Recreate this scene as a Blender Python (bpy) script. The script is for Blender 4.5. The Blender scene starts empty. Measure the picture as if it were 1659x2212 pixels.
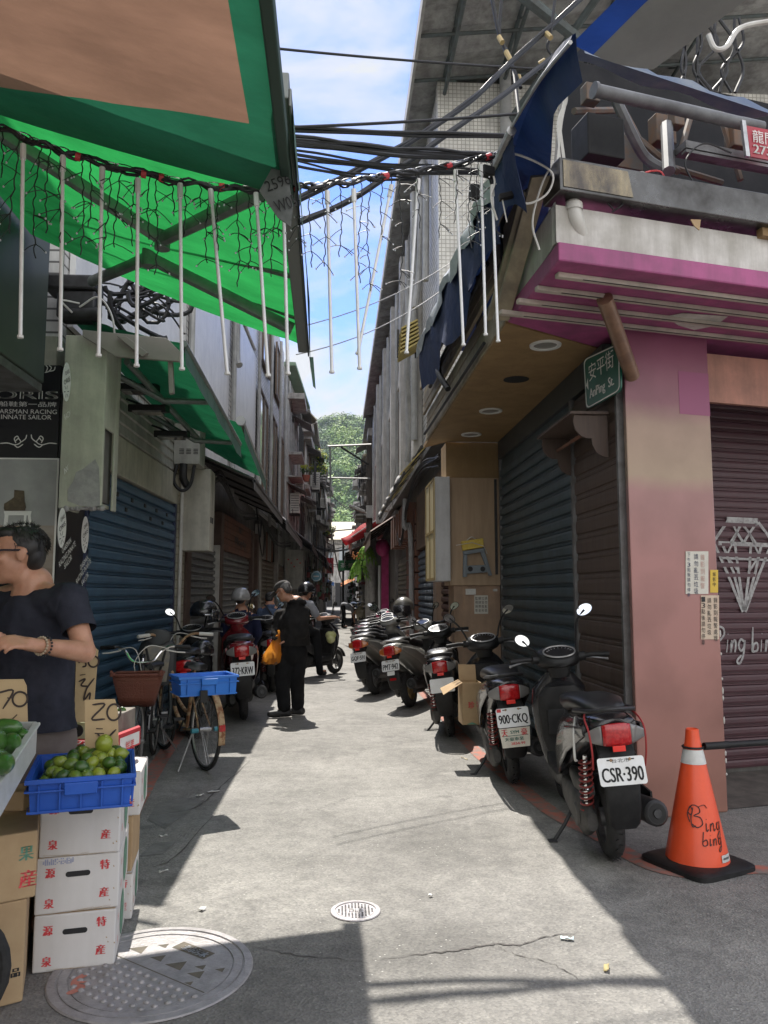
import bpy, bmesh, math, random
from mathutils import Vector, Matrix, noise
R=math.radians
rnd=random.Random(7)
sc=bpy.context.scene
COL=sc.collection
V=Vector
# ---------------------------------------------------------------- camera model
CAMZ=1.48; FPX=1661.0; PITCH=math.atan(175/1661); YAW=R(3.41)
cp,sp,cy_,sy_=math.cos(PITCH),math.sin(PITCH),math.cos(YAW),math.sin(YAW)
CF=V((sy_*cp,cy_*cp,sp)); CR=V((cy_,-sy_,0)); CU=V((-sy_*sp,-cy_*sp,cp)); CP=V((0,0,CAMZ))
def ray(x,y): return CF+CR*((x-829.5)/FPX)+CU*((1106-y)/FPX)
def PZ(x,y,z=0.0):
    d=ray(x,y); return CP+d*((z-CAMZ)/d.z)
def PY(x,y,Y):
    d=ray(x,y); return CP+d*(Y/d.y)
def PX(x,y,X):
    d=ray(x,y); return CP+d*(X/d.x)
def PD(x,y,dist):
    return CP+ray(x,y)*dist
def LX(Y): return -2.2+0.02*(Y-8)      # plane of the left shop fronts
def PL(x,y,off=0.0):                    # point on the left wall plane
    d=ray(x,y); t=(-2.36+off)/(d.x-0.02*d.y); return CP+d*t
# ---------------------------------------------------------------- objects
ROOTM={}
def prop(o,label=None,cat=None,group=None,kind=None):
    if label: o['label']=label
    if cat: o['category']=cat
    if group: o['group']=group
    if kind: o['kind']=kind
    return o
def thing(name,label,cat,loc=(0,0,0),rotz=0,group=None,rot=None):
    o=bpy.data.objects.new(name,None); COL.objects.link(o)
    o.empty_display_size=0.1
    o.location=loc; o.rotation_euler=rot if rot else (0,0,rotz)
    prop(o,label,cat,group)
    ROOTM[o.name]=Matrix.LocRotScale(V(loc),o.rotation_euler,None).inverted()
    return o
SPLIT=set('mudguard window_hood facade_cable bracket end_cap chipped_paint downpipe post shutter_guide balcony_slab scroll_bracket red_connector pilaster white_post roof_post lamp_batten cladding_panel sign_board timber_batten timber_bracket support_post brake_lever handle_grip fascia_strip facade_rib crossarm folding_arm vent_hole louvre emblem opening grip eye pupil ear_loop foot_peg leg_rest harness_strap bagged_fruit shop_front moulded_hole rusty_bolt switch_plate red_mark controller_box door_edge soffit white_wire paint_patch hung_item drop_post siding eyebrow conduit yellow_tape patch brace panel_frame bright_patch red_cord mould reflector bolt lens batten_groove plank_cladding dark_trim frame_bar'.split())
class MB:
    """collects shapes, links them as ONE mesh object"""
    def __init__(s,world=True): s.v=[];s.f=[];s.mi=[];s.M=Matrix();s.cur=0;s.sm=[];s.smooth=False;s.world=world;s.cuts=[]
    def add(s,vs,fs,smooth=None):
        b=len(s.v); M=s.M
        s.v.extend([M@V(p) for p in vs]); sm=s.smooth if smooth is None else smooth
        for f in fs: s.f.append([b+i for i in f]); s.mi.append(s.cur); s.sm.append(sm)
        return s
    def box(s,c,sz,rz=0,rot=None):
        x,y,z=[k/2 for k in sz]
        m=Matrix.Translation(V(c))@(rot.to_4x4() if rot is not None else Matrix.Rotation(rz,4,'Z'))
        vs=[m@V(p) for p in ((-x,-y,-z),(x,-y,-z),(x,y,-z),(-x,y,-z),(-x,-y,z),(x,-y,z),(x,y,z),(-x,y,z))]
        return s.add(vs,[(0,3,2,1),(4,5,6,7),(0,1,5,4),(1,2,6,5),(2,3,7,6),(3,0,4,7)],False)
    def bb(s,a,b):
        return s.box([(a[i]+b[i])/2 for i in range(3)],[abs(b[i]-a[i]) for i in range(3)])
    def hexa(s,bot,top):
        return s.add(list(bot)+list(top),[(0,3,2,1),(4,5,6,7),(0,1,5,4),(1,2,6,5),(2,3,7,6),(3,0,4,7)],False)
    def slab(s,pts,n):
        """polygon pts given thickness vector n"""
        k=len(pts); n=V(n); pts=[V(p) for p in pts]
        return s.add(pts+[p+n for p in pts],[tuple(range(k-1,-1,-1)),tuple(range(k,2*k))]+[(i,(i+1)%k,k+(i+1)%k,k+i) for i in range(k)],False)
    def quad(s,*p): return s.add(p,[tuple(range(len(p)))],False)
    def tube(s,pts,r,n=8,closed=False,cap=True,flat=1.0):
        pts=[V(p) for p in pts]; k=len(pts); rs=r if isinstance(r,(list,tuple)) else [r]*k
        vs=[];up=None
        for i,p in enumerate(pts):
            if closed: t=pts[(i+1)%k]-pts[i-1]
            else: t=pts[min(i+1,k-1)]-pts[max(i-1,0)]
            if t.length<1e-9: t=V((0,0,1))
            t.normalize()
            if up is None:
                up=V((0,0,1)) if abs(t.z)<.9 else V((0,1,0))
            a=t.cross(up)
            if a.length<1e-6: a=t.orthogonal()
            a.normalize(); b=a.cross(t); up=b
            for j in range(n):
                w=2*math.pi*j/n; vs.append(p+a*(math.cos(w)*rs[i])+b*(math.sin(w)*rs[i]*flat))
        fs=[]
        for i in range(k if closed else k-1):
            i2=(i+1)%k
            for j in range(n): fs.append((i*n+j,i*n+(j+1)%n,i2*n+(j+1)%n,i2*n+j))
        s.add(vs,fs,True)
        if cap and not closed:
            s.add(vs[:n],[tuple(range(n-1,-1,-1))],False); s.add(vs[-n:],[tuple(range(n))],False)
        return s
    def lathe(s,prof,n=24,c=(0,0,0),axis='Z',smooth=True):
        vs=[];k=len(prof)
        for r,h in prof:
            for j in range(n):
                w=2*math.pi*j/n; a,b=r*math.cos(w),r*math.sin(w)
                p={'Z':(a,b,h),'X':(h,a,b),'Y':(b,h,a)}[axis]
                vs.append(V(p)+V(c))
        fs=[(i*n+j,i*n+(j+1)%n,(i+1)*n+(j+1)%n,(i+1)*n+j) for i in range(k-1) for j in range(n)]
        s.add(vs,fs,smooth)
        return s
    def ell(s,c,r,seg=16,rings=10,rot=None):
        vs=[];r=(r,r,r) if not hasattr(r,'__len__') else r
        m=rot.to_4x4() if rot is not None else Matrix()
        for i in range(rings+1):
            a=math.pi*i/rings
            for j in range(seg):
                b=2*math.pi*j/seg
                vs.append(V(c)+(m@V((r[0]*math.sin(a)*math.cos(b),r[1]*math.sin(a)*math.sin(b),r[2]*math.cos(a)))))
        fs=[(i*seg+j,(i+1)*seg+j,(i+1)*seg+(j+1)%seg,i*seg+(j+1)%seg) for i in range(rings) for j in range(seg)]
        return s.add(vs,fs,True)
    def loft(s,rings,cap=True,closed=False):
        n=len(rings[0]);k=len(rings);vs=[p for r in rings for p in r]
        fs=[(i*n+j,i*n+(j+1)%n,((i+1)%k)*n+(j+1)%n,((i+1)%k)*n+j) for i in range(k if closed else k-1) for j in range(n)]
        s.add(vs,fs,True)
        if cap and not closed:
            s.add(rings[0],[tuple(range(n-1,-1,-1))],True); s.add(rings[-1],[tuple(range(n))],True)
        return s
    def sheet(s,rows,smooth=True):
        k=len(rows);n=len(rows[0])
        return s.add([p for r in rows for p in r],[(i*n+j,i*n+j+1,(i+1)*n+j+1,(i+1)*n+j) for i in range(k-1) for j in range(n-1)],smooth)
    def disc(s,c,r,u,v,n=24,r2=None):
        c,u,v=V(c),V(u),V(v); r2=r2 or r
        return s.add([c+u*(r*math.cos(2*math.pi*j/n))+v*(r2*math.sin(2*math.pi*j/n)) for j in range(n)],[tuple(range(n))],False)
    def islands(s):
        key={};p=list(range(len(s.v)))
        def fd(i):
            while p[i]!=i: p[i]=p[p[i]]; i=p[i]
            return i
        for i,v in enumerate(s.v):
            k=(round(v.x,4),round(v.y,4),round(v.z,4)); p[i]=fd(key.setdefault(k,i))
        for f in s.f:
            a=fd(f[0])
            for i in f[1:]: p[fd(i)]=a
        g={}
        for k,f in enumerate(s.f): g.setdefault(fd(f[0]),[]).append(k)
        out=[]
        for fs in g.values():
            m=MB(s.world); mp={}
            for k in fs:
                r=[]
                for i in s.f[k]:
                    if i not in mp: mp[i]=len(m.v); m.v.append(s.v[i])
                    r.append(mp[i])
                m.f.append(r); m.mi.append(s.mi[k]); m.sm.append(s.sm[k])
            out.append(m)
        return out
    def build(s,name,mat,parent=None,bevel=0,thick=0,sharp=40,sub=0,tri=False,one=False):
        if parent is not None and not one and name.endswith('lettering') and name!='sprayed_lettering' and 1<len(s.cuts)<40:
            cs=[0]+s.cuts[1:]+[len(s.f)]
            for a,b in zip(cs,cs[1:]):
                m=MB(s.world); mp={}
                for k in range(a,b):
                    r=[]
                    for i in s.f[k]:
                        if i not in mp: mp[i]=len(m.v); m.v.append(s.v[i])
                        r.append(mp[i])
                    m.f.append(r); m.mi.append(0); m.sm.append(False)
                if m.f: o=m.build(name,mat,parent,one=True)
            return o
        if parent is not None and not one and name in SPLIT:
            L=s.islands()
            if 1<len(L)<=100:
                for m in L: o=m.build(name,mat,parent,bevel,thick,sharp,sub,one=True)
                return o
        vs=s.v; base=None
        if parent is not None and s.world:
            root=parent
            while root.parent: root=root.parent
            inv=ROOTM[root.name]; vs=[inv@p for p in vs]
        elif parent is None and s.world and vs:
            xs=[p.x for p in vs]; ys=[p.y for p in vs]; zs=[p.z for p in vs]
            base=V(((min(xs)+max(xs))/2,(min(ys)+max(ys))/2,min(zs))); vs=[p-base for p in vs]
        me=bpy.data.meshes.new(name); me.from_pydata([tuple(p) for p in vs],[],s.f)
        mats=mat if isinstance(mat,(list,tuple)) else [mat]
        for m in mats: me.materials.append(m)
        me.polygons.foreach_set('material_index',s.mi); me.polygons.foreach_set('use_smooth',s.sm)
        if any(s.sm): 
            bm=bmesh.new(); bm.from_mesh(me); bmesh.ops.remove_doubles(bm,verts=bm.verts,dist=1e-5); bm.to_mesh(me); bm.free()
            me.set_sharp_from_angle(angle=R(sharp))
        me.update()
        o=bpy.data.objects.new(name,me); COL.objects.link(o)
        if parent is not None: o.parent=parent
        elif base is not None: o.location=base
        if thick:
            m=o.modifiers.new('thick','SOLIDIFY'); m.thickness=thick; m.offset=0
        if sub:
            m=o.modifiers.new('sub','SUBSURF'); m.levels=sub; m.render_levels=sub
        if bevel:
            m=o.modifiers.new('bevel','BEVEL'); m.width=bevel; m.segments=2; m.limit_method='ANGLE'; m.angle_limit=R(35)
        return o
def ring(c,w,h,n=20,p=2.6,u=(1,0,0),v=(0,0,1),bot=None):
    """super-ellipse ring around c: half sizes w (along u) and h (along v); bot = other half height below"""
    c,u,v=V(c),V(u),V(v); out=[]
    for j in range(n):
        a=2*math.pi*j/n; ca,sa=math.cos(a),math.sin(a)
        hh=h if (sa>=0 or bot is None) else bot
        out.append(c+u*(w*math.copysign(abs(ca)**(2/p),ca))+v*(hh*math.copysign(abs(sa)**(2/p),sa)))
    return out
def bez(p0,p1,p2,p3,n=12):
    p0,p1,p2,p3=map(V,(p0,p1,p2,p3)); o=[]
    for i in range(n+1):
        t=i/n; o.append(p0*(1-t)**3+p1*(3*t*(1-t)**2)+p2*(3*t*t*(1-t))+p3*t**3)
    return o
def spl(pts,n=6):
    """catmull-rom through points"""
    P=[V(p) for p in pts]; P=[P[0]*2-P[1]]+P+[P[-1]*2-P[-2]]; o=[]
    for i in range(1,len(P)-2):
        a,b,c,d=P[i-1:i+3]
        for k in range(n):
            t=k/n; o.append(0.5*((2*b)+(c-a)*t+(2*a-5*b+4*c-d)*t*t+(3*b-a-3*c+d)*t**3))
    o.append(P[-2]); return o
def sag(a,b,drop,n=14):
    a,b=V(a),V(b); return [a.lerp(b,i/n)-V((0,0,drop*4*(i/n)*(1-i/n))) for i in range(n+1)]
# ---------------------------------------------------------------- lettering
_tc={}
def textmesh(s,font=None):
    if s in _tc: return _tc[s]
    cu=bpy.data.curves.new('lettering','FONT'); cu.body=s; cu.resolution_u=3; cu.align_x='CENTER'
    o=bpy.data.objects.new('lettering',cu); COL.objects.link(o)
    bpy.context.view_layer.update()
    dg=bpy.context.evaluated_depsgraph_get()
    me=bpy.data.meshes.new_from_object(o.evaluated_get(dg))
    vs=[v.co.copy() for v in me.vertices]; fs=[list(p.vertices) for p in me.polygons]
    bpy.data.objects.remove(o); bpy.data.curves.remove(cu); bpy.data.meshes.remove(me)
    _tc[s]=(vs,fs); return vs,fs
def text(mb,s,c,u,v,h=None,w=None,lift=0.002,bold=0):
    """lettering centred on c, along u (right) and v (up)"""
    vs,fs=textmesh(s)
    if not vs: return
    mb.cuts.append(len(mb.f))
    x0,x1=min(p.x for p in vs),max(p.x for p in vs); y0,y1=min(p.y for p in vs),max(p.y for p in vs)
    sy=(h/(y1-y0)) if h else None; sx=(w/(x1-x0)) if w else sy
    if sy is None: sy=sx
    c,u,v=V(c),V(u).normalized(),V(v).normalized(); n=u.cross(v)
    for dx in ([0] if not bold else [-bold,0,bold]):
        mb.add([c+u*((p.x-(x0+x1)/2)*sx+dx)+v*((p.y-(y0+y1)/2)*sy)+n*(lift+abs(dx)*.02) for p in vs],fs,False)
def strokes(mb,ss,o,u,v,s,w,lift=0.0025,smooth=True):
    """handwriting: pen strokes in a plane (o origin, u right, v up), scale s, pen width w"""
    o,u,v=V(o),V(u).normalized(),V(v).normalized(); n=u.cross(v)
    for k,st in enumerate(ss):
        P=[o+u*(x*s)+v*(y*s)+n*(lift+k*.0003) for x,y in st]
        if smooth and len(P)>2: P=spl(P,5)
        L=[];Rr=[]
        for i,p in enumerate(P):
            t=(P[min(i+1,len(P)-1)]-P[max(i-1,0)]).normalized(); a=n.cross(t)*(w/2*(1 if 0<i<len(P)-1 else .5))
            L.append(p+a); Rr.append(p-a)
        mb.sheet([Rr,L],False)
# ---------------------------------------------------------------- materials
_m={}
def mat(name,c,c2=None,scale=8,rough=.6,metal=0,bump=0,bscale=None,detail=6,lo=.4,hi=.65,rvar=0,coat=0,trans=0,spec=.5,coord='Object',stretch=None,alpha=None,sss=0):
    if name in _m: return _m[name]
    m=bpy.data.materials.new(name); m.use_nodes=True; nt=m.node_tree; N=nt.nodes; L=nt.links
    b=N['Principled BSDF']; b.inputs['Roughness'].default_value=rough; b.inputs['Metallic'].default_value=metal
    b.inputs['Specular IOR Level'].default_value=spec
    if coat: b.inputs['Coat Weight'].default_value=coat; b.inputs['Coat Roughness'].default_value=.06
    if trans: b.inputs['Transmission Weight'].default_value=trans
    if sss: b.inputs['Subsurface Weight'].default_value=sss; b.inputs['Subsurface Radius'].default_value=(.02,.008,.004)
    if alpha is not None: b.inputs['Alpha'].default_value=alpha
    c=(*c,1)
    if c2 is None and not bump and not rvar: b.inputs['Base Color'].default_value=c; _m[name]=m; return m
    tc=N.new('ShaderNodeTexCoord'); mp=N.new('ShaderNodeMapping'); L.new(tc.outputs[coord],mp.inputs['Vector'])
    if stretch: mp.inputs['Scale'].default_value=stretch
    no=N.new('ShaderNodeTexNoise'); no.inputs['Scale'].default_value=scale; no.inputs['Detail'].default_value=detail; no.inputs['Roughness'].default_value=.65
    L.new(mp.outputs['Vector'],no.inputs['Vector'])
    if c2 is not None:
        cr=N.new('ShaderNodeValToRGB'); cr.color_ramp.elements[0].position=lo; cr.color_ramp.elements[1].position=hi
        cr.color_ramp.elements[0].color=c; cr.color_ramp.elements[1].color=(*c2,1)
        L.new(no.outputs['Fac'],cr.inputs['Fac']); L.new(cr.outputs['Color'],b.inputs['Base Color'])
    else: b.inputs['Base Color'].default_value=c
    if rvar:
        mr=N.new('ShaderNodeMapRange'); mr.inputs['From Min'].default_value=.3; mr.inputs['From Max'].default_value=.7
        mr.inputs['To Min'].default_value=max(0.02,rough-rvar); mr.inputs['To Max'].default_value=min(1,rough+rvar)
        L.new(no.outputs['Fac'],mr.inputs['Value']); L.new(mr.outputs['Result'],b.inputs['Roughness'])
    if bump:
        n2=no
        if bscale:
            n2=N.new('ShaderNodeTexNoise'); n2.inputs['Scale'].default_value=bscale; n2.inputs['Detail'].default_value=4; L.new(mp.outputs['Vector'],n2.inputs['Vector'])
        bp=N.new('ShaderNodeBump'); bp.inputs['Strength'].default_value=bump; bp.inputs['Distance'].default_value=.02
        L.new(n2.outputs['Fac'],bp.inputs['Height']); L.new(bp.outputs['Normal'],b.inputs['Normal'])
    _m[name]=m; return m
def cloth_mat(name,front,border=None,glow=.35,wr=.1):
    """awning canvas that lets sunlight through"""
    m=bpy.data.materials.new(name); m.use_nodes=True; nt=m.node_tree; N=nt.nodes; L=nt.links
    b=N['Principled BSDF']; b.inputs['Roughness'].default_value=.75
    tc=N.new('ShaderNodeTexCoord'); no=N.new('ShaderNodeTexNoise'); no.inputs['Scale'].default_value=1.8; no.inputs['Detail'].default_value=8; no.inputs['Roughness'].default_value=.62
    mp=N.new('ShaderNodeMapping'); mp.inputs['Scale'].default_value=(.8,2.2,1); L.new(tc.outputs['Object'],mp.inputs['Vector']); L.new(mp.outputs[0],no.inputs['Vector'])
    wv=N.new('ShaderNodeTexNoise'); wv.inputs['Scale'].default_value=9; wv.inputs['Detail'].default_value=3; L.new(tc.outputs['Object'],wv.inputs['Vector']); bp=N.new('ShaderNodeBump'); bp.inputs['Strength'].default_value=.5; bp.inputs['Distance'].default_value=.03; L.new(wv.outputs['Fac'],bp.inputs['Height']); L.new(bp.outputs['Normal'],b.inputs['Normal'])
    cr=N.new('ShaderNodeValToRGB'); cr.color_ramp.elements[0].position=.35; cr.color_ramp.elements[1].position=.7
    cr.color_ramp.elements[0].color=(*[k*.62 for k in front],1); cr.color_ramp.elements[1].color=(*front,1)
    L.new(no.outputs['Fac'],cr.inputs['Fac']); L.new(cr.outputs['Color'],b.inputs['Base Color'])
    tr=N.new('ShaderNodeBsdfTranslucent'); L.new(cr.outputs['Color'],tr.inputs['Color'])
    mx=N.new('ShaderNodeMixShader'); mx.inputs['Fac'].default_value=glow
    L.new(b.outputs['BSDF'],mx.inputs[1]); L.new(tr.outputs['BSDF'],mx.inputs[2]); L.new(mx.outputs['Shader'],N['Material Output'].inputs['Surface'])
    return m
def asphalt():
    m=bpy.data.materials.new('worn asphalt'); m.use_nodes=True; nt=m.node_tree; N=nt.nodes; L=nt.links
    b=N['Principled BSDF']; b.inputs['Roughness'].default_value=.82
    tc=N.new('ShaderNodeTexCoord')
    def noi(s,d=6,r=.6):
        n=N.new('ShaderNodeTexNoise'); n.inputs['Scale'].default_value=s; n.inputs['Detail'].default_value=d; n.inputs['Roughness'].default_value=r
        L.new(tc.outputs['Object'],n.inputs['Vector']); return n
    def ramp(src,a,bb,p0,p1):
        c=N.new('ShaderNodeValToRGB'); c.color_ramp.elements[0].position=p0; c.color_ramp.elements[1].position=p1
        c.color_ramp.elements[0].color=a; c.color_ramp.elements[1].color=bb; L.new(src,c.inputs['Fac']); return c.outputs['Color']
    def mix(t,f,a,bb):
        n=N.new('ShaderNodeMix'); n.data_type='RGBA'; n.blend_type=t
        if isinstance(f,float): n.inputs['Factor'].default_value=f
        else: L.new(f,n.inputs['Factor'])
        L.new(a,n.inputs['A'])
        if isinstance(bb,tuple): n.inputs['B'].default_value=bb
        else: L.new(bb,n.inputs['B'])
        return n.outputs['Result']
    base=ramp(noi(1.1,8,.62).outputs['Fac'],(.172,.168,.16,1),(.272,.265,.253,1),.34,.66)
    blot=ramp(noi(.42,5,.7).outputs['Fac'],(.66,.65,.64,1),(1.06,1.05,1.03,1),.34,.52)
    c=mix('MULTIPLY',.75,base,blot)
    mid=ramp(noi(9,6,.7).outputs['Fac'],(.72,.72,.72,1),(1.12,1.12,1.1,1),.35,.65)
    c=mix('MULTIPLY',.7,c,mid)
    vo=N.new('ShaderNodeTexVoronoi'); vo.inputs['Scale'].default_value=95; L.new(tc.outputs['Object'],vo.inputs['Vector'])
    sp_=ramp(vo.outputs['Color'],(.6,.6,.6,1),(1.35,1.33,1.3,1),.12,.9)
    c=mix('MULTIPLY',.52,c,sp_)
    v2=N.new('ShaderNodeTexVoronoi'); v2.inputs['Scale'].default_value=26; L.new(tc.outputs['Object'],v2.inputs['Vector'])
    peb=ramp(v2.outputs['Distance'],(1,1,1,1),(0,0,0,1),.07,.13)
    msk=N.new('ShaderNodeMath'); msk.operation='MULTIPLY'; L.new(peb,msk.inputs[0]); L.new(ramp(noi(2.5,3).outputs['Fac'],(0,0,0,1),(1,1,1,1),.44,.58),msk.inputs[1])
    c=mix('MIX',msk.outputs[0],c,(.42,.41,.38,1))
    # cracks
    cr=N.new('ShaderNodeTexVoronoi'); cr.feature='DISTANCE_TO_EDGE'; cr.inputs['Scale'].default_value=.55
    wv=N.new('ShaderNodeVectorMath'); wv.operation='ADD'; L.new(tc.outputs['Object'],wv.inputs[0])
    nz=noi(2.2,6,.7); sc_=N.new('ShaderNodeVectorMath'); sc_.operation='SCALE'; sc_.inputs['Scale'].default_value=.55; L.new(nz.outputs['Color'],sc_.inputs[0]); L.new(sc_.outputs[0],wv.inputs[1])
    L.new(wv.outputs[0],cr.inputs['Vector'])
    ck=ramp(cr.outputs['Distance'],(1,1,1,1),(0,0,0,1),.0015,.005)
    m2=N.new('ShaderNodeMath'); m2.operation='MULTIPLY'; L.new(ck,m2.inputs[0]); L.new(ramp(noi(.8,3).outputs['Fac'],(0,0,0,1),(.5,.5,.5,1),.54,.62),m2.inputs[1])
    c=mix('MIX',m2.outputs[0],c,(.05,.048,.045,1))
    # oily stains
    st=ramp(noi(1.7,4,.8).outputs['Fac'],(.55,.55,.55,1),(0,0,0,1),.33,.43)
    c=mix('MIX',st,c,(.1,.096,.09,1))
    L.new(c,b.inputs['Base Color'])
    bp=N.new('ShaderNodeBump'); bp.inputs['Strength'].default_value=.55; bp.inputs['Distance'].default_value=.008
    ad=N.new('ShaderNodeMath'); ad.operation='ADD'; L.new(vo.outputs['Distance'],ad.inputs[0]); L.new(noi(30,6,.7).outputs['Fac'],ad.inputs[1])
    L.new(ad.outputs[0],bp.inputs['Height']); L.new(bp.outputs['Normal'],b.inputs['Normal'])
    return m
def grime(name,c,dirt=(.06,.055,.05),scale=1.2,amount=.5,rough=.75,tile=None,bump=.15,metal=0):
    """wall paint or cladding with streaks of dirt; tile=(sx,sz,mortar colour) adds a tile grid"""
    if name in _m: return _m[name]
    m=bpy.data.materials.new(name); m.use_nodes=True; nt=m.node_tree; N=nt.nodes; L=nt.links
    b=N['Principled BSDF']; b.inputs['Roughness'].default_value=rough; b.inputs['Metallic'].default_value=metal
    tc=N.new('ShaderNodeTexCoord'); mp=N.new('ShaderNodeMapping'); mp.inputs['Scale'].default_value=(3,3,.35); L.new(tc.outputs['Object'],mp.inputs['Vector'])
    n1=N.new('ShaderNodeTexNoise'); n1.inputs['Scale'].default_value=scale*2; n1.inputs['Detail'].default_value=8; n1.inputs['Roughness'].default_value=.7; L.new(mp.outputs[0],n1.inputs['Vector'])
    n2=N.new('ShaderNodeTexNoise'); n2.inputs['Scale'].default_value=scale*3; n2.inputs['Detail'].default_value=8; n2.inputs['Roughness'].default_value=.65; L.new(tc.outputs['Object'],n2.inputs['Vector'])
    mu=N.new('ShaderNodeMath'); mu.operation='MULTIPLY'; L.new(n1.outputs['Fac'],mu.inputs[0]); L.new(n2.outputs['Fac'],mu.inputs[1])
    cr=N.new('ShaderNodeValToRGB'); cr.color_ramp.elements[0].position=.16; cr.color_ramp.elements[1].position=.34
    k=amount; cr.color_ramp.elements[0].color=(*[c[i]*(1-k)+dirt[i]*k for i in range(3)],1); cr.color_ramp.elements[1].color=(*c,1)
    L.new(mu.outputs[0],cr.inputs['Fac']); out=cr.outputs['Color']
    h=n2.outputs['Fac']
    if tile:
        br=N.new('ShaderNodeTexBrick'); br.offset=0.0; br.inputs['Scale'].default_value=1; br.inputs['Brick Width'].default_value=tile[0]; br.inputs['Row Height'].default_value=tile[1]
        br.inputs['Mortar Size'].default_value=min(tile[:2])*.09; br.inputs['Color1'].default_value=(1,1,1,1); br.inputs['Color2'].default_value=(.86,.86,.86,1); br.inputs['Mortar'].default_value=(*tile[2],1)
        sx=N.new('ShaderNodeSeparateXYZ'); L.new(tc.outputs['Object'],sx.inputs[0]); ad=N.new('ShaderNodeMath'); L.new(sx.outputs[0],ad.inputs[0]); L.new(sx.outputs[1],ad.inputs[1])
        cb=N.new('ShaderNodeCombineXYZ'); L.new(ad.outputs[0],cb.inputs[0]); L.new(sx.outputs[2],cb.inputs[1]); L.new(cb.outputs[0],br.inputs['Vector'])
        mx=N.new('ShaderNodeMix'); mx.data_type='RGBA'; mx.blend_type='MULTIPLY'; mx.inputs['Factor'].default_value=1; L.new(out,mx.inputs['A']); L.new(br.outputs['Color'],mx.inputs['B']); out=mx.outputs['Result']
    L.new(out,b.inputs['Base Color'])
    bp=N.new('ShaderNodeBump'); bp.inputs['Strength'].default_value=bump; bp.inputs['Distance'].default_value=.01; L.new(h,bp.inputs['Height']); L.new(bp.outputs['Normal'],b.inputs['Normal'])
    _m[name]=m; return m
BLK=mat('black plastic',(.01,.01,.0105),(.02,.02,.02),scale=14,rough=.5,rvar=.12,spec=.3)
GLOSS=mat('gloss black paint',(.012,.012,.014),rough=.22,coat=.6)
RUB=mat('tyre rubber',(.016,.016,.016),(.03,.029,.028),scale=30,rough=.85)
CHR=mat('chrome',(.75,.75,.76),rough=.18,metal=1)
ALU=mat('dull aluminium',(.5,.5,.5),(.34,.34,.34),scale=9,rough=.4,metal=.85,rvar=.1)
STEEL=mat('grey steel',(.22,.22,.22),(.13,.125,.12),scale=7,rough=.5,metal=.6)
DKM=mat('dark metal',(.05,.05,.052),(.028,.027,.026),scale=10,rough=.5,metal=.5)
WHT=mat('white plastic',(.72,.72,.7),rough=.45)
PLATE=mat('number plate white',(.74,.75,.75),(.66,.66,.64),scale=9,rough=.4)
INK=mat('black lettering',(.012,.012,.013),rough=.6)
WINK=mat('white lettering',(.75,.74,.7),rough=.6)
REDINK=mat('red print',(.55,.035,.045),(.7,.12,.12),scale=60,rough=.7)
PVC=mat('grey pvc pipe',(.42,.42,.41),(.3,.3,.29),scale=4,rough=.5)
PVCW=mat('white pvc pipe',(.62,.61,.57),(.48,.46,.42),scale=5,rough=.45)
CABLE=mat('black cable',(.014,.014,.015),rough=.5)
CARD=mat('corrugated cardboard',(.36,.245,.135),(.42,.3,.17),scale=5,rough=.85,bump=.05)
CARDIN=mat('cardboard price card',(.56,.42,.24),(.5,.36,.2),scale=4,rough=.85)
GLASS=mat('window glass',(.25,.28,.3),rough=.05,metal=.0,spec=1.0,coat=.5)
MIRR=mat('mirror glass',(.85,.87,.88),rough=.02,metal=1)
REDL=mat('red lamp lens',(.33,.006,.01),(.5,.02,.02),scale=60,rough=.15,coat=.6)
AMBL=mat('amber lamp lens',(.5,.16,.03),(.4,.1,.02),scale=8,rough=.15,coat=.6)
CLRL=mat('clear lamp lens',(.16,.155,.15),(.2,.19,.18),scale=5,rough=.12,coat=.6)
RUST=mat('rusty paint',(.42,.3,.18),(.2,.08,.035),scale=22,rough=.8,lo=.45,hi=.6)
SKIN=mat('skin',(.4,.2,.125),(.5,.27,.175),scale=14,rough=.46,sss=.12,bump=.12,bscale=260,lo=.35,hi=.65)
HAIR=mat('black hair',(.012,.011,.011),(.03,.028,.026),scale=40,rough=.55,stretch=(1,1,.2))
CRM=grime('cream plaster',(.5,.49,.4),amount=.35)
CONC=grime('old concrete',(.46,.44,.41),amount=.6)
DWALL=grime('dark stained wall',(.19,.18,.165),amount=.6)
WTILE=grime('small white tiles',(.86,.84,.78),amount=.25,tile=(.06,.06,(.5,.48,.44)),rough=.4)
GTILE=grime('grey facade tiles',(.78,.77,.74),amount=.3,tile=(.26,.1,(.2,.2,.2)),rough=.5)
WPANEL=grime('white aluminium panel',(.84,.83,.81),dirt=(.4,.4,.4),amount=.3,rough=.35,bump=.05)
OCHRE=grime('ochre painted board',(.31,.2,.09),dirt=(.15,.09,.04),amount=.45)
WOODP=mat('pale wood laminate',(.42,.3,.19),(.36,.25,.155),scale=3,rough=.55,stretch=(6,6,.6))
DWOOD=mat('dark wood laminate',(.075,.05,.04),(.1,.068,.052),scale=5,rough=.6,stretch=(8,8,.5))
RWOOD=grime('red brown cladding',(.2,.085,.05),amount=.5)
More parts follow.
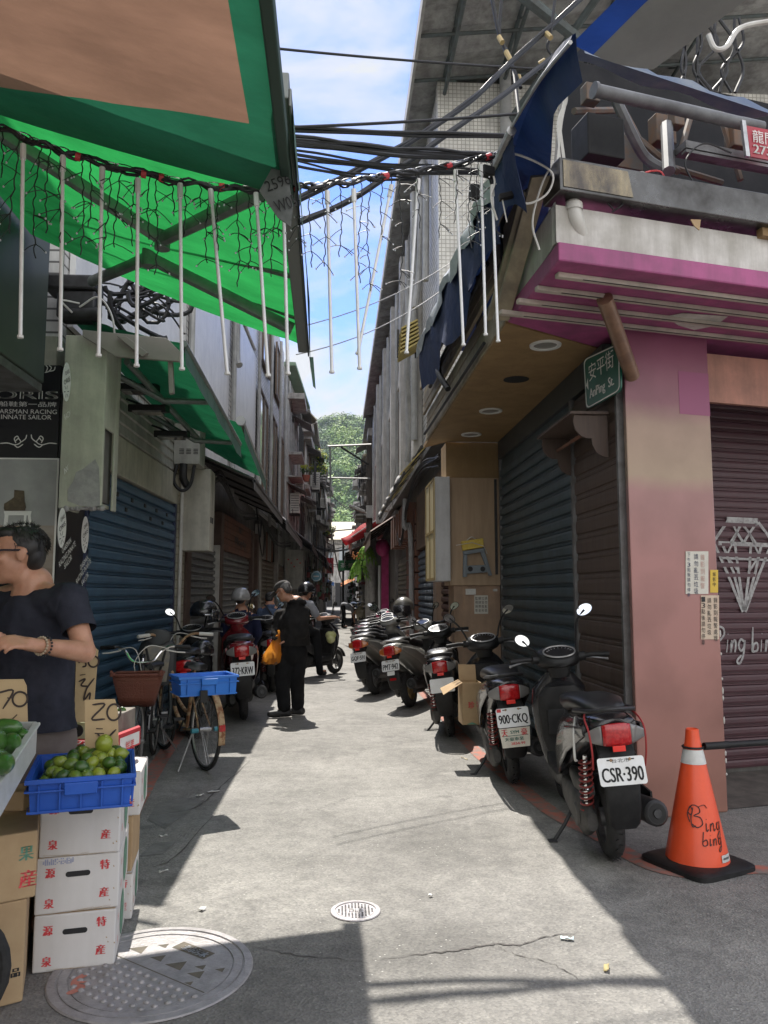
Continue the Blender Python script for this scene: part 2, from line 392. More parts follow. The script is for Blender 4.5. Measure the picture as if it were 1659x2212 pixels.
# ---------------------------------------------------------------- camera, world, sun
cam=bpy.data.cameras.new('camera'); co=bpy.data.objects.new('camera',cam); COL.objects.link(co)
cam.sensor_width=36; cam.lens=FPX/2212*36; cam.clip_end=5000; cam.clip_start=.05
co.location=CP; co.rotation_euler=Matrix((CR,CU,-CF)).transposed().to_euler(); sc.camera=co
w=bpy.data.worlds.new('World'); sc.world=w; w.use_nodes=True
nt=w.node_tree; N=nt.nodes; L=nt.links; bg=N['Background']; bg.inputs['Strength'].default_value=.14
sky=N.new('ShaderNodeTexSky'); sky.sky_type='NISHITA'; sky.sun_disc=False; sky.sun_elevation=R(60); sky.sun_rotation=R(-11.6); sky.air_density=1.0; sky.dust_density=.3; sky.ozone_density=3
tc=N.new('ShaderNodeTexCoord'); mp=N.new('ShaderNodeMapping'); mp.inputs['Scale'].default_value=(1.0,1.0,2.4); L.new(tc.outputs['Generated'],mp.inputs['Vector'])
n1=N.new('ShaderNodeTexNoise'); n1.inputs['Scale'].default_value=4.2; n1.inputs['Detail'].default_value=9; n1.inputs['Roughness'].default_value=.56; n1.inputs['Distortion'].default_value=.35; L.new(mp.outputs[0],n1.inputs['Vector'])
sx=N.new('ShaderNodeSeparateXYZ'); L.new(tc.outputs['Generated'],sx.inputs[0])
hz=N.new('ShaderNodeMapRange'); hz.inputs['From Min'].default_value=.2; hz.inputs['From Max'].default_value=.62; hz.inputs['To Min'].default_value=.07; hz.inputs['To Max'].default_value=-.03; L.new(sx.outputs[2],hz.inputs['Value'])
ad=N.new('ShaderNodeMath'); ad.operation='ADD'; L.new(n1.outputs['Fac'],ad.inputs[0]); L.new(hz.outputs[0],ad.inputs[1])
cr=N.new('ShaderNodeValToRGB'); cr.color_ramp.elements[0].position=.43; cr.color_ramp.elements[1].position=.66; L.new(ad.outputs[0],cr.inputs['Fac'])
mx=N.new('ShaderNodeMix'); mx.data_type='RGBA'; L.new(cr.outputs['Color'],mx.inputs['Factor']); tn=N.new('ShaderNodeMix'); tn.data_type='RGBA'; tn.blend_type='MULTIPLY'; tn.inputs['Factor'].default_value=1; L.new(sky.outputs['Color'],tn.inputs['A']); tn.inputs['B'].default_value=(.5,.6,.9,1); L.new(tn.outputs['Result'],mx.inputs['A']); bf=N.new('ShaderNodeMapRange'); bf.inputs['From Min'].default_value=.25; bf.inputs['From Max'].default_value=-.5; L.new(sx.outputs[1],bf.inputs['Value']); zf=N.new('ShaderNodeMapRange'); zf.inputs['From Min'].default_value=.66; zf.inputs['From Max'].default_value=.86; L.new(sx.outputs[2],zf.inputs['Value']); mf=N.new('ShaderNodeMath'); mf.operation='MAXIMUM'; L.new(bf.outputs[0],mf.inputs[0]); L.new(zf.outputs[0],mf.inputs[1]); bf=mf; cc=N.new('ShaderNodeMix'); cc.data_type='RGBA'; L.new(bf.outputs[0],cc.inputs['Factor']); cc.inputs['A'].default_value=(2.75,2.85,3.0,1); cc.inputs['B'].default_value=(6.6,6.5,6.3,1); L.new(cc.outputs['Result'],mx.inputs['B']); a2=N.new('ShaderNodeMath'); a2.operation='MULTIPLY_ADD'; L.new(bf.outputs[0],a2.inputs[0]); a2.inputs[1].default_value=.14; L.new(ad.outputs[0],a2.inputs[2]); L.new(a2.outputs[0],cr.inputs['Fac'])  # clouds behind the camera and overhead brightened and thickened as added fill light
L.new(mx.outputs['Result'],bg.inputs['Color'])
SUN=V((-.102,.575,1)).normalized()
sl=bpy.data.lights.new('sun','SUN'); sl.energy=3.7; sl.angle=R(.5); sl.color=(1,.95,.87)
so=bpy.data.objects.new('sun',sl); COL.objects.link(so); so.rotation_euler=SUN.to_track_quat('Z','Y').to_euler(); so.location=(0,0,30)
sc.view_settings.view_transform='Standard'; sc.view_settings.look='None'; sc.view_settings.exposure=1.1; sc.view_settings.gamma=1
sc.render.engine='CYCLES'
cy=sc.cycles; cy.use_denoising=True; cy.max_bounces=8; cy.diffuse_bounces=5; cy.glossy_bounces=4; cy.transmission_bounces=5; cy.transparent_max_bounces=12
cy.sample_clamp_indirect=6; cy.caustics_reflective=False; cy.caustics_refractive=False
# ---------------------------------------------------------------- ground
ASPH=asphalt()
g=MB(); g.quad((-900,-300,0),(900,-300,0),(900,1100,0),(-900,1100,0)); prop(g.build('road',ASPH),kind='structure')
REDP=mat('worn red road paint',(.4,.13,.09),(.2,.165,.145),scale=14,rough=.8,lo=.4,hi=.6)
def strip(name,pts,wd,z,m,n=1):
    P=spl(pts,6); mb=MB(); a=[];b=[]
    for i,p in enumerate(P):
        t=(P[min(i+1,len(P)-1)]-P[max(i-1,0)]); t.z=0; t.normalize(); q=V((-t.y,t.x,0))*(wd/2)
        j=.012*math.sin(i*2.3)
        a.append(V((p.x,p.y,z))+q*(1+j*3)); b.append(V((p.x,p.y,z))-q*(1-j*2))
    mb.sheet([b,a],False); return prop(mb.build(name,m),kind='structure')
strip('painted_kerb_line',[PZ(1700,1880),PZ(1600,1880),PZ(1500,1890),PZ(1400,1868),PZ(1290,1805),PZ(1200,1760),PZ(1110,1690),PZ(1030,1625),PZ(965,1555),PZ(930,1515),PZ(880,1460),PZ(800,1365)],.13,.004,REDP)
strip('painted_kerb_line',[PZ(110,2060),PZ(180,1920),PZ(262,1790),PZ(330,1670),PZ(385,1590),PZ(440,1530),PZ(560,1420)],.14,.004,REDP)
# concrete repair patch and tiled threshold
CPATCH=mat('pale concrete apron',(.27,.26,.24),(.19,.185,.17),scale=3,rough=.85,bump=.2,bscale=40)
# ---------------------------------------------------------------- hill with forest
HILL=mat('hillside undergrowth',(.05,.085,.028),(.075,.12,.035),scale=.05,rough=.9)
def hz_(x,y):
    t=(y-360)/380
    t=max(0,min(1,t)); s=.5*(t*t*(3-2*t))+.5*t
    ridge=150+.12*x+9*noise.noise(V((x*.02,1.7,0)))+8*noise.noise(V((x*.05,7,0)))
    z=10+ridge*s+13*noise.noise(V((x*.018,y*.016,3)))*math.sin(math.pi*t)-20*math.exp(-((t-.80)/.06)**2)*(.6+.4*math.sin(x*.05))-9*math.exp(-((t-.3)/.05)**2)
    return z if y<760 else z-(y-760)*.25
h=MB()
rows=[[(x,y,hz_(x,y)-2.5) for x in range(-420,421,14)] for y in range(330,960,12)]
h.sheet(rows); prop(h.build('hill',HILL),kind='structure')
LEAFA=mat('lit-toned forest leaves',(.07,.155,.03),(.16,.27,.055),scale=.09,rough=.7,lo=.35,hi=.7)  # leaf colours carry the crowns' lit tops and shaded undersides
LEAFB=mat('dark shade-toned forest leaves',(.025,.06,.024),(.05,.1,.03),scale=.12,rough=.75,lo=.35,hi=.7)
LEAFC=mat('yellowish forest leaves',(.15,.24,.04),(.22,.32,.07),scale=.09,rough=.7)
f=MB(); r2=random.Random(3)
def leafclump(mb,c,r,n,s,rr,flat=.75,mats=(0,1)):
    for k in range(n):
        u=V((rr.gauss(0,1),rr.gauss(0,1),rr.gauss(0,1))).normalized()
        d=r*(.55+.5*rr.random()); p=V(c)+V((u.x*d,u.y*d,u.z*d*flat))
        nn=(u+V((rr.uniform(-.7,.7),rr.uniform(-.7,.7),rr.uniform(-.2,.8)))).normalized(); a=nn.orthogonal().normalized(); a.rotate(Matrix.Rotation(rr.uniform(0,6.28),3,nn)); b=nn.cross(a)
        z=s*rr.uniform(.6,1.3); mb.cur=mats[0] if u.z>-.1+rr.uniform(-.4,.4) else mats[1]  # light put into colour: upper leaves take the first material, lower ones the second
        mb.add([p-a*z,p-b*z*.45,p+a*z,p+b*z*.45],[(0,1,2,3)],False)
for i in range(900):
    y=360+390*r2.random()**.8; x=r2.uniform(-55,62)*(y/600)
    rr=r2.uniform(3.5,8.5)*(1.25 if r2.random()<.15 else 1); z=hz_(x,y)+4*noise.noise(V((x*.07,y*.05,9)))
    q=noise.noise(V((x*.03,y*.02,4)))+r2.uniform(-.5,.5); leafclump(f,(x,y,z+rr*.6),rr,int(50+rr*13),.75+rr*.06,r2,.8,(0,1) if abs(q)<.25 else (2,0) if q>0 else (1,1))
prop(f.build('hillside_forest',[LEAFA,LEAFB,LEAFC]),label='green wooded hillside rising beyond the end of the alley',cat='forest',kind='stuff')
hzm=bpy.data.materials.new('thin summer haze'); hzm.use_nodes=True; hn=hzm.node_tree; hn.nodes.remove(hn.nodes['Principled BSDF']); pv_=hn.nodes.new('ShaderNodeVolumePrincipled'); pv_.inputs['Color'].default_value=(.8,.88,1,1); pv_.inputs['Density'].default_value=.00012; pv_.inputs['Anisotropy'].default_value=.2; hn.links.new(pv_.outputs[0],hn.nodes['Material Output'].inputs['Volume'])
hb=MB(); hb.bb((-950,-350,-1),(950,1150,225)); prop(hb.build('haze',hzm),label='thin bluish haze in the air towards the wooded hill',cat='haze',kind='stuff')
# ---------------------------------------------------------------- shared building bits
def shutter(mb,a,b,z0,z1,nrm,pitch=.085,depth=.018):
    """roller shutter curtain between ground points a,b (world xy), slats pushed out along nrm"""
    a,b,nrm=V((a[0],a[1],0)),V((b[0],b[1],0)),V((nrm[0],nrm[1],0)).normalized()
    k=int((z1-z0)/pitch); rows=[]
    for i in range(k):
        z=z0+i*pitch
        for t,d in ((0,.0),(.10,.0),(.13,1),(.3,1.25),(.6,1.25),(.76,1),(.8,.0),(.86,.35),(.95,.35)):
            zz=z+t*pitch; r_=[]
            for q in range(13):
                p=a.lerp(b,q/12); j=noise.noise(V((q*.7+a.y,i*.9,a.x)))+.6*noise.noise(V((q*.25,i*.22,b.y)))
                r_.append(p+nrm*(d*depth+.0035*j)+V((0,0,zz+.0022*noise.noise(V((q*.4,i*.31,3+a.y))))))
            rows.append(r_)
    rows.append([a.lerp(b,q/12)+V((0,0,z1)) for q in range(13)])
    mb.sheet(rows,False)
def ac_unit(label,c,face=1,sz=(.32,.8,.55),group='air conditioner units on the facades'):
    t=thing('air_conditioner',label,'air conditioner',(c[0],c[1],c[2]),group=group)
    m=MB(False); m.box((0,0,sz[2]/2),sz); m.build('casing',PVCW,t,bevel=.015)
    m=MB(False)
    y=-sz[1]/2-.004
    for k in range(7): m.box((0,y,sz[2]*(.14+.12*k)),(sz[0]*.8,.012,.02))
    m.box((face*(sz[0]/2+.004),0,sz[2]*.5),(.01,sz[1]*.6,sz[2]*.75))
    m.build('grille',DKM,t); m=MB(False); m.box((-face*.1,0,-.02),(sz[0]+.2,sz[1]*.8,.035)); m.build('bracket',DKM,t)
    return t
def window(b,a0,a1,z0,z1,x,side,fm,name='window'):
    """window lying in plane X=x(Y) facing +side; a0..a1 along Y"""
    m=MB(); d=side*.05
    for (p,q) in (((a0,z0),(a1,z0+.06)),((a0,z1-.06),(a1,z1)),((a0,z0+.06),(a0+.07,z1-.06)),((a1-.07,z0+.06),(a1,z1-.06)),(((a0+a1)/2-.03,z0+.06),((a0+a1)/2+.03,z1-.06))):
        m.bb((x,p[0],p[1]),(x+d,q[0],q[1]))
    fr=m.build(name,fm,b); g_=MB(); g_.bb((x-side*.002,a0+.03,z0+.03),(x+side*.02,a1-.03,z1-.03)); g_.build('pane',GLASS,fr)
BRN=mat('brown window frame',(.13,.085,.055),(.17,.115,.075),scale=4,rough=.5)
# ================================================================= LEFT SIDE
GRNP=mat('dark green fascia paint',(.06,.074,.064),(.075,.09,.077),scale=2,rough=.5)
t=thing('green_fascia_shop','building with dark green fascia overhanging the fruit stall, cut by the left edge','building',(-3.4,2.5,0))
m=MB(); m.bb((-2.22,-3,3.05),(-3.3,5.8,4.35)); m.build('fascia',GRNP,t,bevel=.01)
m=MB(); m.bb((-3.3,-3,0),(-5,5.0,9)); m.build('wall',CRM,t)
m=MB(); m.bb((-3.3,5.0,2.98),(-2.23,5.79,3.04)); m.bb((-3.3,-3,2.98),(-2.23,5.0,3.04)); m.build('soffit',STEEL,t)
# --- corner shop building
t=thing('corner_shop_building','white panelled corner shop building with blue shutter and shoe advert','building',(-4,8,0)); LB=t
m=MB(); m.hexa([(-6,6.2,0),(LX(6.2),6.2,0),(LX(10.3)-.10,10.3,0),(-6,10.3,0)],[(-6,6.2,3.55),(LX(6.2)-.05,6.2,3.55),(LX(10.3)-.1,10.3,3.55),(-6,10.3,3.55)]); m.build('wall',CRM,t)
UPT=9.7
m=MB(); m.hexa([(-7,6.25,3.56),(LX(6.25)-.06,6.25,3.56),(LX(26)-.06,26,3.56),(-7,26,3.56)],[(-7,6.25,UPT),(LX(6.25)-.06,6.25,UPT),(LX(26)-.06,26,UPT),(-7,26,UPT)]); m.build('upper_wall',GTILE,t)
m=MB()
for a,b,z0,z1 in ((6.4,10.6,3.7,6.9),(11.0,14.3,3.6,7.0),(14.9,18.2,3.7,7.1),(6.6,14,7.2,9.4),(14.4,18.2,7.3,9.5)):
    m.hexa([(LX(a)-.05,a,z0),(LX(a),a,z0),(LX(b),b,z0),(LX(b)-.05,b,z0)],[(LX(a)-.05,a,z1),(LX(a),a,z1),(LX(b),b,z1),(LX(b)-.05,b,z1)])
m.build('cladding_panel',WPANEL,t)
for a,b,z0,z1 in ((18.7,20.9,3.9,6.6),(21.6,23.4,4.0,6.6),(24,25.6,4.0,6.5),(19.2,21.2,7.4,9.0),(22.6,24.6,7.4,9.0)): window(t,a,b,z0,z1,LX((a+b)/2)-.02,1,BRN)
m=MB()
for Y in (10.75,14.6,18.45,21.2,23.8,25.7): m.tube([(LX(Y)+.05,Y,3.3),(LX(Y)+.05,Y,UPT-.3)],.045)
m.tube(spl([(LX(14.7)+.06,14.7,7.6),(LX(14.7)+.07,14.7,6.1),(LX(14.7)+.14,14.6,5.85)]),.07)
m.build('downpipe',PVC,t)
# shutter, band, siding
BLUS=grime('blue shutter paint',(.062,.138,.22),dirt=(.035,.06,.1),amount=.5,rough=.45,bump=.05,metal=.2)
BLUF=mat('blue shutter frame',(.03,.04,.09),rough=.5)
m=MB(); shutter(m,(LX(6.85)+.01,6.85),(LX(10.05)+.01,10.05),.02,2.62,(1,0),pitch=.118,depth=.03); so_=m.build('roller_shutter',BLUS,t)
m=MB()
for k,(Y,z) in enumerate(((7.6,2.44),(8.1,2.44),(8.6,2.44),(9.1,2.44),(9.6,2.44),(7.9,2.32),(8.85,2.32),(9.4,2.32))): m.box((LX(Y)+.05,Y,z),(.012,.07,.04))
m.build('vent_hole',INK,so_)
m=MB(); m.bb((LX(10.1)-.06,10.05,0),(LX(10.1)+.05,10.13,2.66)); m.bb((LX(6.8)-.06,6.8,0),(LX(6.8)+.04,6.85,2.66)); m.build('shutter_guide',BLUF,t)
m=MB(); m.hexa([(LX(6.2)-.06,6.3,2.63),(LX(6.2)+.06,6.3,2.63),(LX(10.2)+.06,10.25,2.63),(LX(10.2)-.06,10.25,2.63)],[(LX(6.2)-.06,6.3,3.02),(LX(6.2)+.06,6.3,3.02),(LX(10.2)+.06,10.25,3.02),(LX(10.2)-.06,10.25,3.02)]); m.build('lintel',CRM,t,bevel=.01)
m=MB()
for i in range(4):
    z=3.04+.12*i
    m.sheet([[(LX(6.3)+.03,6.3,z),(LX(10.2)+.03,10.25,z)],[(LX(6.3)+.05,6.3,z+.01),(LX(10.2)+.05,10.25,z+.01)],[(LX(6.3)+.03,6.3,z+.118),(LX(10.2)+.03,10.25,z+.118)]],False)
m.build('siding',grime('white metal siding',(.46,.46,.42),amount=.4),t)
m=MB(); m.bb((LX(10.3)-.12,10.14,0),(LX(10.3)+.07,10.62,3.1)); m.build('pilaster',grime('stained cream tile pilaster',(.46,.43,.34),amount=.5,tile=(.11,.11,(.6,.58,.52))),t,bevel=.008)
m=MB(); m.tube([(LX(10.3)+.09,10.2,.2),(LX(10.3)+.09,10.2,3.1)],.018); m.tube([(LX(10.3)+.09,10.27,.9),(LX(10.3)+.09,10.27,3.1)],.015); m.build('conduit',PVCW,t)
# shoe advertisement boards
BOARD=mat('black advert board',(.018,.018,.02),rough=.38)
ad_=thing('advertising_board','black shoe advert with white lettering, ornaments and beach photo, behind the smiling man','advertisement',(-3.1,6.17,.6))
m=MB(); m.bb((-4.4,6.17,.3),(LX(6.17)+.003,6.20,3.3)); m.build('backing_board',BOARD,ad_)
Yb=6.168; U=(1,0,0); W=(0,0,1)
def P6(x,y): p=PY(x,y,Yb-.002); return p
m=MB(); 
text(m,'ORIS',P6(56,853),U,W,h=.068,w=.50,bold=.004); text(m,'帆船鞋第一品牌',P6(50,873),U,W,h=.042,w=.52)
text(m,'OARSMAN RACING',P6(55,889),U,W,h=.036,w=.49); text(m,'INNATE SAILOR',P6(57,901),U,W,h=.036,w=.39)
fl=[[(0,0),(.3,.02),(.6,-.05),(.8,.06),(.7,.2),(.6,.1)],[(.55,-.05),(.7,-.15),(.9,-.02)],[(.62,.02),(.55,.2),(.66,.3),(.75,.15)],[(.8,.05),(.98,.2),(1.02,.36)]]
strokes(m,fl,P6(0,958),U,W,.2,.008); strokes(m,[[(1-x,y) for x,y in s] for s in fl],P6(68,958),U,W,.2,.008)
strokes(m,[[(0,0),(.3,.1),(.5,.4),(.3,.6)],[(.3,.1),(.7,.2),(.8,.5)],[(.1,.05),(.2,.4),(.05,.6)]],P6(97,805),U,W,.1,.008)
m.build('lettering',WINK,ad_)
m=MB(); a,b=PY(-60,1500,Yb-.006),PY(128,990,Yb-.006); m.bb((-4.2,Yb-.008,.6),(b.x,Yb,b.z)); m.build('photo_border',WINK,ad_)
m=MB(); hz=PY(0,1135,Yb).z; m.bb((-4.19,Yb-.012,hz),(b.x-.012,Yb-.004,b.z-.012)); m.build('printed_sky',mat('printed cloudy sky',(.3,.3,.29),(.4,.4,.385),scale=2.2,rough=.5),ad_)
m=MB(); m.bb((-4.19,Yb-.012,.61),(b.x-.012,Yb-.004,hz)); m.build('printed_beach',mat('printed beach',(.22,.17,.13),(.33,.29,.25),scale=3,rough=.5,stretch=(.5,1,3)),ad_)
def q6(mb,pts,l=.016): mb.slab([PY(x,y,Yb-l) for x,y in pts],(0,.003,0))
m=MB(); q6(m,[(8,1104),(68,1104),(66,1113),(10,1113)]); q6(m,[(10,1113),(18,1113),(0,1290),(-10,1290)]); q6(m,[(60,1113),(66,1113),(80,1290),(72,1290)]); q6(m,[(8,1150),(66,1150),(66,1155),(8,1155)]); q6(m,[(52,1113),(57,1113),(50,1180),(46,1180)]); m.build('printed_stool',WINK,ad_)
m=MB(); q6(m,[(8,1098),(9,1088),(22,1080),(30,1074),(31,1058),(52,1060),(53,1082),(56,1095),(54,1103),(10,1103)],.02); m.build('printed_boot',mat('printed leather boot',(.07,.05,.03),(.12,.09,.05),scale=20,rough=.5),ad_)
# return of the advert on the alley side with repeated marks
ad2=thing('advertising_board','narrow black advert panel with oval emblems beside the blue shutter','advertisement',(LX(6.5),6.5,.3))
m=MB(); m.hexa([(LX(6.2)-.01,6.2,.2),(LX(6.2)+.02,6.2,.2),(LX(6.8)+.02,6.8,.2),(LX(6.8)-.01,6.8,.2)],[(LX(6.2)-.01,6.2,3.3),(LX(6.2)+.02,6.2,3.3),(LX(6.8)+.02,6.8,3.3),(LX(6.8)-.01,6.8,3.3)]); m.build('backing_board',BOARD,ad2)
def pl(x,y): return PL(x,y,.182)
em=MB(); le=MB(); dk=MB(); u2=V((.02,1,0)).normalized(); sl_=(u2*.86+V((0,0,.5))).normalized(); sv=(V((0,0,.86))-u2*.5).normalized()
for (x,y) in ((133,1140),(183,1155),(143,825)):
    c=pl(x,y); em.disc(c+V((.003,0,0)),.085,u2,(0,0,1),n=28,r2=.15); text(dk,'ORIS',c+V((.004,0,.01)),sl_,sv,w=.13,h=.035)
    for a in range(6):
        w_=a*math.pi/3+.3; strokes(dk,[[(.02*math.cos(w_),.02*math.sin(w_)),(.05*math.cos(w_),.05*math.sin(w_))]],c+V((.003,0,-.075)),u2,(0,0,1),1,.012,smooth=False)
    text(dk,'OARS',c+V((.004,0,.075)),sl_,sv,w=.09,h=.03)
em.build('emblem',WINK,ad2); dk.build('emblem_print',INK,ad2)
for (x,y,s) in ((143,1178,'OARSMAN'),(145,1196,'RACING INNATE'),(146,1213,'SAILOR'),(181,1215,'OARSMAN'),(180,1233,'RACING INNATE'),(183,1250,'SAILOR'),(146,1010,'INNATE'),(147,895,'RACING')): text(le,s,pl(x,y),sl_,sv,h=.045,w=.045*.62*len(s),lift=.003)
le.build('lettering',WINK,ad2)
# --- plastered sign pier hanging over the corner
t=thing('plastered_pier','cream peeling plaster pier hanging from the wall above the shoe advert','pier',(-1.97,6.1,2.1))
x0,x1=-2.12,-1.80; zb,zt=2.12,3.47; y0=5.92
m=MB(); 
m.hexa([(x0,y0,zb),(x1,y0,zb+.02),(x1,y0+.035,zb+.02),(x0,y0+.035,zb)],[(x0,y0,zt),(x1,y0,zt),(x1,y0+.035,zt),(x0,y0+.035,zt)])
m.bb((x0,y0+.035,zb),(x0+.03,y0+.4,zt)); m.bb((x1-.02,y0+.3,zb+.01),(x1,y0+.4,zt)); m.bb((x1-.02,y0+.035,2.75),(x1,y0+.3,zt)); m.bb((x0+.03,y0+.035,zt-.03),(x1-.02,y0+.4,zt)); m.bb((x0+.03,y0+.06,zb+.03),(x1-.05,y0+.38,zb+.06))
m.build('plaster_shell',grime('peeling pier plaster',(.47,.47,.38),dirt=(.2,.19,.17),amount=.5,bump=.5),t,bevel=.008)
m=MB(); m.bb((x0+.03,y0+.04,zb+.07),(x1-.05,y0+.38,zt-.04)); m.build('core',DWALL,t)
GP=mat('bare grey render',(.27,.26,.26),(.36,.35,.34),scale=12,rough=.9,bump=.4)
m=MB(); m.slab([PY(x,y,y0-.001) for x,y in ((146,1082),(146,1058),(158,1040),(164,1020),(178,1014),(196,1000),(206,992),(214,1010),(216,1060),(216,1092),(200,1096),(170,1092))],(0,-.003,0)); m.build('bare_patch',GP,t)
m=MB(); rr=random.Random(5)
for i in range(16): m.ell((x0+.02+.3*i/15,y0+.02+.02*rr.random(),zb+.005*rr.random()),(.025,.03,.012+.018*rr.random()),8,5)
m.build('broken_edge',GP,t)
# --- gear boxes, sign boxes, lamps
def cabinet(label,a,b,cat,m_,extra=None,name='meter_cabinet'):
    t=thing(name,label,cat,((a[0]+b[0])/2,(a[1]+b[1])/2,min(a[2],b[2])))
    m=MB(); m.bb(a,b); m.build('casing',m_,t,bevel=.008); return t
t=cabinet('pale grey electrical cabinet with louvres under the small green awning',(-2.12,9.9,3.13),(-1.79,10.3,3.66),'cabinet',grime('grey cabinet paint',(.4,.4,.36),amount=.35))
m=MB()
for i in range(3):
    for k in range(4): m.bb((-2.05+.09*i,9.895,3.26+.02*k),(-1.99+.09*i,9.9,3.268+.02*k))
for k in range(4): m.bb((-1.79,10.0,3.5-.02*k),(-1.786,10.1,3.508-.02*k))
m.build('louvre',INK,t); m=MB(); m.tube(spl([(-2.07,9.88,3.12),(-2.1,9.86,2.9),(-2.0,9.86,2.78),(-1.9,9.9,2.86),(-1.86,9.95,3.12)]),.022); m.tube(spl([(-1.99,9.9,3.13),(-1.99,9.9,2.95),(-1.95,9.95,2.85)]),.05); m.build('hanging_cable',CABLE,t)
t=cabinet('tall cream box sign projecting from the wall above the parked helmet',(-2.1,10.35,2.04),(-1.72,10.75,3.14),'sign box',grime('yellowed white sign box',(.55,.53,.45),amount=.35),name='sign_box')
m=MB(); m.bb((-1.72,10.42,2.42),(-1.715,10.50,2.5)); m.bb((-1.72,10.55,2.42),(-1.715,10.63,2.5)); strokes(m,[[(0,0),(-.02,-.2),(.05,-.35),(.02,-.6)]],(-1.72,10.5,3.1),(0,1,0),(0,0,1),1,.015); m.build('opening',INK,t)
for k,(x,y) in enumerate(((322,883),(372,938),(300,838))):
    c=PL(x,y,.35 if k<2 else .3); t=thing('flood_light',['black flood light over the blue shutter, lower of the pair','black flood light against the grey cabinet','black flood light tucked under the awning side panel'][k],'lamp',c,group='flood lights above the blue shutter')
    m=MB(); m.box(c,(.36,.2,.075),rot=Matrix.Rotation(R(10),3,'X')); m.build('housing',BLK,t,bevel=.01)
    m=MB(); m.box(c+V((0,-.02,-.045)),(.28,.15,.02)); m.build('lens',CLRL,t); m=MB(); m.tube([c+V((-.02,.08,.03)),c+V((-.25,.1,.12))],.012); m.build('bracket',DKM,t)
# --- further shops on the left
SHG=grime('grey galvanised shutter',(.2,.21,.21),dirt=(.05,.05,.05),amount=.5,rough=.5,metal=.3)
SHB=grime('brownish shutter',(.24,.21,.17),dirt=(.07,.06,.05),amount=.5,rough=.5)
t=thing('row_shop','brown framed shop with two grey shutters and a red wood name board','building',(-3,15,0))
m=MB(); m.hexa([(-6,10.65,0),(LX(10.65)-.12,10.65,0),(LX(19)-.12,19,0),(-6,19,0)],[(-6,10.65,3.55),(LX(10.65)-.12,10.65,3.55),(LX(19)-.12,19,3.55),(-6,19,3.55)]); m.build('wall',DWALL,t)
for a,b,mm in ((11.4,13.4,SHG),(14.2,17.6,SHG)):
    m=MB(); shutter(m,(LX(a)-.05,a),(LX(b)-.05,b),.02,2.25,(1,0),pitch=.11,depth=.03); m.build('roller_shutter',mm,t)
m=MB()
for a in (10.8,13.5,17.7,18.6): m.bb((LX(a)-.12,a,0),(LX(a)+.06,a+.32,2.9))
m.build('post',mat('brown door post',(.085,.05,.04),(.12,.08,.06),scale=6,rough=.6),t,bevel=.01)
m=MB(); m.bb((LX(13.4)-.1,13.38,0),(LX(13.4)+.05,13.46,2.3)); m.build('door_edge',PVCW,t)
m=MB()
for i in range(6): m.hexa([(LX(13.9)-.05,13.9,2.26+.11*i),(LX(13.9)+.03,13.9,2.26+.11*i),(LX(17.6)+.03,17.6,2.26+.11*i),(LX(17.6)-.05,17.6,2.26+.11*i)],[(LX(13.9)-.05,13.9,2.36+.11*i),(LX(13.9)+.03,13.9,2.36+.11*i),(LX(17.6)+.03,17.6,2.36+.11*i),(LX(17.6)-.05,17.6,2.36+.11*i)])
nb=m.build('name_board',RWOOD,t,bevel=.006); m=MB(); text(m,'NY',(LX(15.6)+.05,15.9,2.75),(.02,1,0),(0,0,1),h=.13,w=.5,bold=.01); text(m,'Mogdy',(LX(15.6)+.05,15.9,2.48),(.02,1,0),(0,0,1),h=.2,w=1.5,bold=.01); m.build('lettering',INK,nb)
t=thing('row_shop','weathered shop front with narrow brownish shutters and white boards','building',(-3,23,0))
m=MB(); m.hexa([(-6,19.02,0),(LX(19)-.14,19.02,0),(LX(27)-.14,27,0),(-6,27,0)],[(-6,19.02,3.55),(LX(19)-.14,19.02,3.55),(LX(27)-.14,27,3.55),(-6,27,3.55)]); m.build('wall',DWALL,t)
for a,b in ((19.4,21.2),(21.35,23.2),(24.2,26.4)):
    m=MB(); shutter(m,(LX(a)-.05,a),(LX(b)-.05,b),.02,2.35,(1,0),pitch=.11,depth=.03); m.build('roller_shutter',SHB,t)
m=MB()
for a,wd in ((19.05,.3),(23.3,.35),(26.5,.45)): m.bb((LX(a)-.12,a,0),(LX(a)+.08,a+wd,2.4))
m.build('pilaster',CONC,t)
m=MB(); m.bb((LX(19.3)-.1,19.3,2.4),(LX(19.3)+.02,23.2,3.2)); m.bb((LX(24)-.1,24,2.4),(LX(24)+.02,26.4,3.3)); m.build('sign_board',grime('dirty white board',(.4,.38,.36),amount=.5),t)
m=MB(); m.bb((LX(21)+.02,20.6,2.35),(LX(21)+.05,20.8,3.1)); m.bb((LX(22)+.02,22.0,2.35),(LX(22)+.05,22.2,3.0)); m.build('timber_batten',RWOOD,t)
t=cabinet('dirty white box sign with small red marks halfway down the left side',(LX(26.6)-.05,26.5,1.6),(LX(26.6)+.62,26.9,2.95),'sign box',grime('dirty white box',(.5,.49,.46),amount=.4),name='sign_box')
m=MB(); 
for k in range(5): m.bb((LX(26.6)+.1+.1*k,26.49,2.6-.12*(k%3)),(LX(26.6)+.16+.1*k,26.5,2.64-.12*(k%3)))
m.build('red_mark',REDINK,t)
